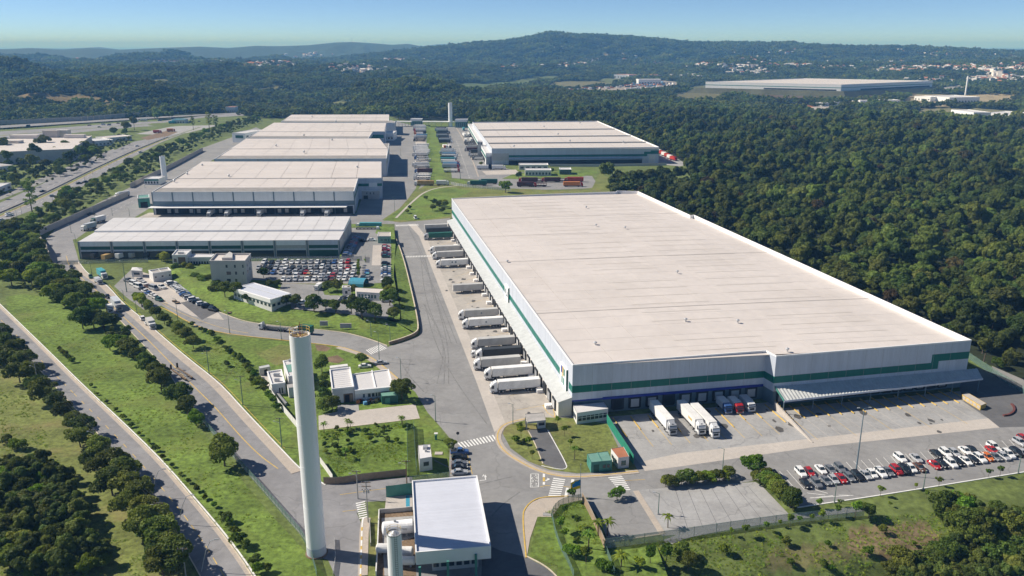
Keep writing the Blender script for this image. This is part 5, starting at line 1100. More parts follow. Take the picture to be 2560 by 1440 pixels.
for k in range(6): a = k*1.05; b = MB(); b.tube(o+Vector((.3*math.cos(a), .3*math.sin(a), 52.0)), o+Vector((1.9*math.cos(a), 1.9*math.sin(a), 52.05)), .08, .08, 5); b.obj('roof_rib', 'rust_stain', t)
b = MB(); b.loft([[Vector((2.5*math.cos(k*2*math.pi/n), 2.5*math.sin(k*2*math.pi/n), z))+o for k in range(n)] for z in (0,.25)]); b.obj('plinth', 'soil', t)
# stain running down the left side of the tower
b = MB(); ang = [math.pi+.25+.05*k for k in range(9)]
for z0, z1, w in ((40,52.3,9),(30,40,6),(22,30,4)):
    for k in range(w-1): b.face([Vector((2.125*math.cos(x), 2.125*math.sin(x), z))+o for x, z in ((ang[k],z0),(ang[k+1],z0),(ang[k+1],z1),(ang[k],z1))])
b.obj('rust_streak', 'rust_stain', t)
def silo(name, label, base, r, h, mat, ladder=True):
    t = thing(name, label, 'tank', base); o = Vector(base); n = 28; R = lambda rr, z: [Vector((rr*math.cos(k*2*math.pi/n), rr*math.sin(k*2*math.pi/n), z))+o for k in range(n)]
    b = MB(); b.loft([R(r,0), R(r,h)], caps=False); b.obj('shell', mat, t, smooth=True); b = MB(); b.loft([R(r-.12,h-.35), R(.15,h+.35)], caps=True); b.obj('lid', 'galvanised', t); b = MB(); b.loft([R(r-.1,h-.4), R(r-.1,h+.02), R(r+.05,h+.02), R(r+.05,h-.2)], caps=False); b.obj('rim', 'metal_grey', t)
    if ladder:
        b = MB()
        for s in (-.25, .25): b.tube(o+Vector((.55+s, -r-.12, 0)), o+Vector((.55+s, -r-.12, h+1)), .03, .03, 4)
        for k in range(int(h/.45)): b.tube(o+Vector((.3,-r-.12,k*.45)), o+Vector((.8,-r-.12,k*.45)), .025, .025, 4, False)
        b.obj('ladder', 'black_plastic', t)
        b = MB()
        for z in (.5, 1.0):
            for k in range(n):
                if k < 22: b.tube(R(r-.05,h+z)[k], R(r-.05,h+z)[(k+1) % n], .03, .03, 4, False)
        for k in (0, 5, 10, 15, 20): b.tube(R(r-.05,h)[k], R(r-.05,h+1)[k], .03, .03, 4)
        b.obj('railing', 'yellow_paint', t)
    return t
silo('silo_tank', 'slim white silo with a ladder and a railed lid, cut by the bottom edge', (*P(984.6,1331,15)[:2], 0), 1.5, 15, 'tower_paint')
for lab, px, h, r in (('small white water tower behind the left dock warehouse', (412,449), 20, 2.2), ('slim white water tower at the rear gate', (1126.5,317), 33, 2.8), ('far white chimney tower beside the works hall', (2413,238), 42, 1.7)):
    p = T(*px) if px[0] > 2000 else P(*px); silo('water_tower', lab, p, r, h, 'tower_paint', False)['category'] = 'water tower'
t = thing('gas_tank', 'white horizontal gas tank lying behind the slim silo', 'tank', P(994,1345)); a, c = P(957,1322,2.0), P(1033,1314,2.0); d = (c-a).normalized(); up = Vector((0,0,1)); sd = d.cross(up); n = 20
b = MB(); b.loft([[a+d*x+(sd*math.cos(k*2*math.pi/n)+up*math.sin(k*2*math.pi/n))*r for k in range(n)] for x, r in ((-.25,.3),(-.18,.9),(0,1.45),(.2,1.6),((c-a).length-.2,1.6),((c-a).length,1.45),((c-a).length+.2,.9))]); b.obj('shell', 'tower_paint', t, smooth=True)
for u in (.2, .8): p = a.lerp(c, u); b = MB(); b.box(p.x-.25, p.x+.25, p.y-1.2, p.y+1.2, 0, .9); b.obj('saddle', 'concrete_grey', t)
b = MB(); p = a.lerp(c, .72)+Vector((0,-1.62,.2)); b.box(p.x-.7, p.x+.7, p.y-.02, p.y+.05, p.z-.15, p.z+.45); b.obj('sign', 'dock_door', t); b = MB(); p = a.lerp(c, .4); b.tube(p+up*1.5, p+up*2.1, .3, .3, 10); b.obj('manhole', 'metal_grey', t)
for lab, px, ln, r in (('pale blue tank with a round end low in the gas yard', (966,1383), 4.2, 1.1), ('small white tank at the foot of the slim silo', (1012,1414), 4.5, 1.0), ('dark shaded tank beside the canopy post', (1010,1392), 4.0, 1.2)):
    p = P(*px); t = thing('gas_tank', lab, 'tank', p); b = MB(); b.loft([[p+Vector((x, r*q*math.cos(k*2*math.pi/16), 1.3+r*q*math.sin(k*2*math.pi/16))) for k in range(16)] for x, q in ((-ln/2-.2,.4),(-ln/2,.9),(-ln/2+.2,1),(ln/2-.2,1),(ln/2,.9),(ln/2+.2,.4))]); b.obj('shell', 'plaster_white', t, smooth=True); b = MB()
    for s in (-.3, .3): b.box(p.x+s*ln-.2, p.x+s*ln+.2, p.y-.7, p.y+.7, 0, .5)
    b.obj('saddle', 'concrete_grey', t)

# ================================================================ VEHICLES
ORD = 'first second third fourth fifth sixth seventh eighth ninth tenth eleventh twelfth thirteenth fourteenth fifteenth sixteenth seventeenth eighteenth nineteenth twentieth'.split()+['twenty-'+q for q in 'first second third fourth fifth sixth seventh eighth ninth'.split()]+['thirtieth']
CARS = {   # length, half width, belt, roof height, glass base (rear, front), roof (rear, front), bonnet height, tail height
 'hatchback': (4.0,.86,.93,1.48,(-1.93,.95),(-1.5,.2),.86,.95), 'saloon': (4.5,.88,.92,1.44,(-1.55,1.05),(-.95,.3),.84,.94),
 'off-roader': (4.5,.92,1.06,1.7,(-2.1,1.0),(-1.8,.35),1.0,1.06), 'estate': (4.4,.87,.93,1.5,(-2.05,1.0),(-1.7,.25),.86,.95),
 'pickup': (5.2,.92,1.06,1.75,(-.75,1.25),(-.45,.7),1.02,1.06), 'van': (4.9,.95,1.15,2.1,(-2.35,2.0),(-2.3,1.25),1.05,1.15)}
def car_meshes(kind):
    L, w, belt, roof, (g0, g1), (r0, r1), hood, tail = CARS[kind]; h = L/2
    st = [(-h,.80,.42,tail-.18),(-h+.12,.93,.25,tail-.02),(g0,.99,.2,tail),(-h*.3,1,.2,belt),(g1-.1,1,.2,belt),(g1+.25,.98,.2,hood+.02),(h-.35,.92,.2,hood-.08),(h-.06,.82,.25,hood-.2),(h,.72,.38,hood-.3)]
    st.sort(key=lambda q: q[0]); B = MB(); sec = []
    for x, k, zb, zt in st:
        y = w*k; sec.append([Vector((x,a,z)) for a, z in ((-y*.92,zb),(y*.92,zb),(y,zb+.25),(y,zt-.16),(y*.88,zt),(-y*.88,zt),(-y,zt-.16),(-y,zb+.25))])
    B.loft(sec)
    G = MB(); y0, y1 = w*.9, w*.72; z0 = belt-.03; zr = roof-.05
    bot = [Vector((g0,-y0,z0)),Vector((g1,-y0,z0)),Vector((g1,y0,z0)),Vector((g0,y0,z0))]; top = [Vector((r0,-y1,zr)),Vector((r1,-y1,zr)),Vector((r1,y1,zr)),Vector((r0,y1,zr))]
    G.loft([bot, top]); R = MB(); up = [p+Vector((0,0,.05)) for p in top]; sh = [p*1 for p in up]
    mid = [Vector((p.x+(.1 if k in (0,3) else -.1), p.y*.9, roof+.015)) for k, p in enumerate(up)]
    R.loft([[p*1 for p in top], up, mid])
    for s in (-1, 1):                                               # pillars
        for a, c in ((0,0),(1,1)):
            p = bot[a if s < 0 else 3-a]; q = top[a if s < 0 else 3-a]; R.tube(p, q, .045, .045, 4, False)
        m0 = Vector(((g0+g1)/2,s*y0,z0)); m1 = Vector(((r0+r1)/2,s*y1,zr)); R.tube(m0, m1, .05, .05, 4, False)
    return B, G, R, L, w
def wheel_mb(x, y, r=.32, t=.2):
    b = MB(); s = 1 if y > 0 else -1; b.tube((x,y-s*t,r), (x,y+s*.02,r), r, r, 10); b.cur = 1; b.tube((x,y+s*.02,r), (x,y+s*.035,r), r*.6, r*.55, 8); return b
CARP = {}
def make_car(kind):
    B, G, R, L, w = car_meshes(kind); t = thing('car', kind, 'car'); 
    if kind in ('pickup','van'): t.name = kind
    B.obj('body', 'paint_white', t, smooth=False); R.obj('roof', 'paint_white', t); G.obj('windows', 'glass', t)
    if kind == 'pickup': b = MB(); b.box(-L/2+.12, -.8, -.72, .72, 1.02, 1.075); b.obj('load_bed', 'black_plastic', t)
    for x in (-L*.3, L*.31):
        for y in (-w*.97, w*.97): wheel_mb(x, y).obj('wheel', ['tyre','rim'], t)
    for s in (-1, 1):
        b = MB(); b.box(L/2-.28, L/2-.03, s*w*.62-.16, s*w*.62+.16, .6, .74); b.obj('headlight', 'lamp_lens', t); b = MB(); b.box(-L/2-.02, -L/2+.15, s*w*.7-.13, s*w*.7+.13, .68, .86); b.obj('tail_light', 'tail_lens', t)
    CARP[kind] = Proto(t)
for k in CARS: make_car(k)
SMALLP = {}
for k in CARS:
    B, G, R, L, w = car_meshes(k); m = MB()
    for src, idx in ((B,0),(R,0),(G,1)):
        for f in src.f: m.face([src.v[i] for i in f], idx)
    for x in (-L*.3, L*.31):
        for y in (-w*.97, w*.97): q = wheel_mb(x, y); [m.face([q.v[i] for i in f], 2) for f in q.f]
    SMALLP[k] = m.mesh('car', ['paint_white','glass','tyre'])
def put_car(kind, col, loc, rz, label, group, small=False, cat=None):
    cat = cat or ('car' if kind not in ('pickup','van') else kind)
    if small:
        o = link('car' if kind not in ('pickup','van') else kind, SMALLP[kind]); o.location = loc; o.scale = (1.14, 1.2, 1.14); o.rotation_euler = (0,0,rz); tag(o, label, cat, group)
        o.material_slots[0].link = 'OBJECT'; o.material_slots[0].material = MATS['paint_'+col]; return o
    o = CARP[kind].place(loc, rz, label, group, swap={'paint_white':'paint_'+col}); o['category'] = cat; return o
def ang(a, c): return math.atan2((c-a).y, (c-a).x)

# ---- lorries; origin at the rear end on the ground, nose along +x
def cab_parts(t, x0, L=2.2, paint='paint_white', z0=.75, hgt=2.9, defl=True):
    b = MB(); w = 1.22; xs = x0+L; t2 = z0+hgt-.55
    sec = [[Vector((x,y,z)) for y, z in ((-w*k,zb),(w*k,zb),(w*k,zt-.2),(w*k*.9,zt),(-w*k*.9,zt),(-w*k,zt-.2))] for x, k, zb, zt in ((x0,1,z0,t2+.35),(x0+L*.55,1,z0-.3,t2+.3),(xs-.38,1,z0-.35,t2+.05),(xs-.1,.97,z0-.35,t2-.5),(xs,.93,z0-.3,z0+.75))]
    b.loft(sec); c = b.obj('cab', paint, t)
    b = MB(); b.loft([[Vector((xs-.36,-1.05,t2-.05)),Vector((xs-.36,1.05,t2-.05)),Vector((xs-.3,1.05,t2-.02)),Vector((xs-.3,-1.05,t2-.02))],[Vector((xs-.06,-1.1,z0+1.0)),Vector((xs-.06,1.1,z0+1.0)),Vector((xs+.03,1.1,z0+1.0)),Vector((xs+.03,-1.1,z0+1.0))]]); b.obj('windscreen', 'glass', c)
    for s in (-1, 1):
        b = MB(); b.box(xs-1.15, xs-.42, s*1.2-.035, s*1.2+.035, z0+1.0, t2-.2); b.obj('side_window', 'glass', c); b = MB(); b.box(xs-.3, xs-.12, s*1.4-.1, s*1.4+.1, z0+1.2, z0+1.9); b.obj('mirror', 'black_plastic', c)
        b = MB(); b.box(xs-.05, xs+.04, s*.95-.2, s*.95+.2, z0-.15, z0+.08); b.obj('headlight', 'lamp_lens', c)
    b = MB(); b.box(xs-.05, xs+.035, -.75, .75, z0+.15, z0+.8); b.obj('grille', 'black_plastic', c); b = MB(); b.box(xs-.1, xs+.06, -1.15, 1.15, z0-.42, z0-.2); b.obj('bumper', 'metal_grey', c)
    if defl: b = MB(); b.loft([[Vector((x0+.1,-1.0,t2+.3)),Vector((x0+.1,1.0,t2+.3)),Vector((x0+.1,.9,t2+.95)),Vector((x0+.1,-.9,t2+.95))],[Vector((xs-.75,-.9,t2+.15)),Vector((xs-.75,.9,t2+.15)),Vector((xs-.75,.8,t2+.25)),Vector((xs-.75,-.8,t2+.25))]]); b.obj('wind_deflector', paint, c); b = MB(); b.box(xs-1.1, xs-.7, -.25, .25, t2+.2, t2+.34) ; b.obj('roof_hatch', 'black_plastic', c)
def lorry(name, label, kind, box='box_white', paint='paint_white', Lb=14.0, cab=True, hb=2.9):
    t = thing(name, label, 'lorry')
    def wheels(xs, pair=True):
        for x in xs:
            for y in (-1.22, 1.22): wheel_mb(x, y, .5, .55 if pair else .3).obj('wheel', ['tyre','rim'], t)
    if kind == 'semi':
        b = MB(); b.box(0, Lb, -1.28, 1.28, 1.15, 1.15+hb); bx = b.obj('trailer_box', box, t)
        for s in (-1, 1): m = MB(); m.box(-.03, .04, s*.63-.58, s*.63+.58, 1.3, 1.05+hb); m.obj('rear_door', box, bx)
        for s in (-1, 1):
            m = MB(); m.box(.3, Lb-.3, s*1.29-.02, s*1.29+.02, 1.15, 1.32); m.obj('side_rail', 'metal_grey', bx)
        b = MB(); b.box(.2, Lb-1, -.5, .5, .85, 1.14); b.box(1, 5, -1.1, 1.1, .7, .95); b.box(Lb-4.2, Lb-4, -1, 1, .1, 1.1); b.box(5.6, Lb-4.4, -1.22, -1.16, .55, 1.0); b.box(5.6, Lb-4.4, 1.16, 1.22, .55, 1.0); b.obj('trailer_frame', 'black_plastic', t); wheels((1.6, 2.9, 4.2))
        if cab:
            b = MB(); b.box(Lb-2.6, Lb+1.5, -.5, .5, .6, 1.0); b.obj('chassis', 'black_plastic', t); wheels((Lb-1.5, Lb-.2)); wheels((Lb+1.75,), False); b = MB(); b.tube((Lb+.35,-1.0,.75), (Lb+1.2,-1.0,.75), .33, .33, 10); b.tube((Lb+.35,1.0,.75), (Lb+1.2,1.0,.75), .33, .33, 10); b.obj('fuel_tank', 'galvanised', t); cab_parts(t, Lb+.45, paint=paint)
    elif kind == 'rigid':
        b = MB(); b.box(0, Lb, -1.25, 1.25, 1.05, 1.05+hb); bx = b.obj('cargo_box', box, t); b = MB(); b.box(.1, Lb+.4, -.5, .5, .6, 1.04); b.obj('chassis', 'black_plastic', t); wheels((Lb*.25,)); wheels((Lb+1.0,), False); cab_parts(t, Lb+.15, 2.0, paint, hgt=2.5, defl=False)
        for s in (-1, 1): m = MB(); m.box(.2, Lb-.2, s*1.26-.02, s*1.26+.02, 1.05, 1.2); m.obj('side_rail', 'metal_grey', bx)
    elif kind == 'flatbed':
        b = MB(); b.box(0, Lb, -1.28, 1.28, 1.1, 1.35); b.obj('deck', box, t); b = MB(); b.box(Lb-.1, Lb, -1.28, 1.28, 1.35, 2.4); b.box(0, .1, -1.28, 1.28, 1.35, 1.9)
        for k in range(8): b.box(.2+k*Lb/8, .3+k*Lb/8, -1.28, -1.22, 1.35, 1.9); b.box(.2+k*Lb/8, .3+k*Lb/8, 1.22, 1.28, 1.35, 1.9)
        b.obj('stakes', 'metal_grey', t); b = MB(); b.box(.2, Lb-.5, -.5, .5, .8, 1.09); b.obj('trailer_frame', 'black_plastic', t); wheels((1.6, 2.9, 4.2))
        if cab: b = MB(); b.box(Lb-2.6, Lb+1.5, -.5, .5, .6, 1.0); b.obj('chassis', 'black_plastic', t); wheels((Lb-1.5, Lb-.2)); wheels((Lb+1.75,), False); cab_parts(t, Lb+.45, paint=paint)
    return Proto(t)
SEMI = lorry('lorry', 'semi', 'semi'); TRAILER = lorry('trailer', 'trailer', 'semi', cab=False); RIGID = lorry('lorry', 'rigid', 'rigid', Lb=6.5); VANT = lorry('lorry', 'van', 'rigid', Lb=4.6, hb=2.2); FLAT = lorry('lorry', 'flat', 'flatbed', Lb=12.5, box='box_dark')
# lorries backed up to the side docks (pixels: cab front on the ground, trailer rear on the ground)
FLv = frL(lu(0)*LL_, 0, 0); AX = (frL(lu(1)*LL_, 0, 0)-FLv).normalized(); NX = Vector((-AX.y, AX.x, 0))
if NX.x > 0: NX = -NX
DR = math.atan2(NX.y, NX.x)
SIDE = [('dark green lorry with a silver cab, at the far end of the side docks', z5(640,350), z5(865,346), 'box_green', 'silver', 'semi'), ('dark trailer roof just behind the dark green lorry', None, z5(850,308), 'box_dark', None, 'trailer'), ('grey roofed trailer farthest back at the side docks', None, z5(832,283), 'box_grey', None, 'trailer'),
 ('grey lorry third group at the side docks, farthest of three white cabs', z5(708,460), z5(930,446), 'box_grey', 'white', 'semi'), ('grey lorry standing between two others in the far group of three', z5(728,503), z5(958,488), 'box_grey', 'white', 'semi'), ('white lorry with dark stencilled marks on its box, nearest of the far three', z5(752,558), z5(995,549), 'box_white', 'white', 'semi'),
 ('lone grey trailer without a cab at the side docks', None, z5(1110,737), 'box_grey', None, 'trailer'), ('grey lorry with a white cab, farther of the pair at the side docks', z5(912,948), z5(1225,927), 'box_grey', 'white', 'semi'), ('white lorry nearer of the pair at the middle of the side docks', z5(943,1008), z5(1258,994), 'box_white', 'white', 'semi'),
 ('grey lorry standing alone behind the dark boxed lorry', z5(1018,1163), z5(1340,1142), 'box_grey', 'white', 'semi'), ('dark boxed lorry with a white cab in the near group', z5(1042,1255), z5(1375,1222), 'box_dark', 'white', 'semi'), ('pale lorry whose white cab sticks out farthest in the near group', z5(968,1322), z5(1420,1290), 'box_grey', 'white', 'semi'),
 ('bright white lorry with a long gap behind its cab, second nearest', z5(1008,1382), z5(1460,1365), 'box_white', 'white', 'semi'), ('nearest white lorry at the side docks, close to the warehouse corner', z8(1125,62), z8(1525,32), 'box_white', 'white', 'semi')]
for lab, cf, rear, bx, pc, kind in SIDE:
    s = (P(*rear)-FLv).dot(AX); loc = FLv+AX*s+NX*(5.0 + (2.2 if 'farthest in' in lab else 0)); 
    pr = SEMI if kind == 'semi' else TRAILER
    o = pr.place(loc+Vector((0,0,.045)), DR, lab, 'lorries at the side docks', swap={'box_white': bx, 'paint_white': 'paint_'+(pc or 'white')})
    if kind == 'trailer': o['category'] = 'trailer'
    if 'stencilled' in lab or 'farther of' in lab or 'middle' in lab:
        bxo = [c for c in o.children if c.name.startswith('trailer_box')][0]
        for q, (x0, x1, z0, z1) in enumerate(((6.2,7.0,2.3,3.2),(8.0,8.7,2.3,3.2)) if 'stencilled' in lab else ((6.8,7.4,2.3,2.9),)):
            b = MB(); b.box(x0, x1, -1.31, -1.28, z0, z1); b.box(x0, x1, 1.28, 1.31, z0, z1); m = link('printed_mark', b.mesh('printed_mark', 'steel_blue'), bxo)
o = RIGID.place(FLv+AX*((P(*z5(1375,1222))-FLv).dot(AX)+3)+NX*16+Vector((0,0,.045)), DR, 'white pickup lorry roof half hidden behind the dark boxed lorry', 'lorries at the side docks', swap={'box_white':'box_dark'}, scale=.8)
# lorries at the front docks
fr1, L1 = BIG.frame(iF1); Uf = (fr1(1,0,0)-fr1(0,0,0)); Nf = fr1(0,1,0)-fr1(0,0,0); DF = math.atan2(Nf.y, Nf.x)
FLIP = (fr1(0,0,0)-FLv).length > 10
for lab, rear, front, bx, pc, kind in (('white lorry with a blue grey cab, leftmost at the front docks', zh(1450,690), zh(1720,1012), 'box_white', 'silver', 'semi'), ('white lorry with small green lettering on its box and a white cab', zh(1800,700), zh(2105,1008), 'box_white', 'white', 'semi'), ('white lorry rightmost of the three long ones at the front docks', zh(1965,680), zh(2290,1048), 'box_white', 'white', 'semi')):
    f = P(*front); s = (f-fr1(0,0,0)).dot(Uf); dist = (f-fr1(0,0,0)).dot(Nf); sc = 1.0
    o = SEMI.place(fr1(s, max(.2, dist-16.6), .05), DF, lab, 'lorries at the front docks', swap={'box_white': bx, 'paint_white': 'paint_'+pc})
    if 'lettering' in lab:
        bxo = [c for c in o.children if c.name.startswith('trailer_box')][0]
        for q in range(5): b = MB(); b.box(9.2+q*.55, 9.6+q*.55, -1.31, -1.28, 2.4, 3.1); link('printed_letter', b.mesh('printed_letter', 'yellow_paint'), bxo)
for lab, front, bx, pc in (('short white box van with a blue cab at the front docks', z9(362,228), 'box_white', 'blue'), ('short white box van with a red cab at the front docks', z9(448,228), 'box_white', 'red'), ('short pale van with a white cab, rightmost at the front docks', z9(535,215), 'box_silver', 'white')):
    f = P(*front); s = (f-fr1(0,0,0)).dot(Uf); dist = (f-fr1(0,0,0)).dot(Nf)
    VANT.place(fr1(s, max(.3, dist-6.8), .05), DF, lab, 'small lorries at the front docks', swap={'box_white': bx, 'paint_white': 'paint_'+pc})
# lorries at the front docks of the stepped warehouse
i = W1.near((632,479)); fw, Lw = W1.frame(i); Nw = fw(0,1,0)-fw(0,0,0); Uw = fw(1,0,0)-fw(0,0,0); DW = math.atan2(Nw.y, Nw.x)
for k, (px, nm) in enumerate(((z4(1565,180),'leftmost'),(z4(1697,178),'second from the left'),(z4(1940,175),'in the middle'),(z4(2262,172),'second from the right'),(z4(2440,172),'rightmost'))):
    f = P(*px); s = (f-fw(0,0,0)).dot(Uw); RIGID.place(fw(s, max(.4, (f-fw(0,0,0)).dot(Nw)-9), .05), DW, 'white box lorry %s of the five at the stepped warehouse docks' % nm, 'white lorries at the stepped warehouse')
# trailers at the front left of the low warehouse
for k, (px, bx, nm) in enumerate(((z4(770,515),'box_tan','tan roofed trailer leftmost in front of the low warehouse'),(z4(872,505),'box_white','bright white trailer in front of the low warehouse'),(z4(972,500),'box_grey','pinkish grey trailer third in front of the low warehouse'),(z4(1085,498),'box_dark','dark blue trailer fourth in front of the low warehouse'),(z4(690,505),'box_dark','dark shaded trailer nearest the road in front of the low warehouse'))):
    f = P(*px); TRAILER.place(f+Vector((4,9,.05)), -math.pi/2-.35, nm, 'trailers at the low warehouse', swap={'box_white': bx}, scale=(.75,1,.85))['category'] = 'trailer'
# vehicles on the roads
def road_car(kind, col, px, px2, lab, small=False): return put_car(kind, col, P(*px)+Vector((0,0,.05)), ang(P(*px), P(*px2)), lab, None, small)
road_car('saloon', 'black', za(955,800), za(990,870), 'dark car driving down the access road below the boom gate'); road_car('pickup', 'green', za(1212,930), za(1240,990), 'dark green pickup beside the green and white lorry')
road_car('saloon', 'black', z4(803,785), z4(835,830), 'black car on the access road behind the open topped lorry'); road_car('off-roader', 'white', z4(1060,950), z4(1020,905), 'white off-roader on the access road, left of the laden lorry'); road_car('hatchback', 'white', z4(1095,985), z4(1060,940), 'white hatchback directly behind the laden lorry')
def road_lorry(pr, rear, front, lab, sw, scale=None): return pr.place(P(*rear)+Vector((0,0,.05)), ang(P(*rear), P(*front)), lab, None, scale, sw)
road_lorry(RIGID, za(1330,900), za(1440,975), 'lorry with a white roofed green box by the gate lodges', {'box_white':'box_teal','paint_white':'paint_white'}, (1.1,1,1))
road_lorry(VANT, za(1290,985), za(1360,1035), 'dark silver minibus on the road beside the green and white lorry', {'box_white':'box_silver','paint_white':'paint_silver'}, (1,.9,.8))
road_lorry(RIGID, z4(850,840), z4(925,925), 'grey open topped lorry on the access road beside the trees', {'box_white':'box_silver','paint_white':'paint_silver'}, (1.35,1,1)); road_lorry(VANT, z4(815,890), z4(852,945), 'white lorry cab standing under the roadside trees', {}, (.6,1,1.1))
o = road_lorry(RIGID, z4(1110,985), z4(1170,1055), 'white lorry laden with mixed cargo on the access road', {'box_white':'box_grey'}, (.9,1,.8))
road_lorry(FLAT, z4(2140,1040), z4(1935,1020), 'dark flatbed lorry with a white cab on the internal lane', {}, .82); road_lorry(RIGID, z4(2330,1060), z4(2150,1045), 'lorry with a white cab on the lane behind the water tower', {'box_white':'box_green'}, .9)
t = thing('parked_trailer', 'empty low-loader trailer parked on the access road', 'trailer', P(*z4(1375,1375))); a, c = P(*z4(1300,1330)), P(*z4(1440,1425)); d = (c-a).normalized(); n = Vector((-d.y,d.x,0)); o = t.location
def tf(x, y, z): return a+d*x+n*y+Vector((0,0,z))
Lq = 12.5
for s in (-1.1, 1.1): b = MB(); b.box(0, Lq, s-.22, s+.22, .75, 1.05, fr=tf); b.obj('rail', 'wood', t)
b = MB()
for k in range(8): b.box(.4+k*1.6, .6+k*1.6, -1.1, 1.1, .78, 1.0, fr=tf)
b.obj('cross_member', 'metal_grey', t)
for x in (8.6, 10, 11.4):
    for y in (-1, 1): b = MB(); b.tube(tf(x,y-.2,.48), tf(x,y+.2,.48), .48, .48, 10); b.obj('wheel', 'tyre', t)
for s in (-1.1, 1.1): b = MB(); b.box(-.2, .1, s-.3, s+.3, .8, 2.6, fr=tf); b.obj('ramp', 'black_plastic', t)
# ---- roadside car park, lower right
d9 = P(*z9(870,795))-P(*z9(740,650)); RZ = math.atan2(d9.y, d9.x)
def row(name, spec, rz, zoom, z, group, small=False, kinds=None, where='from the left', frm=None, jit=.03):
    for n, s in enumerate(spec):
        x, y, col = s[:3]; kind = s[3] if len(s) > 3 else rnd.choice(kinds or ['hatchback','saloon','hatchback','saloon','off-roader'])
        p = P(*zoom(x, y), z+.75); p.z = z+.055
        put_car(kind, col, p, rz+rnd.uniform(-jit, jit)+(math.pi if rnd.random() < .0 else 0), '%s %s, %s %s in the %s' % (col, kind, ORD[n], where, name), group, small)
row('back row of the roadside car park', [(900,655,'white','off-roader'),(965,652,'red','hatchback'),(1050,632,'white','saloon'),(1120,632,'grey','saloon'),(1190,625,'grey','off-roader'),(1640,548,'white','off-roader'),(1758,548,'silver','saloon'),(1912,517,'black','saloon'),(1978,510,'white','off-roader'),(2042,508,'silver','hatchback'),(2125,492,'white','saloon'),(2175,487,'black','saloon'),(2335,464,'white','off-roader'),(2325,488,'red','saloon'),(2530,432,'silver','off-roader'),(2556,402,'red','hatchback')], RZ, z9, 0, 'cars in the roadside car park')
row('front row of the roadside car park', [(708,684,'black','off-roader'),(935,738,'black','saloon'),(1015,735,'grey','off-roader'),(1085,715,'grey','saloon'),(1145,708,'silver','hatchback'),(1200,698,'red','saloon'),(1262,690,'grey','hatchback'),(1320,682,'black','off-roader'),(1380,672,'silver','saloon'),(1430,665,'white','hatchback'),(1495,658,'white','off-roader'),(1550,648,'grey','saloon'),(1610,638,'red','off-roader'),(1670,634,'black','off-roader'),(1722,624,'white','hatchback'),(1785,617,'brown','saloon'),(1893,597,'red','saloon'),(1950,590,'black','saloon'),(2018,587,'white','off-roader'),(2070,577,'black','hatchback'),(2125,567,'white','saloon'),(2180,557,'black','saloon'),(2232,550,'white','off-roader'),(2290,541,'orange','hatchback'),(2345,537,'grey','saloon'),(2410,535,'silver','hatchback'),(2445,520,'white','off-roader'),(2505,506,'black','off-roader'),(2552,508,'silver','saloon')], RZ, z9, 0, 'cars in the roadside car park')
# ---- bays beside the zebra crossing
for y, col, kind, lab in ((505,'blue','pickup','blue pickup nearest the zebra crossing in the roadside bays'),(548,'black','off-roader','black off-roader second from the zebra crossing in the roadside bays'),(588,'grey','saloon','dark grey saloon third from the zebra crossing in the roadside bays'),(617,'black','saloon','black saloon fourth from the zebra crossing in the roadside bays'),(655,'silver','saloon','silver saloon in the roadside bay next to the gate canopy')):
    p = P(*z8(890,y), .6); put_car(kind, col, Vector((p.x, p.y, .06)), .12, lab, 'cars in the roadside bays')
for px, col, kind, rz, lab in ((ze(1630,385),'white','saloon',.2,'white saloon parked behind the lower white wing'),(ze(1865,335),'silver','saloon',.25,'silver saloon parked at the kerb behind the lower white wing')):
    p = P(*px, .6); put_car(kind, col, Vector((p.x+.5, p.y+4.5, .06)), rz, lab, None)
# ---- staff car park on the terrace
ra = -math.pi/2-.03
row('rear row of the staff car park', [(x,y,c) for x,y,c in ((235,430,'white'),(340,432,'black'),(435,432,'silver'),(535,430,'white'),(635,430,'white'),(718,428,'white'),(808,430,'silver'),(905,430,'silver'),(1000,430,'white'),(1095,432,'black'),(1165,432,'grey'),(1245,430,'blue'),(1345,430,'white'),(1440,428,'red'))], ra, zc, PL, 'cars in the staff car park', True)
row('second row of the staff car park', [(x,y,c) for x,y,c in ((155,510,'silver'),(240,508,'black'),(325,510,'black'),(410,512,'silver'),(490,512,'silver'),(548,508,'white'),(640,508,'black'),(735,510,'grey'),(820,510,'grey'),(905,508,'silver'),(990,508,'grey'),(1068,502,'white'),(1150,510,'grey'),(1245,508,'silver'),(1340,506,'white'),(1440,505,'red'),(1535,502,'white'))], ra, zc, PL, 'cars in the staff car park', True)
row('third row of the staff car park', [(x,y,c) for x,y,c in ((275,578,'silver'),(365,580,'blue'),(480,580,'silver'),(585,582,'grey'),(680,580,'silver'),(760,580,'grey'),(838,580,'red'),(910,580,'white'),(990,580,'silver'),(1100,578,'grey'),(1185,578,'black'),(1255,576,'silver'),(1335,578,'grey'),(1430,575,'white'),(1520,575,'white'),(1715,570,'blue'))], ra, zc, PL, 'cars in the staff car park', True)
row('fourth row of the staff car park', [(x,y,c) for x,y,c in ((690,632,'white'),(870,632,'tan'),(1040,630,'white'),(1090,630,'silver'),(1160,628,'white'),(1225,630,'red'),(1330,632,'silver'),(1400,630,'white'),(1500,630,'grey'),(1720,632,'teal'))], ra, zc, PL, 'cars in the staff car park', True)
row('front row of the staff car park', [(x,y,c) for x,y,c in ((510,678,'white'),(595,678,'silver'),(690,676,'silver'),(770,676,'silver'),(850,674,'white'),(955,672,'white'),(1050,670,'silver'),(1130,670,'grey'),(1215,672,'brown'),(1305,670,'white'),(1390,670,'white'),(1490,668,'white'),(1650,670,'black'),(1725,662,'silver'))], ra, zc, PL, 'cars in the staff car park', True)
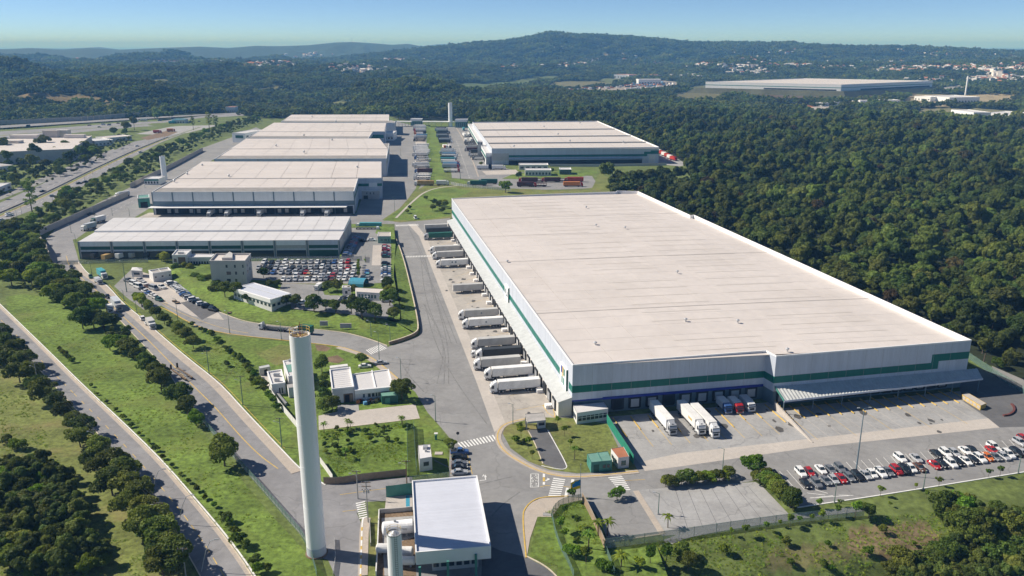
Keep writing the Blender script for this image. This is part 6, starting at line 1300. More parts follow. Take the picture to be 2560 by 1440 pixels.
row('column along the grass slope', [(1985,y,c) for y,c in ((205,'red'),(228,'white'),(255,'red'),(300,'grey'),(325,'maroon'),(348,'green'),(447,'black'),(498,'green'),(520,'white'),(545,'silver'),(570,'grey'),(602,'blue'),(628,'white'),(690,'white'))], 0.0, zc, PL, 'cars beside the grass slope', True, where='from the back')
row('shaded column beside the low warehouse', [(1560-k*10,75+k*19,rnd.choice(['black','blue','grey','red','maroon','silver'])) for k in range(15)], .06, zc, PL, 'cars in the shade of the low warehouse', True, where='from the back')
for px, c, k, rz, lab in ((zc(1355,975),'black','off-roader',-1.9,'black off-roader in the lower car park under the trees'),(zc(1450,958),'white','hatchback',-2,'white hatchback beside the black off-roader in the lower car park'),(zc(1715,958),'white','hatchback',-2,'white hatchback alone in front of the pale pavilion'),(zc(620,985),'blue','saloon',.2,'blue saloon at the corner of the long low building'),(zc(785,1010),'white','saloon',.3,'white saloon half hidden by trees in the lower car park'),(zc(2000,985),'silver','saloon',.1,'silver saloon under the trees at the right of the lower car park'),(zc(1645,120),'black','off-roader',-.2,'black off-roader turning at the top of the shaded drive'),(zc(1780,110),'white','saloon',0,'white saloon at the top of the shaded drive')):
    p = P(*px, PL+.7); p.z = PL+.05; put_car(k, c, p, rz, lab, None, True)
p = P(*zc(1050,800), PL); VANT.place(p, -1.75, 'white lorry parked by the island trees in the lower car park', None, .8)['category'] = 'lorry'
# ---- compound by the lodges
e0 = ang(P(*zb(210,1000)), P(*zb(330,985)))
row('slanted row by the compound bank', [(200,1005,'white'),(235,1025,'white'),(275,1050,'black'),(310,1075,'silver'),(340,1100,'white'),(375,1125,'white'),(405,1150,'white'),(430,1175,'silver'),(470,1205,'silver'),(500,1240,'blue'),(545,1275,'grey'),(590,1310,'silver'),(670,1345,'white'),(740,1385,'black'),(830,1425,'white')], .55, zb, 0, 'cars along the compound bank', True, where='from the back')
put_car('off-roader', 'black', P(*z4(1545,860))+Vector((0,0,.05)), .3, 'black off-roader near the lower end of the slanted row', None, True); put_car('off-roader', 'black', P(*z4(1590,885))+Vector((0,0,.05)), -.5, 'black off-roader lowest of the slanted row on the lane', None, True)
row('compound row beside the lane', [(1710,965,'grey','pickup'),(1785,1010,'white','van'),(1845,1045,'white','van'),(1870,955,'silver','saloon'),(1925,1002,'white','saloon'),(1980,1040,'brown','saloon'),(2050,1068,'silver','van'),(2150,1050,'white','pickup'),(1905,1080,'black','saloon'),(1945,1107,'white','saloon'),(1990,1135,'blue','saloon'),(2035,1162,'white','saloon'),(2080,1190,'white','hatchback'),(2125,1217,'green','hatchback')], -.62, za, 0, 'cars in the entrance compound', True, where='in order')
# ---- lorry park between the rear warehouses
FARP = {}
def far_lorry(kind):
    if kind in FARP: return FARP[kind]
    t = thing('lorry', kind, 'lorry'); L = {'semi':13.5,'box':8,'carrier':12}[kind]; b = MB()
    if kind == 'carrier':
        b.box(0, L, -1.25, 1.25, 1.0, 1.3); b.box(0, L, -1.25, 1.25, 2.7, 2.85)
        for k in range(6): b.box(k*L/5.2, k*L/5.2+.2, -1.25, 1.25, 1.3, 2.7)
    else: b.box(0, L, -1.28, 1.28, 1.1, 4.0)
    b.obj('cargo_box', 'box_white', t); b = MB(); b.box(.3, L+2.2, -.9, .9, .55, 1.08)
    for x in (1.5, 2.9, L-1.4, L+1.8):
        for y in (-1.1, 1.1): b.tube((x,y-.15,.5), (x,y+.15,.5), .5, .5, 8)
    b.obj('undercarriage', 'black_plastic', t); b = MB(); b.loft([[Vector((x,-1.2,.7)),Vector((x,1.2,.7)),Vector((x,1.2,z)),Vector((x,-1.2,z))] for x, z in ((L+.4,3.5),(L+1.7,3.4),(L+2.2,2.5),(L+2.5,1.9))]); c = b.obj('cab', 'paint_white', t); b = MB(); b.box(L+1.8, L+2.36, -1.0, 1.0, 2.0, 2.75); b.obj('windscreen', 'glass', c)
    FARP[kind] = Proto(t); return FARP[kind]
def park(spec, rz, colname, right, zoom=zd):
    for n, s in enumerate(spec):
        x, y, bx, pc = s[:4]; kind = s[4] if len(s) > 4 else 'semi'; p = P(*zoom(x, y)); L = {'semi':16,'box':10.5,'carrier':14.5}[kind]
        p = p-Vector((math.cos(rz), math.sin(rz), 0))*L/2+Vector((0,0,.06))
        far_lorry(kind).place(p+Vector((rnd.uniform(-1.6,1.6), rnd.uniform(-.5,.5), 0)), rz+rnd.uniform(-.09,.09), '%s %s, %s from the back in the %s' % (bx.replace('box_',''), {'semi':'articulated lorry','box':'box lorry','carrier':'car transporter'}[kind], ORD[n], colname), 'lorries in the rear lorry park', swap={'box_white': bx, 'paint_white': 'paint_'+pc})
lf = math.pi
park([(870,150,'box_white','white'),(870,168,'box_white','white'),(872,186,'box_silver','grey'),(874,206,'box_silver','silver'),(875,228,'box_white','red'),(876,250,'box_silver','red'),(878,278,'box_dark','orange'),(880,305,'box_white','orange','box'),(880,345,'box_blue','white'),(883,372,'box_silver','white'),(885,400,'box_dark','silver','carrier'),(888,430,'box_dark','black','carrier'),(895,545,'box_white','white')]+[(905,578+q*21,'box_white','white') for q in range(8)]+[(918,760,'box_dark','white','carrier'),(920,795,'box_silver','blue','carrier'),(922,835,'box_silver','white','carrier'),(924,925,'box_white','white'),(928,965,'box_silver','silver','carrier')], lf, 'left column of the lorry park', False)
park([(920,1062,'box_maroon','blue'),(930,1130,'box_silver','white','carrier'),(930,1165,'box_silver','white','carrier'),(930,1200,'box_white','white','carrier'),(935,1310,'box_tan','white')], lf+.0, 'near end of the left column', False)
park([(1305,195,'box_dark','white'),(1310,220,'box_silver','white'),(1330,245,'box_silver','grey'),(1340,275,'box_dark','grey'),(1345,305,'box_dark','grey'),(1355,345,'box_silver','grey'),(1365,372,'box_dark','silver'),(1370,400,'box_dark','silver'),(1375,430,'box_silver','silver'),(1385,460,'box_dark','white')], 0, 'back half of the right column', True)
park([(1440,640,'box_silver','white'),(1440,670,'box_silver','white'),(1450,700,'box_silver','silver'),(1455,732,'box_blue','white'),(1465,765,'box_white','white'),(1475,800,'box_dark','white'),(1480,830,'box_teal','teal'),(1490,872,'box_white','red'),(1495,905,'box_white','red'),(1500,935,'box_blue','blue'),(1505,965,'box_silver','red'),(1510,1045,'box_white','red','carrier')], 0, 'front half of the right column', True)
park([(1340,570,'box_white','orange','box'),(1410,570,'box_white','white','box'),(1470,575,'box_white','black','box')], -1.3, 'white trio of the right column', True)
park([(1760,210,'box_teal','teal','box'),(1770,330,'box_white','white'),(1840,330,'box_white','white'),(1810,440,'box_white','white','box'),(1900,430,'box_white','white','box')], -1.45, 'bays beside the right rear warehouse', True)
park([(1890,470,'box_dark','grey','carrier'),(1910,505,'box_dark','grey','carrier'),(1930,575,'box_grey','silver'),(1945,625,'box_maroon','silver'),(2005,665,'box_dark','grey'),(2010,720,'box_dark','silver','carrier'),(2030,750,'box_dark','silver','carrier'),(2060,800,'box_silver','grey','carrier')], math.pi, 'front bays beside the right rear warehouse', True)
def lone(kind, px, rz, lab, bx, pc):
    p = P(*px)-Vector((math.cos(rz), math.sin(rz), 0))*8+Vector((0,0,.06)); far_lorry(kind).place(p, rz, lab, None, swap={'box_white':bx,'paint_white':'paint_'+pc})
lone('semi', Z2(1020,1203), math.pi, 'dark green lorry on the curved road by the lorry park', 'box_green', 'white'); lone('semi', Z2(1100,1190), math.pi, 'second dark green lorry just behind the other on the curved road', 'box_green', 'green'); lone('box', Z2(790,1200), 0, 'white bus at the bend of the curved road', 'box_white', 'white')
lone('semi', Z2(1085,1083), 0, 'long white lorry with two trailers, front part beside the right rear warehouse', 'box_white', 'white'); lone('semi', Z2(1170,1083), 0, 'rear trailer of the long white lorry beside the right rear warehouse', 'box_white', 'white')
for k, (px, lab) in enumerate(((Z2(1400,1178),'red lorry at the left of the long red row'),(Z2(1480,1177),'second red lorry of the long red row'),(Z2(1570,1177),'third red lorry of the long red row'),(Z2(1660,1176),'fourth red lorry of the long red row'),(Z2(1740,1175),'rightmost red lorry of the long red row'),(Z2(1390,1212),'dark red lorry left in the nearer red row'),(Z2(1465,1211),'dark red lorry right in the nearer red row'),(Z2(1735,1210),'red lorry with an orange load at the right of the nearer red row'))):
    lone('carrier' if k in (1, 3, 6) else 'semi', px, 0 if k % 2 else math.pi, lab, 'box_maroon' if k not in (4, 7) else ('box_red','box_orange')[k == 7], 'red')
for k in range(6): lone('box', (1651+k*7.2, 384+k*3.6), -1.2, 'red lorry, %s along the fence behind the right rear warehouse' % ORD[k], 'box_red' if k % 2 else 'box_white', 'red')
lone('semi', z5(215,275), math.pi, 'long teal trailer beside the right end of the low warehouse', 'box_teal', 'white'); lone('carrier', z5(220,300), 0, 'dark machinery carrier parked before the teal trailer', 'box_dark', 'white'); lone('box', Z1(885,1290), -2.3, 'pale lorry on the service road beside the wall', 'box_silver', 'white'); lone('box', za(1140,300), -1.9, 'pale box lorry parked at the left end of the low warehouse', 'box_silver', 'white'); lone('box', za(1270,205), -1.9, 'green and white box lorry behind the left end of the low warehouse', 'box_white', 'green')
put_car('saloon', 'black', P(*za(1215,88)), .4, 'black car on the service road near the dock yard', None, True); put_car('van', 'white', P(*z5(562,200))+Vector((0,0,.06)), -1.3, 'white minibus parked below the grass mound by the big warehouse', None); put_car('van', 'white', P(1175,300), 0, 'white van by the rear gate', None, True)
# ---- traffic on the highways
for n, (px, kind, col, rz) in enumerate([(Z1(210,762),'van','green',.2),(Z1(665,757),'saloon','maroon',.3),(Z1(770,752),'van','white',.3),(Z1(812,755),'van','silver',.3),(Z1(880,742),'saloon','black',.3),(Z1(740,770),'saloon','silver',.3),(Z1(410,797),'saloon','black',.2),(Z1(500,800),'hatchback','yellow',.2),(Z1(45,852),'saloon','black',.2),(Z1(635,1180),'saloon','black',.9),(Z1(590,1190),'saloon','black',.9),(Z1(780,1120),'hatchback','black',.9),(Z1(838,1085),'saloon','white',.9),(Z1(1020,912),'saloon','white',.9),(Z1(1045,960),'off-roader','white',.9),(Z1(1190,722),'van','blue',.3),(Z1(1290,705),'van','blue',.3),(Z1(1420,735),'van','silver',.3),(Z1(1480,730),'saloon','black',.3),(Z1(70,1418),'saloon','white',.8),(z4(15,215),'saloon','white',.8),(z4(70,180),'saloon','white',.8),(Z1(320,1250),'saloon','black',.9),(Z1(390,1285),'hatchback','silver',.9),(Z1(1235,680),'saloon','silver',.3),(Z1(1100,690),'saloon','white',.3)]):
    p = P(*px)+Vector((0,0,.08)); put_car(kind, col, p, rz+(math.pi if n % 3 == 0 else 0), '%s %s on the highway, %s' % (col, kind, ('near the far noise wall','by the toll yard','in the traffic by the toll yard','in the middle of the queue','just ahead of the queue','behind the queue','left of the queue','beside the yellow verge','over the grey factory','in the lower carriageway','left in the lower carriageway','high in the lower carriageway','beyond the others in the lower carriageway','at the bend','just below the bend','above the bus yard','right of the bus yard','in the toll yard','behind another in the toll yard','at the bottom left corner','at the left edge by a lamp','near the second lamp','on the upper carriageway','near the tall tree','below the toll station','under the noise wall')[n]), 'traffic on the highways', True)
for lab, px, bx, pc, rz in (('white lorry leading the highway queue', Z1(1020,728),'box_white','white',.3),('big white lorry highest in the highway queue', Z1(1085,722),'box_white','white',.3),('turquoise lorry parked in the toll yard', Z1(1300,742),'box_teal','teal',.2),('red bus parked beside the highway bend', Z1(1190,812),'box_red','red',.3),('orange and red lorry right of the red bus', Z1(1290,800),'box_orange','red',.4)): lone('box', px, rz, lab, bx, pc)
for q in list(CARP.values())+list(FARP.values())+[SEMI, TRAILER, RIGID, VANT, FLAT]: q.drop()

# ================================================================ STREET FURNITURE, MARKINGS, FENCES
def htop(base, top, z0=0):
    p = P(*base, z0); b = -(top[1]-720)/FOC; return CAMH+p.y*(-SP+b*CP)/(CP+b*SP)
def zebra(label, a0, a1, b0, b1, n, zoom, fill=.5, z=.062, base=0.0):
    """stripes between the edges a0-a1 and b0-b1"""
    a0, a1, b0, b1 = [P(*zoom(*q), base) for q in (a0, a1, b0, b1)]; t = bpy.data.objects.new('zebra_crossing', None); COL.objects.link(t); t.location = (a0+b1)/2; struct(t)
    for k in range(n):
        u0, u1 = (k+.5-fill/2)/n, (k+.5+fill/2)/n; q = [a0.lerp(a1, u0), a0.lerp(a1, u1), b0.lerp(b1, u1), b0.lerp(b1, u0)]
        if area(q) < 0: q.reverse()
        b = MB(); b.face([(p.x, p.y, base+z) for p in q]); o = b.obj('stripe', 'white_paint', t)
    t['label'] = label
zebra('zebra crossing over the main yard road', (865,440), (1145,378), (905,480), (1175,420), 12, z8); zebra('zebra crossing by the flag', (1590,695), (1548,838), (1678,708), (1640,840), 9, z8); zebra('zebra crossing by the teal cabin', (1980,680), (2085,800), (2090,672), (2165,792), 9, z8)
zebra('zebra crossing at the mouth of the internal lane', (1690,90), (1905,5), (1770,155), (2005,65), 9, ze); zebra('far zebra crossing by the green mound', (410,245), (580,240), (418,256), (590,250), 18, z5, .5); zebra('zebra crossing by the retaining wall', (480,478), (690,470), (484,488), (694,482), 18, z5, .5); zebra('zebra crossing by the gas yard', (160,425), (215,660), (290,398), (325,635), 8, zf)
def mark(zoom, pts, w=.25, mat='white_paint', z=.064): 
    for a, c in zip(pts, pts[1:]): stall(zoom(*a), zoom(*c), w, mat, z)
def zi(x, y): return (x/14.22+1300, y/14.22+1170)
mark(zi, [(380,215),(660,215),(660,680),(370,695),(380,215)], .18)
for pts in ([(390,230),(400,300)],[(390,320),(400,390),(460,330)],[(370,395),(470,395)],[(380,440),(470,440),(470,490),(375,490)],[(360,508),(480,508)],[(370,560),(430,550),(370,610)],[(370,630),(430,630),(430,690)],[(560,235),(560,290),(640,290)],[(600,235),(650,240)],[(560,350),(610,320),(655,350),(610,385),(560,350)],[(560,440),(560,475)],[(560,440),(650,440)],[(600,480),(650,480)],[(545,540),(600,560),(560,600)],[(550,640),(640,640),(640,670)],[(500,410),(530,410)],[(500,300),(530,310)]): mark(zi, pts, .16)
mark(zi, [(850,210),(850,330)], .6); mark(zi, [(850,340),(850,480)], .6, 'yellow_paint'); mark(zi, [(850,505),(850,600)], .6); mark(zi, [(1880,410),(1800,900)], .8); mark(zi, [(1690,710),(1620,1040)], .7); mark(zi, [(910,460),(1050,390)], .5); mark(zi, [(960,370),(1050,390)], .3)
mark(zi, [(870,630),(1080,640)], .2, 'yellow_paint'); mark(zi, [(1540,665),(1800,690)], .2, 'yellow_paint'); mark(zi, [(720,680),(860,640)], .2, 'yellow_paint')
mark(z8, [(1040,720),(1085,715),(1075,672)], .25); mark(z8, [(1062,690),(1075,670),(1090,695)], .25); mark(z8, [(2120,720),(2270,712)], .15, 'yellow_paint'); mark(z8, [(1510,1560/2),(1545,690)], .01)
mark(z8, [(0,825),(180,800),(330,780),(525,765)], .15, 'yellow_paint'); mark(z8, [(20,950),(125,938)], .15, 'yellow_paint'); mark(z8, [(1545,215),(1510,160),(1580,140),(1600,250),(1545,215)], .2, 'yellow_paint'); mark(z8, [(945,515),(985,670)], .15, 'yellow_paint')
for k in range(6): mark(z8, [(820,528+k*28),(955,528+k*28)], .12, 'yellow_paint')
# ---- lamp posts
def lamp(base, top, label, heads=1, z0=0, mat='pole_green', arm=None, group='lamp posts'):
    p = P(*base, z0); h = max(5, min(26, htop(base, top, z0)-z0)); t = thing('street_lamp', label, 'street lamp', p, 0, group)
    b = MB(); b.tube(p, p+Vector((0,0,h)), .13 if h < 14 else .22, .07 if h < 14 else .1, 8); b.obj('pole', mat, t); b = MB(); b.box(p.x-.22, p.x+.22, p.y-.22, p.y+.22, z0, z0+.35); b.obj('footing', 'concrete_grey', t)
    for k in range(heads):
        a = (arm if arm is not None else 2.8)+k*math.pi; d = Vector((math.cos(a), math.sin(a), 0)); e = p+Vector((0,0,h))+d*(.9 if h < 14 else 1.2)+Vector((0,0,.15)); s = Vector((-d.y, d.x, 0))
        b = MB(); b.tube(p+Vector((0,0,h-.1)), e, .05, .045, 5); b.obj('arm', mat, t); b = MB(); c = e+d*.35; b.loft([[e-s*.14-Vector((0,0,.06)), e+s*.14-Vector((0,0,.06)), e+s*.14+Vector((0,0,.08)), e-s*.14+Vector((0,0,.08))], [c+d*.4-s*.2-Vector((0,0,.05)), c+d*.4+s*.2-Vector((0,0,.05)), c+d*.4+s*.16+Vector((0,0,.06)), c+d*.4-s*.16+Vector((0,0,.06))]]); b.obj('lamp_head', 'galvanised', t)
for a in [(z8(712,280), z8(708,88), 'street lamp on the kerb left of the main yard road'), (z8(1287,300), z8(1290,152), 'street lamp on the corner of the weighbridge lawn'), (z5(293,1265), z5(288,1045), 'street lamp at the mouth of the internal lane'), (z5(455,1410), z5(447,1238), 'street lamp on the kerb by the silver saloon'), (z9(312,695), z9(323,483), 'street lamp between the front road and the hedge'), (z9(1148,885), z9(1165,742), 'street lamp at the lower kerb of the roadside car park'), (z9(1810,785), z9(1832,640), 'street lamp by the yellowish sapling at the lower kerb'), (z9(2515,665), z9(2542,535), 'street lamp at the lower kerb near the right edge'), (z8(2368,970), z8(2376,815), 'street lamp on the strip between the two concrete lots'), (z4(1710,1052), z4(1703,888), 'street lamp on the kerb of the lane above the laden lorry'), (z4(1325,960), z4(1310,795), 'street lamp below the dark resurfaced patch'), (z4(2095,1097), z4(2088,968), 'street lamp beside the dark flatbed lorry'), (za(1690,1120), za(1645,712), 'street lamp by the grey pickup in the compound'), (za(1222,870), za(1220,745), 'street lamp at the boom gate'), (za(1655,1240), za(1650,1110), 'street lamp on the verge above the open topped lorry'), (za(1825,1395), za(1808,1285), 'street lamp on the verge beside the open topped lorry'), (z5(490,562), z5(487,470), 'street lamp by the retaining wall zebra'), (z5(535,752), z5(537,680), 'street lamp half way down the retaining wall'), (z5(408,145), z5(408,40), 'street lamp on the road towards the lorry park'), (z5(232,1400-1320+1000), z5(100,960), 'street lamp on the grass above the lane mouth')]: lamp(*a)
lamp(z9(1310,648), z9(1382,180), 'very tall floodlight mast among the cars of the roadside car park', 2, arm=.1, mat='steel_blue')
lamp(zc(1028,1020), zc(1025,830), 'street lamp in the middle of the lower car park', z0=PL); lamp(z5(375,1000+120), z5(376,990), 'street lamp at the foot of the grass slope corner')
for k, (b0, t0) in enumerate((((za(1262,128)), za(1210,0)), (za(950,330), za(945,250)), (za(1500,100), za(1480,20)), (za(1730,110), za(1722,20)), (za(1012,460), za(1005,400)))): lamp(b0, t0, 'street lamp beside the service road, ' + ('by the parked box lorries','at the road bend','near the dock yard corner','by the compactor shed','at the verge of the low warehouse')[k])
for k, (b0, t0) in enumerate(((Z1(1080,1230-10), Z1(1075,1180)), (zd(1690,1180), zd(1680,1080)), (zd(505,420), zd(515,330)), (Z2(895,1160), Z2(893,1090)), (zd(490,720), zd(495,560)))): lamp(b0, t0, 'street lamp ' + ('by the small water tower','at the front of the lorry park','in the shade of the stepped warehouses','at the curved road by the lorry park','at the kerb of the shaded dock')[k])
for k, x in enumerate(((8,228),(42,222),(78,210),(110,200),(145,190))): b0 = za(*[(8,228),(45,235),(155,160),(225,128),(290,75)][k]); lamp(b0, (b0[0], b0[1]-11), 'highway lamp, %s along the near carriageway at the left edge' % ORD[k], mat='metal_grey')
for k in range(16):
    u = k/15; b0 = (112+u*300, 517-u*166-36*math.sin(u*3)*.4); lamp(b0, (b0[0], b0[1]-14+7*u), 'highway lamp, %s along the slope of the highway' % ORD[k], mat='metal_grey')
for k, (b0, e) in enumerate(((z7(1130,840), -.25), (z7(1330,1045), -.2), (z7(1500,1395), .1))):
    p = P(*b0); t = thing('street_lamp', 'curved lamp post leaning over the public road, ' + ('upper of three','middle of three','lowest of three')[k], 'street lamp', p, 0, 'lamp posts over the public road'); pts = [p+Vector((q*3.4, q*.8, 7.5*math.sin(min(1, q*1.15)*math.pi/2)+.001)) for q in (0,.06,.2,.4,.7,1)]
    pts[0] = p; b = MB()
    for c, d in zip(pts, pts[1:]): b.tube(c, d, .09, .08, 6, False)
    b.obj('pole', 'galvanised', t); b = MB(); q = pts[-1]; b.box(q.x-.1, q.x+.8, q.y-.15, q.y+.15, q.z-.08, q.z+.08); b.obj('lamp_head', 'metal_grey', t)
# ---- power poles and their wires
POLES = []
def power_pole(base, top, label, mat='pole_concrete', busy=False):
    p = P(*base); h = max(7, min(15, htop(base, top))); t = thing('power_pole', label, 'power pole', p, 0, 'power poles'); b = MB(); b.tube(p, p+Vector((0,0,h)), .17, .11, 8); b.obj('pole', mat, t)
    for z in ((.3, 1.3, 2.2) if busy else (.3,)): b = MB(); c = p+Vector((0,0,h-z)); b.box(c.x-1.1, c.x+1.1, c.y-.07, c.y+.07, c.z-.07, c.z+.07); b.obj('crossarm', 'wood', t)
    for s in (-1, -.35, .35, 1): b = MB(); c = p+Vector((s, 0, h-.23)); b.tube(c, c+Vector((0,0,.28)), .06, .04, 6); b.obj('insulator', 'dock_door', t)
    if busy:
        for s in (-.55, .1, .6): b = MB(); c = p+Vector((s, -.3, h-2.9)); b.tube(c, c+Vector((0,0,.9)), .2, .2, 8); b.obj('transformer', 'metal_grey', t)
    b = MB(); c = p+Vector((0,0,h*.82)); b.tube(c, c+Vector((-1.5,.3,.5)), .04, .03, 5); b.obj('lamp_arm', 'galvanised', t); b = MB(); b.box(c.x-2.0, c.x-1.4, c.y+.2, c.y+.4, c.z+.42, c.z+.55); b.obj('lamp_head', 'galvanised', t)
    POLES.append(p+Vector((0,0,h))); return t
power_pole(z4(1557,1357), z4(1540,1180), 'green power pole uphill on the access road sidewalk', 'pole_green'); power_pole(z7(1808,158), z7(1790,-60), 'power pole on the sidewalk opposite the low-loader', 'pole_green'); power_pole(z7(2098,468), z7(2083,252), 'power pole just left of the water tower', 'pole_green'); power_pole(zf(193,372), zf(170,-20), 'grey power pole with a yellow foot at the lane corner'); power_pole(zf(335,700), zf(315,130), 'power pole loaded with transformers by the gas yard', busy=True)
N1 = len(POLES)
for k, (b0, t0) in enumerate(((z7(718,505), z7(692,360)), (z7(1205,1080), z7(1165,880)), (z7(1385,1440), z7(1368,1220)), (z4(290,1390+80), z4(285,1270)), (z4(30,1130), z4(22,1010)))): power_pole(b0, t0, 'grey power pole among the roadside trees, ' + ('between the two bends','right of the leaning lamp','lowest in the photograph','above the dark crowns','highest on the public road')[k])
power_pole(zf(872,200), zf(862,-160), 'dark pole between the fenced plot and the canopy', 'wood')
def wires(i, j, n=3, lab=''):
    t = thing('power_line', lab, 'power line', (POLES[i]+POLES[j])/2, 0, 'power lines')
    for s in range(n):
        b = MB(); o = Vector((-.9+.9*s, 0, .05))
        for k in range(10):
            f = lambda u: POLES[i].lerp(POLES[j], u)+o-Vector((0,0,3.2*u*(1-u))); b.tube(f(k/10), f((k+1)/10), .022, .022, 3, False)
        b.obj('wire', 'wire', t)
for i, j, l in ((0,1,'uppermost wires above the access road sidewalk'),(1,2,'wires between the two poles left of the water tower'),(2,3,'wires passing the water tower'),(3,4,'short wires at the lane corner')): wires(i, j, 3, l)
for i, j, l in ((N1+4,N1+3,'wires above the topmost roadside trees'),(N1+3,N1,'wires above the middle roadside trees'),(N1,N1+1,'wires above the lower roadside trees'),(N1+1,N1+2,'lowest wires along the public road')): wires(i, j, 3, l)
# ---- fences: posts and panels are separate parts
def fence(name, label, px, h, mesh='fence_mesh', post='pole_green', step=3.0, zoom=None, z0=0, terr=False, cat='fence', thick=.03, pr=.05, close=False, rail=True):
    pts = [P(*(zoom(*q) if zoom else q), z0) for q in px]; c = sum(pts, Vector())/len(pts); t = thing(name, label, cat, c); pts = smooth(pts, 1) if len(pts) > 2 and not close else pts
    for a, e in zip(pts, pts[1:]):
        L = (e-a).length; n = max(1, round(L/step)); d = (e-a).normalized(); s = Vector((-d.y, d.x, 0))*thick
        for k in range(n):
            p, q = a.lerp(e, k/n), a.lerp(e, (k+1)/n); b = MB(); b.prism([p-s, q-s, q+s, p+s], z0, z0+h); b.obj('panel', mesh, t)
            if post: b = MB(); b.tube(p, p+Vector((0,0,h+.12)), pr, pr, 6); b.obj('post', post, t)
            if rail and post: b = MB(); b.tube(p+Vector((0,0,h)), q+Vector((0,0,h)), pr*.6, pr*.6, 4, False); b.obj('rail', post, t)
    return t
fence('mesh_fence', 'grey green mesh fence along the lower edge of the concrete lots', [(1512,1372),z9(20,1148),z9(350,1098),z9(830,1032),z9(1370,980)], 2.6, 'fence_mesh_grey', step=4.5)
fence('mesh_fence', 'curved dark mesh fence round the little lawn by the flag', [(1575,1000),(1590,950),(1640,905),(1720,878),(1795,868)], 1.8, 'fence_mesh', zoom=z8); fence('mesh_fence', 'mesh fence running down the little lawn to the bottom edge', [(1578,1000),(1600,1110),(1640,1230),(1700,1340),(1740,1440)], 1.6, zoom=z8)
fence('timber_fence', 'brown panel fence between the little lawn and the small lot', [(1803,870),(1860,975),(1920,1110),(1972,1232)], 2.4, 'wall_brown', 'pole_concrete', 2.2, z8, thick=.06, pr=.09); fence('mesh_fence', 'thin fence continuing down from the brown panel fence', [(1972,1235),(2010,1330),(2040,1430)], 1.8, zoom=z8)
fence('shade_fence', 'bright green shade net fence beside the front loading apron', [(1985,290),(2060,410),(2130,515),(2183,602)], 3.0, 'shade_net', 'pole_green', 2.5, z8, thick=.05); fence('mesh_fence', 'green mesh fence along the access road opposite the water tower', [(1490,262),(1600,395),(1870,700),(2080,945),(2290,1185),(2360,1440)], 2.0, zoom=z7, step=2.6)
fence('panel_wall', 'tall concrete panel wall round the bend of the service road', [(1720,-160),(1290,25),(840,228),(560,352),(508,392),(560,478),(650,600),(668,700),(662,780),(760,835),(990,990),(1060,1050)], 3.8, 'wall_stone', None, 4.0, za, cat='wall', thick=.12)
fence('panel_wall', 'far stretch of concrete panel wall beside the roadside shrubs', [(1510,945),(1250,1085),(1070,1170),(970,1222)], 3.8, 'wall_stone', None, 6.0, Z1, cat='wall', thick=.12)
fence('white_wall', 'white panel wall running down the bank to the water tower', [(312,690),(395,820),(480,935),(620,1105),(752,1262)], 2.2, 'plaster_white', 'pole_concrete', 2.4, ze, cat='wall', thick=.06, pr=.08); fence('white_wall', 'white panel wall emerging right of the water tower', [(2385,590),(2440,665),(2478,722)], 1.9, 'plaster_white', 'pole_concrete', 2.2, z7, cat='wall', thick=.06, pr=.08)
fence('screen_fence', 'brownish green screen fence at the foot of the fenced plot', [(-120,745),(0,745),(130,722),(300,703),(500,682)], 2.0, 'wall_brown', 'pole_green', 3.0, z8, thick=.04); fence('mesh_fence', 'dark mesh fence on the right side of the fenced plot', [(500,325),(503,520),(506,682)], 2.6, 'fence_mesh', zoom=z8); fence('mesh_fence', 'second dark mesh fence beside the small white block', [(550,330),(560,520),(572,680)], 2.4, 'fence_mesh', zoom=z8); fence('mesh_fence', 'short mesh fence behind the gate canopy', [(520,725),(700,705),(820,690)], 1.5, 'fence_mesh', zoom=z8)
fence('screen_fence', 'dark green screen at the back of the gas yard', [(588,352),(740,335),(945,305)], 3.2, 'teal_paint', 'green_dark', 3.0, zf, thick=.05); fence('yard_wall', 'low white wall on the left side of the gas yard', [(487,575),(470,1000),(445,1440)], 1.2, 'plaster_white', None, 3.0, zf, cat='wall', thick=.12); fence('yard_wall', 'low pale wall between the gas yard and the paved court', [(490,572),(700,560),(950,535)], 1.2, 'plaster_grey', None, 3.0, zf, cat='wall', thick=.12); fence('kerb_wall', 'low wall beside the narrow strip of gas yard grass', [(355,700),(370,1030)], 1.0, 'pole_concrete', None, 3, zf, cat='wall', thick=.1)
fence('mesh_fence', 'light mesh fence between the staff car park and the low warehouse', [(40,418),(560,414),(1100,410),(1645,408)], 2.2, 'fence_mesh_grey', 'metal_grey', 5, zc, z0=PL); fence('mesh_fence', 'mesh fence at the shaded drive of the staff car park', [(1685,440),(1690,360)], 2.0, 'fence_mesh', zoom=zc, z0=PL)
fence('boom_gate', 'dark sliding gate across the access road', [(780,752),(1045,752)], 2.0, 'fence_mesh', 'black_plastic', 2.2, za, cat='gate'); fence('mesh_fence', 'fence along the lawn in front of the low warehouse', [(1060,745),(1400,735),(1980,725)], 2.0, 'fence_mesh_grey', 'metal_grey', 4, za)
fence('picket_fence', 'white picket fence along the curved road by the lorry park', [(1500,1290),(1700,1330),(2000,1365),(2480,1400),(2700,1420)], 2.2, 'fence_mesh_grey', 'dock_door', 2.2, zd, pr=.12); fence('mesh_fence', 'green mesh fence between the forest and the turning lane', [(2415,893),(2462,925),(2530,968),(2620,1020)], 2.4, 'fence_mesh'); fence('low_wall', 'long low pale wall in front of the right rear warehouse', [Z2(1560,1060),Z2(1880,1062),Z2(2110,1058),Z2(2430,1052)], 2.2, 'plaster_grey', None, 8, cat='wall', thick=.15)
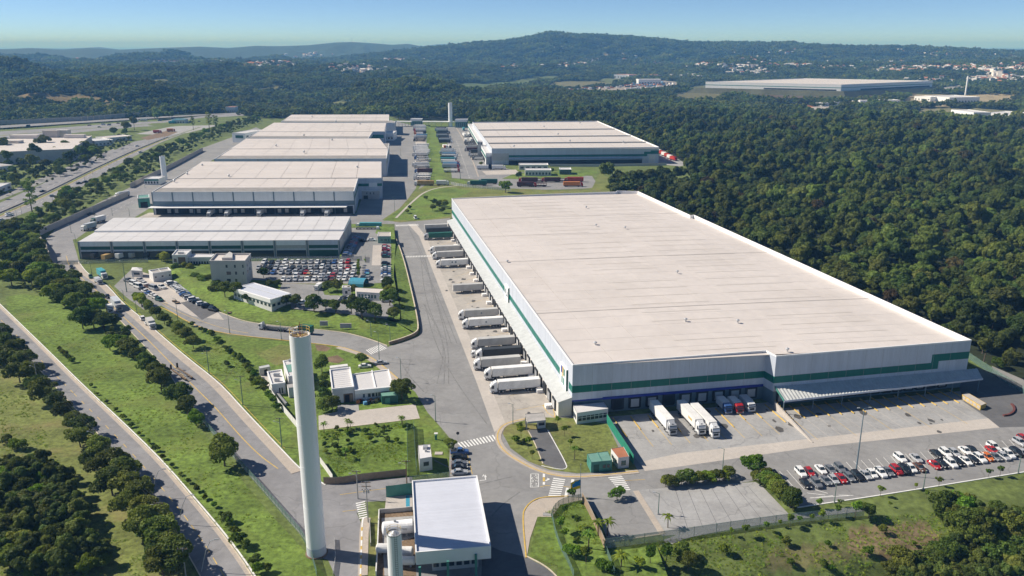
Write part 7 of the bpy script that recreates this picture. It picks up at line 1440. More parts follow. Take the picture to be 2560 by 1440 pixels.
fence('rail', 'white guard rail on the kerb at the foot of the water tower', [z7(2490,1160),z7(2500,1300),z7(2480,1440)], 1.0, 'fence_mesh_grey', 'dock_door', 1.5, cat='guard rail'); fence('pipe_rack', 'rack of pale pipes leaning along the white panel wall', [(350,640),(450,770),(555,890)], 1.0, 'metal_grey', 'wood', 3, ze, cat='rack', thick=.3)
# ---- flag, sign, bins and small things
p = P(1451, 1242); t = thing('flagpole', 'flag pole on the corner by the zebra crossing', 'flag pole', p); b = MB(); b.tube(p, p+Vector((-.1,0,9.2)), .08, .05, 8); b.obj('pole', 'steel_blue', t); b = MB(); b.tube(p+Vector((-.1,0,9.2)), p+Vector((-.1,0,9.4)), .1, .02, 8); b.obj('finial', 'galvanised', t)
fl_ = tag(MB().obj('flag', 'yellow_paint'), 'drooping yellow flag with a bright blue field on the corner pole', 'flag')
q = MB(); nx, nz = 12, 9
def fp(i, k): u = i/nx; v = k/nz; return p+Vector((-.12-u*2.5, -.3*u+.25*math.sin(u*5+v*2)*u, 4.9-u*.35-v*2.5-.3*u*u))
for i in range(nx):
    for k in range(nz):
        u, v = (i+.5)/nx, (k+.5)/nz; q.face([fp(i,k), fp(i,k+1), fp(i+1,k+1), fp(i+1,k)], 1 if u < .8 and v < .62 and v > .3*u else 0)
M('flag_yellow', (.75,.55,.03), .7, .05, 1); M('flag_blue', (.0,.22,.5), .7, .05, 1); old = fl_.data; fl_.data = q.mesh('flag', ['flag_yellow','flag_blue']); bpy.data.meshes.remove(old)
p = P(*z8(878,422)); t = thing('traffic_mirror', 'dark round traffic mirror at the left end of the zebra crossing', 'mirror', p); b = MB(); b.tube(p, p+Vector((0,0,2.2)), .05, .05, 6); b.obj('pole', 'metal_grey', t); b = MB(); b.tube(p+Vector((0,-.08,2.4)), p+Vector((0,.05,2.4)), .45, .45, 14); b.obj('mirror_face', 'black_plastic', t)
p = P(*z8(715,415)); t = thing('pump_post', 'small teal pump post with a white cap on the lawn', 'post', p); b = MB(); b.box(p.x-.3, p.x+.3, p.y-.25, p.y+.25, 0, 1.5); b.obj('cabinet', 'teal_paint', t); b = MB(); b.box(p.x-.5, p.x+.5, p.y-.5, p.y+.5, 2.0, 2.1); b.tube(p, p+Vector((0,0,2)), .05, .05, 5); b.obj('cap', 'plaster_white', t)
for px, w, d, h, m, lab in ((z8(735,520),2.2,1.6,.25,'concrete_pale','concrete inspection cover on the lawn beside the white block'),(z8(1540,972),2.0,1.4,.15,'concrete_grey','grey manhole slab on the paved corner'),(zc(1095,1355),3.2,.4,2.0,'dock_door','pale advertising board on the grass slope'),(zc(1410,1390),4.6,.4,2.0,'concrete_pale','cream sign board on the grass slope, right of the pale board')):
    p = P(*px, .6 if 'slope' in lab else 0); t = thing('slab' if h < 1 else 'sign_board', lab, 'slab' if h < 1 else 'sign board', (p.x, p.y, 0)); b = MB(); b.box(p.x-w/2, p.x+w/2, p.y-d/2, p.y+d/2, 0 if h < 1 else .8, h+(.8 if h > 1 else 0)); b.obj('slab' if h < 1 else 'board', m, t)
    b = MB(); b.box(p.x-w/2.4, p.x+w/2.4, p.y-d/2-.03, p.y-d/2+.02, .05 if h < 1 else 1.0, h*.9 if h < 1 else h+.6); b.obj('cover' if h < 1 else 'panel', 'concrete_grey', t)
    if h > 1:
        for s in (-1, 1): b = MB(); b.tube((p.x+s*w/2.5,p.y,-.3), (p.x+s*w/2.5,p.y,1), .07, .07, 6); b.obj('post', 'metal_grey', t)
JUNK = [(ze(1620,830),'red'),(ze(1660,850),'dark'),(ze(1700,825),'white'),(ze(1735,855),'dark'),(ze(1770,830),'orange'),(ze(1800,850),'dark'),(ze(1840,835),'tan'),(ze(1590,850),'orange'),(ze(1690,870),'blue'),(ze(1870,815),'tan'),(ze(1760,800),'white'),(ze(1640,810),'tan')]
for k, (px, c) in enumerate(JUNK):
    p = P(*px); s = rnd.uniform(.5, .9); b = MB(); a = rnd.random()*3
    for z in range(2): b.prism([(p.x+s*math.cos(a+q*math.pi/2)*(1-.12*z), p.y+s*math.sin(a+q*math.pi/2)*(1-.12*z)) for q in range(4)], z*.5, z*.5+.48)
    tag(b.obj('crate', 'box_'+c), '%s crate in the clutter before the white wing, %s from the left' % (c, ORD[sorted(range(len(JUNK)), key=lambda q: JUNK[q][0][0]).index(k)]), 'crate', 'crates before the white wing')
for k, (px, r) in enumerate(((z4(1320,830),1.2),(z4(1710,905),1.0),(zb(290,1395),1.1))):
    p = P(*px); t = thing('flower_tub', 'round dark planter beside a lamp post, ' + ('at the compound exit','on the lane kerb','below the slanted row')[k], 'planter', p); b = MB(); b.loft([[p+Vector((q*r*math.cos(s*math.pi/6), q*r*math.sin(s*math.pi/6), z)) for s in range(12)] for q, z in ((.8,0),(1,.6),(.85,.6),(.8,.45))]); b.obj('tub', 'black_plastic', t); b = MB(); b.cap([(p.x+.85*r*math.cos(s*math.pi/6), p.y+.85*r*math.sin(s*math.pi/6)) for s in range(12)], .52); b.obj('soil', 'soil', t)

# ================================================================ TREES AND PLANTS
def plant(store, px, scale, label, group=None, zoom=None, z0=None, cat=None, loc=None):
    p = loc if loc is not None else (P(*(zoom(*px) if zoom else px), z0) if z0 is not None else T(*(zoom(*px) if zoom else px)))
    s = scale*rnd.uniform(.92, 1.08); o = rnd.choice(store).place(p, rnd.uniform(0, 6.28), label, group, (s*rnd.uniform(.92, 1.08), s, s*rnd.uniform(.9, 1.12)))
    if ' bush ' in ' '+label+' ' : o.name = 'bush'; o['category'] = 'bush'
    return o
# single trees one can point at
plant(NEAR_TREES, z7(1672,612), 1.08, 'big round tree standing alone between the grass strip and the access road', z0=0)
R1 = [(z7(270,60),1.1),(z7(330,140),1.15),(z7(420,190),1.0),(z7(480,270),1.1),(z7(560,330),1.05),(z7(640,400),1.2),(z7(600,470),1.05),(z7(760,590),1.2),(z7(690,640),.95),(z7(830,690),1.1),(z7(920,760),1.15),(z7(840,830),1.0),(z7(980,860),1.2),(z7(1060,930),1.1),(z7(960,990),1.0),(z7(1080,1040),1.15),(z7(1160,1130),1.1),(z7(1070,1180),1.0),(z7(1180,1240),1.15),(z7(1270,1290),1.2),(z7(1170,1340),1.0),(z7(1310,1400),1.15),(z7(1220,1440),1.1),(z4(30,1120),1.0),(z4(60,1210),1.1),(z4(120,1290),1.1),(z4(190,1340),1.1),(z4(60,1330),1.0),(z4(250,1420),1.15),(z4(150,1420),1.0),(z4(10,1290),.9),(z4(10,1080),.8)]
ry = sorted([q[0][1] for q in R1], reverse=True)
for k, (px, s) in enumerate(R1): plant(NEAR_TREES, px, s*rnd.uniform(.75, 1.08), 'dark spreading tree on the public road verge, %s from the bottom' % (ORD+['thirty-first','thirty-second'])[ry.index(px[1])], 'trees along the public road', z0=0)
R2 = [(z4(820,1180),.8,1),(z4(900,1200),.95,1),(z4(960,1230),1.0,0),(z4(1040,1290),.8,0),(z4(1110,1380),1.05,0),(z4(1180,1430),1.1,0),(z7(1200,50),1.0,0),(z7(1330,170),1.05,0),(z7(1400,240),.85,0),(z7(1460,310),.7,1),(z4(620,1020),1.1,0),(z4(700,1010),1.0,0),(z4(780,1030),1.05,0),(z4(640,930),1.15,0),(z4(720,920),1.2,1),(z4(560,900),1.1,0),(z4(480,850),1.1,0),(z4(560,830),1.1,0),(z4(640,840),1.1,0),(z4(700,850),1.0,0),(z4(420,800),1.1,1),(z4(490,770),1.15,0),(z4(560,760),1.1,0),(z4(630,790),1.1,0),(z4(350,740),1.1,0),(z4(430,700),1.1,0),(z4(500,700),1.05,0),(z4(560,700),1.0,0),(z4(240,700),1.1,1),(z4(310,660),1.1,0),(z4(370,640),1.0,1),(z4(420,640),.95,0),(z4(90,700),1.2,1),(z4(40,640),1.15,1),(z4(150,640),1.1,0),(z4(60,560),1.15,0),(z4(160,560),1.1,0),(z4(250,570),1.2,0),(z4(310,580),1.1,0),(z4(200,490),1.1,0),(z4(290,470),1.2,0),(z4(100,460),1.1,0),(z4(30,470),1.05,0),(z4(250,400),1.1,0),(z4(160,380),1.1,0),(z4(60,380),1.1,1),(z4(10,340),1.1,0),(z4(110,320),1.1,0),(z4(200,320),1.1,0),(z4(270,330),1.0,0),(z4(230,270),1.0,0),(z4(130,270),1.0,0),(z4(60,290),1.0,0),(z4(300,520),1.0,0),(z4(30,420),1.1,0)]
for k, (px, s, br) in enumerate(R2): plant(BRIGHT_TREES if br else NEAR_TREES, px, s, ('bright green' if br else 'dark')+' tree in the belt between the grass strip and the access road', 'bright trees of the belt' if br else 'dark trees of the belt', z0=0)
plant(TALL, z4(250,205), 1.0, 'very tall thin tree above the highway slope at the left', z0=0); plant(TALL, Z1(1560,800), .95, 'left one of two tall thin trees far up the highway slope', z0=0); plant(TALL, Z1(1610,800), .9, 'right one of two tall thin trees far up the highway slope', z0=0); plant(TALL, Z1(1440,790), .7, 'shorter thin tree left of the two tall ones on the highway', z0=0)
# highway slope: belt of shrubs and small trees
E0 = [(60,560),(150,505),(240,455),(330,410),(420,368),(500,338),(570,312),(640,296)]
for k in range(46):
    u = (k+rnd.random())/46*6.99; i = int(u); f = u-i; q = Vector(E0[i]).lerp(Vector(E0[i+1]), f); off = rnd.uniform(-.2, 1.0)
    p = P(q.x, q.y)+Vector((rnd.uniform(-6, 16), rnd.uniform(-7, 7), 0)); plant(rnd.choice([NEAR_TREES, NEAR_TREES, BRIGHT_TREES]), None, rnd.uniform(.55, .85)*(1 if k % 3 else 1.35), 'bushy tree in the belt between highway and panel wall', 'trees on the highway slope', loc=p)
for k in range(92):
    u = (k+rnd.random())/92*6.99; i = int(u); f = u-i; q = Vector(E0[i]).lerp(Vector(E0[i+1]), f)
    p = P(q.x, q.y)+Vector((rnd.uniform(0, 26), rnd.uniform(-9, 9), 0)); plant(rnd.choice([NEAR_TREES, NEAR_TREES, BRIGHT_TREES, NEAR_TREES]), None, rnd.uniform(.5, .85), 'green bush filling the slope between highway and panel wall', 'bushes on the highway slope', loc=p)
for k in range(42):
    c = rnd.choice([(100,385,70,14),(170,400,80,16),(210,385,50,12),(60,425,60,14),(300,345,40,8),(40,460,40,12),(130,440,50,8)]); plant(NEAR_TREES+BRIGHT_TREES[:1], (rnd.gauss(c[0], c[2]*.6), rnd.gauss(c[1], c[3]*.5)), rnd.uniform(.6, 1.2), 'green bush among the trees near the grey factory', 'bushes near the grey factory', z0=0)
for k, (px, s) in enumerate([(Z1(330,960),2.0),(Z1(270,1030),1.8),(Z1(420,1000),1.9),(Z1(500,960),1.9),(Z1(560,1010),1.8),(Z1(640,960),1.8),(Z1(700,980),1.6),(Z1(350,1080),1.6),(Z1(250,1110),1.4),(Z1(450,1080),1.5),(Z1(530,1060),1.5),(Z1(110,1010),1.6),(Z1(40,980),1.8),(Z1(60,1060),1.5),(Z1(160,1060),1.5),(Z1(600,1030),1.4),(Z1(850,830),1.7),(Z1(940,800),1.9),(Z1(1000,790),1.7),(Z1(130,1180),1.3),(Z1(50,1190),1.3),(Z1(20,1150),1.2),(Z1(100,1230),1.1)]): plant(NEAR_TREES+FOREST_TREES, px, s*.85, 'tree in the grove between the highway carriageways and factory', 'trees near the grey factory', z0=0)
# bank above the access road: small trees and hedge shrubs
for k, (px, s, lab) in enumerate([(z4(1055,850),.75,'bright small tree on the verge beside the open topped lorry'),(z4(1110,890),.6,'small tree next below the bright verge tree'),(z4(1165,935),.55,'little tree above the white off-roader'),(z4(1225,985),.7,'small tree on the verge right of the laden lorry'),(z4(1330,1060),.75,'small tree on the bank with its shadow on the grass'),(z4(1385,1110),.75,'second small tree down the bank'),(z4(1440,1165),.65,'lowest small tree on the upper bank'),(z4(1030,820),.6,'leafy young tree by the gatehouse verge')]): plant(BRIGHT_TREES if k in (0, 7) else NEAR_TREES, px, s, lab, 'small trees on the bank', z0=0)
hed = [(z4(1430,1000),0),(z4(1530,1050),0),(z4(1580,1080),0),(z4(1620,1120),0),(z4(1650,1150),0),(z4(1690,1180),0),(z4(1720,1220),0),(z4(1750,1240),0),(z4(1790,1260),0),(z4(1820,1290),0),(z4(1840,1330),0),(z4(1860,1360),0),(z4(1880,1400),0),(z4(1910,1430),0),(z4(1270,1000),0),(z4(1300,1010),0),(z4(1340,1020),0),(z4(1500,1040),0),(z4(1560,1065),0),(z4(1700,1200),0),(z4(1830,1310),0),(z4(1690,1300),0),(z4(1180,900),0),(z4(1210,915),0)]
for k, (px, q) in enumerate(hed): plant(SHRUBS, px, rnd.uniform(.8, 1.35), 'dark shrub in the straggling hedge along the lane bank', 'shrubs along the lane bank', z0=0)
for k in range(30):
    u = k/29; q = Vector(z4(430,1180)).lerp(Vector(z4(700,1420)), u) if u < .4 else Vector(z7(640,0)).lerp(Vector(z7(1700,1040)), (u-.4)/.6); plant(SHRUBS, (q.x+rnd.uniform(0, 6), q.y), rnd.uniform(.55, .9), 'little shrub in the line along the public road verge', 'little shrubs along the verge', z0=0)
for k, px in enumerate([(1690,1030),(1750,1120),(1780,1200),(1830,1230),(1900,1350),(1920,1410),(2000,1400)]): plant(SHRUBS, z7(*px), rnd.uniform(.9, 1.4), 'yellowish shrub on the grass strip below the water tower', 'shrubs below the water tower', z0=0)
# car park terrace trees
for px, s, lab in ((zc(1155,860),.75,'dark tree on the island in the lower car park'),(zc(1285,850),.65,'lighter tree on the island in the lower car park'),(zc(1505,900),.6,'small tree in front of the pale pavilion'),(zc(2010,840),.85,'round dark tree by the kiosk end of the pavilion'),(zc(225,660),.6,'tree at the corner of the grey office block'),(zc(950,1140),.9,'flowering grey tree hiding parked cars'),(zc(690,1080),.75,'dark tree left of the flowering tree'),(zc(560,1060),.6,'small tree at the corner of the low white building'),(zc(1125,1130),.65,'thin palm like tree right of the flowering tree'),(zc(1260,1150),.75,'feathery tree near the brink of the terrace'),(zc(1490,1180),1.05,'big dark tree, left of the large pair on the terrace'),(zc(1640,1240),1.1,'big dark tree, right of the large pair on the terrace'),(zc(1830,1260),.95,'olive tree right of the large pair'),(zc(2040,1060),.95,'tree at the right corner of the lower car park'),(zc(2100,1270),.8,'lower tree on the grass slope corner'),(zc(2030,960),.7,'tree above the right corner of the lower car park'),(zc(310,790),.5,'low bush beside the white low building'),(zc(430,800),.5,'second low bush beside the white low building'),(zb(1180,1150),.75,'dark tree under the grey office block'),(zb(1300,1290),.85,'dark tree with a pale trunk under the office block'),(zb(1530,1310),.8,'tree against the long side of the low white building'),(zb(1080,1250),.65,'tree left of the pale trunked tree'),(zb(1750,1400),.6,'bush at the near end of the low white building'),(zb(700,960),.6,'bush behind the pale kerb of the bank'),(zb(850,1030),.6,'greyish bush on the bank under the office block'),(zb(330,780),.55,'tree left in front of the white pavilion'),(zb(480,770),.6,'middle tree in front of the white pavilion'),(zb(600,790),.6,'right tree in front of the white pavilion'),(zb(100,590),.7,'dark tree by the trailers at the low warehouse'),(zb(30,580),.6,'dark bush left of the tree at the trailers'),(zb(980,1010),.55,'bright bush at the foot of the office block')):
    plant(NEAR_TREES, px, s, lab, 'trees round the staff car park', z0=PL if px[0] > 560 else 0)
for k in range(9): plant(SAPLINGS, zc(1590+k*.5, 480+k*24), .95, 'narrow bush in the green strip dividing the staff car park', 'bushes dividing the car park', z0=PL)
for k, px in enumerate([(2200,880),(2180,1010),(2140,960),(2240,1120)]): plant(SHRUBS, zc(*px), 1.0, 'small bush on the grass slope by the retaining wall', 'bushes on the grass slope', z0=1.2)
# plots right and left of the water tower
for px, s, lab in ((ze(1640,290),.62,'neat round tree on the lawn behind the white wing'),(ze(2220,800),.95,'dense round tree at the right end of the white wing'),(ze(1065,400),.7,'round tree right behind the water tower'),(ze(1090,560),.5,'small tree left of the canteen block'),(ze(1110,700),.6,'taller narrow tree left of the canteen block'),(ze(1110,830),.65,'tree at the gate of the canteen court'),(ze(1120,960),.7,'bushy tree below the canteen gate'),(ze(1220,970),.6,'low bush beside the paved court'),(z8(825,490),.5,'dark round bush at the end of the zebra crossing')): plant(NEAR_TREES, px, s, lab, 'trees round the canteen', z0=0)
for k, px in enumerate([(ze(1095,1280)),(ze(1300,1430)),(ze(1480,1230)),(ze(2230,1190)),(z8(60,330)),(z8(45,560)),(z8(460,300))]): plant(PALMS, px, .8, 'palm at the edge of the overgrown plot', 'palms of the overgrown plot', z0=0)
pg = poly([ze(1030,1260),ze(1500,1210),ze(2280,1130),z8(500,440),z8(350,450),z8(0,540),(820,1150)])
n = 0
while n < 34:
    x = rnd.uniform(min(p.x for p in pg), max(p.x for p in pg)); y = rnd.uniform(min(p.y for p in pg), max(p.y for p in pg))
    if inpoly(x, y, pg): plant(SHRUBS, None, rnd.uniform(.4, .85), 'rank shrub in the overgrown fenced plot', 'shrubs of the overgrown plot', loc=Vector((x, y, 0))); n += 1
for k, px in enumerate([ze(40,430),ze(90,500),ze(150,560),ze(200,620),ze(120,620),ze(230,690),ze(300,760),ze(360,850),ze(420,960),ze(60,560),ze(260,620),ze(330,800)]): plant(SHRUBS, px, rnd.uniform(.9, 1.6), 'shrub on the bank left of the workshops', 'shrubs by the workshops', z0=0)
# weighbridge lawn and little lawn
for k, (px, st, s) in enumerate([(z8(1620,310),SAPLINGS,.9),(z8(1670,390),SAPLINGS,1.0),(z8(1715,480),SAPLINGS,.8),(z8(1745,560),PALMS,.9),(z8(1350,400),SAPLINGS,1.1),(z8(1400,480),SAPLINGS,1.1),(z8(1430,560),SAPLINGS,.8),(z8(1340,330),SHRUBS,.9),(z8(1310,440),SHRUBS,1.0),(z8(1300,420),SHRUBS,.8),(z8(1370,450),SHRUBS,.9)]): plant(st, px, s, 'young plant on the weighbridge lawn', 'young plants on the weighbridge lawn', z0=.08)
for k, (px, st, s) in enumerate([(z8(1725,880),SAPLINGS,1.2),(z8(1670,985),SAPLINGS,1.0),(z8(1765,1070),SAPLINGS,.9),(z8(1635,1110),SAPLINGS,1.2),(z8(1675,1170),SAPLINGS,.9),(z8(1765,1215),SAPLINGS,.8),(z8(1850,1225),PALMS,1.2),(z8(1720,1290),BRIGHT_TREES,.42),(z8(1830,1360),SAPLINGS,1.5),(z8(1920,1130),PALMS,1.1),(z8(1990,1130),PALMS,1.1),(z8(1960,1420),BRIGHT_TREES,.5),(z8(2090,1410),PALMS,1.2),(z8(2310,1380),SAPLINGS,1.6),(z8(2420,1360),SAPLINGS,1.6),(z8(2230,1420),SAPLINGS,1.2),(z8(2440,1070),PALMS,.95),(z8(2060,860),BRIGHT_TREES,.5)]): plant(st, px, s, 'young tree on the little lawns by the brown fence', 'young trees by the brown fence', z0=.0 if px[1] < 1380 else None)
# hedges and saplings of the lower right
for k in range(12): plant(BRIGHT_TREES+NEAR_TREES, z9(-110+k*40, 765-k*4), rnd.uniform(.36, .5), 'bush in the hedge above the striped concrete lot', 'bushes of the hedge above the lot', z0=0)
plant(NEAR_TREES, z9(360,690), .4, 'dark purple little tree in the gap of the hedge', z0=0); plant(BRIGHT_TREES, z9(545,690), .75, 'yellow green round bush at the hedge corner', z0=0)
for k in range(13): plant(BRIGHT_TREES+NEAR_TREES, z9(610+k*19, 735+k*17), rnd.uniform(.5, .68), 'clipped bush in the slanting hedge beside the car park entry', 'bushes of the slanting hedge', z0=0)
for k, (x, y) in enumerate([(1030,940),(1185,925),(1488,845),(1560,925),(1752,800),(1830,865),(1925,770),(1935,860),(2290,700),(2380,690),(740,1075),(815,1065),(885,1050),(975,1045),(1050,1030),(1170,995),(640,1110),(480,1140),(380,1150)]): plant(SAPLINGS, z9(x,y), rnd.uniform(.5, 1.0), 'staked sapling on the grass bank below the car park', 'saplings on the grass bank')
plant(SAPLINGS, z9(1300,1015), 1.3, 'bare pale sapling at the end of the mesh fence'); plant(NEAR_TREES, z9(1400,1005), .42, 'dark round young tree at the end of the mesh fence'); plant(NEAR_TREES, z9(1500,1120), .3, 'small conical tree on the rough bank')
for k, (x, y, s) in enumerate([(1960,1020,1.25),(2080,1040,1.3),(2020,1100,1.2),(2120,1130,1.25),(2180,1190,1.1),(2240,1230,1.0),(2140,1240,1.0),(2340,1040,.8),(2440,1080,.9),(2540,1060,1.0),(2540,1160,1.1),(2420,1190,1.1),(2330,1270,1.2),(2480,1280,1.2),(2400,1370,1.3),(2520,1400,1.2),(2290,1390,1.2),(2180,1400,1.1),(2060,1390,1.0),(1960,1380,1.0),(1640,1400,.9),(1720,1420,.9),(1570,1430,.8),(1880,1430,1.0),(2200,1310,.9),(2560,1240,1.1)]): plant(NEAR_TREES+BRIGHT_TREES[:1], z9(x,y), s*rnd.uniform(.6, .9), 'bushy tree in the thicket at the lower right corner', 'thicket at the lower right')
for k in range(12): plant(SHRUBS, z9(rnd.uniform(300, 2500), rnd.uniform(1150, 1420)), rnd.uniform(.5, 1.2), 'wild shrub on the rough bank at the lower right', 'wild shrubs of the rough bank')
for k, (x, y, s) in enumerate([(0,1310,.5),(60,1390,.55)]): plant(NEAR_TREES, z9(x,y), s, 'dark bush at the foot of the bank below the mesh fence', 'bushes at the foot of the bank')
# thicket in the lower left corner
for k, (x, y, s) in enumerate([(130,500,.9),(60,460,.6),(230,590,.6),(300,620,.55),(60,760,1.1),(20,700,1.1),(140,740,1.0),(240,780,1.1),(340,760,1.05),(440,770,1.1),(490,720,.9),(380,850,1.1),(290,890,1.15),(180,860,1.1),(80,860,1.1),(20,920,1.1),(430,880,.9),(330,960,1.1),(240,980,1.05),(120,960,1.1),(50,1040,1.0),(150,1060,.9),(60,1130,.9),(200,1150,.9),(330,1160,1.0),(450,1180,1.0),(560,1180,1.0),(650,1220,1.0),(560,1260,1.1),(420,1270,1.1),(300,1270,1.0),(180,1270,1.1),(60,1280,1.1),(720,1290,.9),(620,1330,1.05),(480,1350,1.1),(340,1360,1.1),(200,1370,1.1),(80,1390,1.1),(760,1380,.8),(660,1420,1.0),(540,1440,1.1),(780,1240,.7)]): plant(NEAR_TREES if k % 4 else BRIGHT_TREES, z7(x,y), s*rnd.uniform(.5, .78), 'dense bush in the thicket at the lower left corner', 'thicket at the lower left', z0=-.6)
for k in range(46): c = rnd.choice([(60,900),(250,850),(380,780),(150,1250),(400,1300),(600,1300),(250,1400),(50,1150)]); plant(NEAR_TREES+BRIGHT_TREES[:1], z7(max(5, rnd.gauss(c[0], 90)), rnd.gauss(c[1], 70)), rnd.uniform(.25, .5), 'small bush in the thicket at the lower left corner', 'small bushes at the lower left', z0=0)
# mound and rear
plant(NEAR_TREES, Z2(1232,1255), 1.35, 'round tree alone on the grass behind the big warehouse', z0=0)
for k, (px, s) in enumerate([(Z2(1330,1150),.8),(Z2(1050,1055),.5),(Z2(1580,1108),.5),(z5(500,160),.4),(z5(520,130),.35),(z5(700,100),.6),(z5(740,110),.7),(z5(780,120),.7),(z5(690,140),.6),(z5(760,160),.6),(z5(640,60),.4),(Z2(735,1350),.5)]): plant(NEAR_TREES+SHRUBS[:0], px, s, 'bush on the grass behind the big warehouse', 'bushes behind the big warehouse', z0=0)

# ================================================================ FOREST
rs = np.random.RandomState(11)
cand = []
def band_points(r0, r1, step, azmax):
    out = []; r = r0
    while r < r1:
        n = int(2*azmax*r/step); a = -azmax+(np.arange(n)+rs.rand(n))*step/r; rr = r+rs.uniform(-.45, .45, n)*step
        out.append(np.stack([rr*np.sin(a), rr*np.cos(a)], 1)); r += step
    return np.concatenate(out)
SITE_EXCL.extend([[(p.x, p.y) for p in poly(q)] for q in ([(-100,352),(0,329),(168,316),(300,305),(400,300),(504,287),(600,280),(615,292),(520,308),(336,322),(0,352)], [(0,312),(350,291),(500,284),(590,280),(592,286),(500,291),(350,300),(0,322)])])
for o in list(bpy.data.objects):
    if o.name.startswith(('far_building','far_warehouse')):
        w = [c for c in o.children if c.name.startswith('wall')]
        if w:
            v = [w[0].matrix_basis.translation+q.co+o.location for q in w[0].data.vertices]; c = sum(v, Vector())/len(v)
            hull = sorted({(round(q.x,1), round(q.y,1)) for q in v}, key=lambda q: math.atan2(q[1]-c.y, q[0]-c.x)); SITE_EXCL.append([(c.x+(q[0]-c.x)*1.12, c.y+(q[1]-c.y)*1.12-(60 if q[1] < c.y else 0)) for q in hull]); MW.append((SITE_EXCL[-1], (min(q[0] for q in SITE_EXCL[-1]), max(q[0] for q in SITE_EXCL[-1]), min(q[1] for q in SITE_EXCL[-1]), max(q[1] for q in SITE_EXCL[-1])), (.2,.2,.15)))
SITE_EXCL.append(FARBANK); MW.append((FARBANK, (min(q[0] for q in FARBANK), max(q[0] for q in FARBANK), min(q[1] for q in FARBANK), max(q[1] for q in FARBANK)), (.2,.2,.15)))
near = band_points(230, 1350, 7.4, .74); near = np.array([p for p in near if in_forest(*p)])
mid = band_points(1350, 3200, 17.5, .66); mid = np.array([p for p in mid if in_forest(*p)])
farp = band_points(3200, 5200, 25, .64); farp = np.array([p for p in farp if in_forest(*p)])
zn = terrain(near[:,0], near[:,1]); dist = np.hypot(near[:,0], near[:,1])
inview = np.abs(near[:,0]/near[:,1]) < .63
order = np.argsort(dist+(~inview)*1e5); single = order[:70]; rest = order[70:]
for k in single:
    st = DRY if rs.rand() < .04 else FOREST_TREES; s = rs.uniform(.72, 1.18)*(1.25 if rs.rand() < .14 else 1)
    rnd.choice(st).place(Vector((near[k,0], near[k,1], zn[k]-.3)), rs.uniform(0, 6.28), 'dark green forest tree beside the big warehouse and turning lane', 'nearest trees of the forest', (s, s, s*rs.uniform(.85, 1.2)))['category'] = 'tree'
# crowns of standing trees serve as models for the rest of the forest
SRC = [[c for c in pr.r.children if c.name.startswith('crown')][0] for pr in FOREST_TREES+DRY[:1]+BRIGHT_TREES[:1]]
first = {}
for o in bpy.data.objects:
    if o.type == 'MESH' and o.name.startswith('crown') and o.parent and o not in SRC: first.setdefault(o.data.name, o)
src = [first.get(s.data.name) for s in SRC]; src = [s for s in src if s]
n = len(rest); zsc = rs.uniform(.75, 1.35, n); pick = rs.randint(0, min(6, len(src)), n); u = rs.rand(n); pick = np.where(u < .035, len(src)-2, np.where(u < .06, len(src)-1, pick))
scl = rs.uniform(.55, 1.1, n)*np.where(rs.rand(n) < .15, 1.45, 1)
gn_scatter('forest', np.column_stack([near[rest], zn[rest]-.3]), scl, scl*zsc, rs.uniform(0, 6.28, n), pick.astype(int), src, 'unbroken dark green forest right of and behind the warehouses')
# far woods: groves of crowns; two groves stand as objects of their own and serve as models
groves = []
for k in range(4):
    j = np.argmin(np.hypot(mid[:,0]-(-700+k*480), mid[:,1]-1600)); o = link('tree_grove', grove_mesh(k)); z = float(terrain(mid[j,0], mid[j,1])); o.location = (mid[j,0], mid[j,1], z-1); o['kind'] = 'stuff'; o['label'] = 'clump of forest trees far behind the warehouses'; groves.append(o)
allf = np.concatenate([mid, farp]); z = terrain(allf[:,0], allf[:,1]); n = len(allf); s = np.concatenate([rs.uniform(.75, 1.15, len(mid)), rs.uniform(1.1, 1.6, len(farp))])
gn_scatter('far_woods', np.column_stack([allf, z-1.5]), s, s*rs.uniform(.8, 1.3, n), rs.uniform(0, 6.28, n), rs.randint(0, 4, n), groves, 'far woods fading into haze on the hills')
print('forest', len(near), len(mid), len(farp))
# undergrowth between the planted bushes, and rough grass
def fill(pg, n, test=None):
    out = []; xs = [p.x for p in pg]; ys_ = [p.y for p in pg]
    while len(out) < n:
        x, y = rs.uniform(min(xs), max(xs)), rs.uniform(min(ys_), max(ys_))
        if inpoly(x, y, pg): out.append((x, y))
    return out
B0 = [(60,560),(150,505),(240,455),(330,410),(420,368),(500,338),(570,312),(640,296),(655,306),(590,330),(520,358),(440,402),(345,455),(250,508),(170,552),(110,590),(60,640)]
UG = fill(poly(B0), 420)+fill(poly([z7(0,640),z7(420,640),z7(560,800),z7(700,1250),z7(820,1440),z7(0,1440)]), 230)+fill(poly([(0,560),(60,570),(100,600),(115,660),(180,720),(290,810),(340,870),(300,880),(200,790),(100,740),(0,700)]), 260)+fill(poly([(0,385),(100,362),(230,378),(300,350),(330,362),(240,410),(150,450),(0,500)]), 300)+fill(poly([z9(1900,930),z9(2300,980),z9(2560,1000),z9(2560,1440),z9(1500,1440),z9(1700,1330),z9(2100,1250)]), 330)
UG = np.array(UG); n = len(UG); us = rs.uniform(.18, .5, n)
gn_scatter('undergrowth', np.column_stack([UG, terrain(UG[:,0], UG[:,1])-.4]), us, us*rs.uniform(.8, 1.3, n), rs.uniform(0, 6.28, n), rs.randint(0, len(src)-2, n), src[:-2], 'low undergrowth between the bushes')
b = MB(); r_ = random.Random(4)
for k in range(16): a = r_.uniform(0, 6.28); c = Vector((r_.gauss(0,.16), r_.gauss(0,.16), 0)); d = Vector((math.cos(a), math.sin(a), 0)); e = Vector((-d.y, d.x, 0))*.05; t = c+d*r_.uniform(.05,.2)+Vector((0,0,r_.uniform(.15,.42))); b.face([c-e, c+e, t])
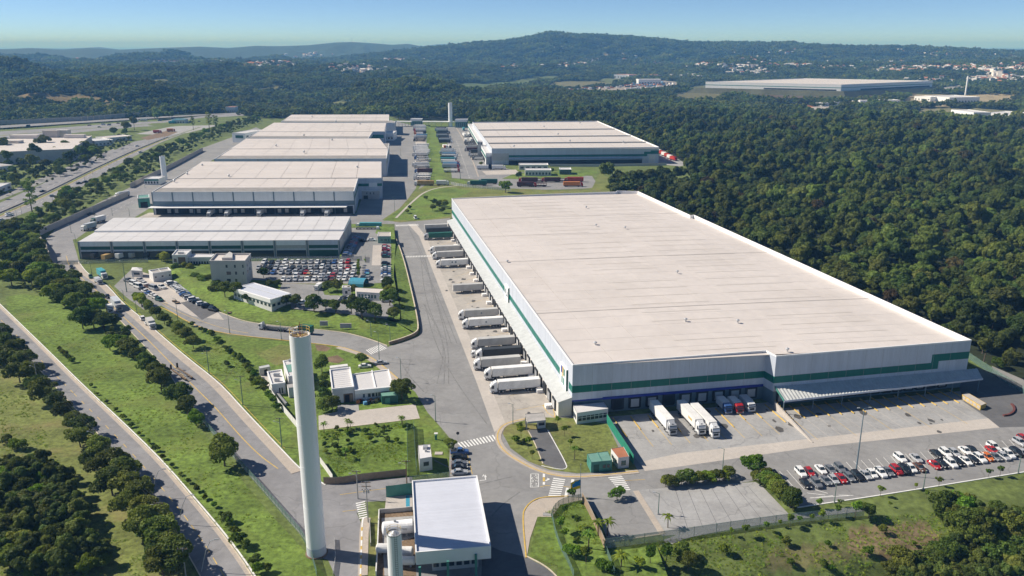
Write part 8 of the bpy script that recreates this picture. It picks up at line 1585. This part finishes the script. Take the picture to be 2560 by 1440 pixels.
GT = P(*z7(1000,200)); tuft = b.obj('grass_tuft', 'tuft_green'); tuft.location = GT; tuft['kind'] = 'stuff'; tuft['label'] = 'grass tuft'
GP = [([z7(600,0),z7(900,260),z7(1200,560),z7(1500,910),z7(1700,1170),z7(1890,1428),z7(2280,1428),z7(2260,1190),z7(1850,700),z7(1480,260),z7(1250,0)], 1500), ([z7(0,0),z7(200,100),z7(400,480),z7(650,850),z7(1000,1200),z7(1200,1440),z7(0,1440)], 2500), ([z4(40,870),z4(340,1170),z4(600,1420),z4(1060,1420),z4(900,1150),z4(600,950),z4(100,820)], 800), ([z4(1250,1060),z4(1700,1420),z4(1950,1420),z4(1700,1150),z4(1400,1000)], 1000), ([ze(1030,1260),ze(2280,1130),z8(500,440),z8(500,650),z8(0,700),(820,1150)], 2500), ([z8(2000,1230),z9(20,1150),z9(830,1040),z9(1370,990),z9(2560,900),z9(2560,1440),z9(-300,1440)], 4500), ([z8(1410,1290),z8(1470,990),z8(1640,900),z8(1800,865),z8(1970,1225),z8(2040,1440),z8(1700,1440)], 1500)]
G = np.array(sum([fill(poly(pg), n) for pg, n in GP], [])); n = len(G); gs = rs.uniform(.4, 1.2, n)*np.where(fbm(G[:,0]/6, G[:,1]/6, 3) > .5, 1, .35)
gn_scatter('rough_grass', np.column_stack([G, terrain(G[:,0], G[:,1])+.02]), gs, gs, rs.uniform(0, 6.28, n), np.zeros(n, int), [tuft], 'rough grass tufts of the lawns and banks')
# ================================================================ TOWNS on the hills
TOWN = [(520,158,90,7,90),(640,165,80,7,60),(420,163,60,5,30),(720,160,90,9,80),(780,140,40,5,18),(160,156,120,6,35),(870,170,70,7,50),(900,150,30,5,16),(1000,154,55,4,40),(900,180,60,5,24),(1440,164,55,5,55),(1475,157,16,5,30),(1620,165,60,6,45),(1300,172,50,3,18),(1740,166,50,7,60),(1850,172,60,8,60),(1880,186,45,6,35),(1960,166,60,7,55),(2080,168,70,8,90),(2200,162,80,8,110),(2300,172,80,9,110),(2240,182,60,6,50),(2420,172,60,8,70),(2500,182,60,8,70),(2250,130,60,7,36),(2350,142,80,8,60),(2480,145,70,9,60),(2540,165,40,10,50),(1990,135,40,8,16),(1920,148,70,9,26),(2480,205,60,6,40),(2540,200,40,6,26),(1720,196,30,6,16),(2320,206,50,5,26),(1580,150,30,6,10),(1420,122,40,4,8)]
HM = []
for k in range(4):
    b = MB(); w, d, h = ((9,8,5.5),(12,8,4),(8,8,7.5),(18,10,5))[k]; b.prism([(-w/2,-d/2),(w/2,-d/2),(w/2,d/2),(-w/2,d/2)], -3, h, 0, top=False); e = .6; r = 1.8 if k != 2 else .5
    P0 = [(-w/2-e,-d/2-e,h),(w/2+e,-d/2-e,h),(w/2+e,d/2+e,h),(-w/2-e,d/2+e,h)]; R0_, R1_ = (-w/2-e,0,h+r), (w/2+e,0,h+r)
    b.face([P0[0],P0[1],R1_,R0_], 1); b.face([P0[2],P0[3],R0_,R1_], 1); b.face([P0[1],P0[2],R1_], 0); b.face([P0[3],P0[0],R0_], 0)
    for q in (-.28, .22): b.box(w*q-.6, w*q+.6, -d/2-.06, -d/2+.02, 1, 2.6, 2)
    HM.append([b.mesh('house', ['house_wall', rf, 'dark_opening']) for rf in ('terracotta','roof_far_grey','roof_sheet_white')])
hs = []
for cx, cy, sx, sy, n in TOWN:
    for _ in range(int(n*.8)):
        p = T(cx+rnd.gauss(0, sx*.5), cy+rnd.gauss(0, sy*.5))
        if 1500 < math.hypot(p.x, p.y) < 9500: hs.append(p)
hs.sort(key=lambda p: math.hypot(p.x, p.y))
for i, p in enumerate(hs[:290]):
    o = link('house', rnd.choice(rnd.choice(HM))); o.location = p+Vector((0,0,1)); o.rotation_euler = (0,0,rnd.uniform(0,3.14)); s = rnd.uniform(.9, 1.5); o.scale = (s, s, s*1.15); tag(o, 'tiny pale house in the hillside town far off', 'house', 'houses of the far towns')
b = MB()
for p in hs[290:]:
    s = rnd.uniform(5, 9)*(1 if math.hypot(p.x, p.y) < 4500 else 1.3); a = rnd.uniform(0, 3); q = [(p.x+s*1.4*math.cos(a+k*math.pi/2+.3*(k % 2)), p.y+s*1.4*math.sin(a+k*math.pi/2+.3*(k % 2))) for k in range(4)]; hgt_ = rnd.uniform(6, 11)
    b.prism(q, p.z-3, p.z+hgt_, 0, top=False); ap = Vector((p.x, p.y, p.z+hgt_+2.5)); m = rnd.choice([1,1,2,2])
    for k in range(4): b.face([(*q[k], p.z+hgt_), (*q[(k+1) % 4], p.z+hgt_), ap], m)
o = b.obj('far_town', ['house_wall','terracotta','roof_sheet_white']); o['kind'] = 'stuff'; o['label'] = 'towns of pale houses on the far hills'
# lorry park on the far field, seen as many small vehicles
b = MB(); LP = [(1340+i*5.2+rnd.uniform(-3,3), 234-i*.42+rnd.uniform(-3.5,3.5)) for i in range(62)]+[(1560+rnd.uniform(0,130), 226-rnd.uniform(0,16)) for i in range(90)]
for n, (x, y) in enumerate(LP):
    p = T(x, y)
    a = rnd.choice([.2, .3, 1.7]); L = rnd.choice([12, 15, 9]); c, s = math.cos(a), math.sin(a)
    fr = lambda X, Y, Z: (p.x+X*c-Y*s, p.y+X*s+Y*c, p.z+Z); m = rnd.choice([0,0,0,1,2,3])
    b.box(0, L, -1.5, 1.5, .9, 4.2, m, fr); b.box(L+.3, L+2.4, -1.3, 1.3, .5, 3.2, rnd.choice([0,1,3]), fr)
o = b.obj('parked_lorries', ['box_white','box_orange','box_dark','box_blue']); o['kind'] = 'stuff'; o['label'] = 'crowded park of small lorries and machines below the far fields'
# radio masts on the ridge
for k, px in enumerate(((880,104),(913,107),(958,111))):
    p = T(px[0], px[1]+3); t = thing('radio_mast', 'thin radio mast on the far ridge, ' + ('left','middle','right')[k]+' of three', 'mast', p); b = MB(); b.tube(p, p+Vector((0,0,42-k*8)), 1.2, .5, 5); b.obj('mast', 'metal_grey', t); b = MB(); q = p+Vector((0,0,30-k*6)); b.box(q.x-2, q.x+2, q.y-1, q.y+1, q.z, q.z+2); b.obj('antenna', 'metal_grey', t)
for st in (NEAR_TREES, FOREST_TREES, BRIGHT_TREES, SHRUBS, SAPLINGS, PALMS, TALL, DRY):
    for q in st: q.drop()
# ================================================================ HAZE
hm = bpy.data.materials.new('haze'); hm.use_nodes = True; nt = hm.node_tree; nt.nodes.clear(); vo = nt.nodes.new('ShaderNodeVolumePrincipled'); ou = nt.nodes.new('ShaderNodeOutputMaterial'); nt.links.new(vo.outputs[0], ou.inputs['Volume'])
vo.inputs['Color'].default_value = (.2,.5,1,1); vo.inputs['Absorption Color'].default_value = (.68,.9,1,1); vo.inputs['Density'].default_value = HAZE; vo.inputs['Anisotropy'].default_value = 0; MATS['haze'] = hm
b = MB(); b.box(-58000, 58000, -58000, 58000, -160, 240); o = b.obj('haze', 'haze'); o['kind'] = 'stuff'; o['label'] = 'bluish haze thickening towards the hills'
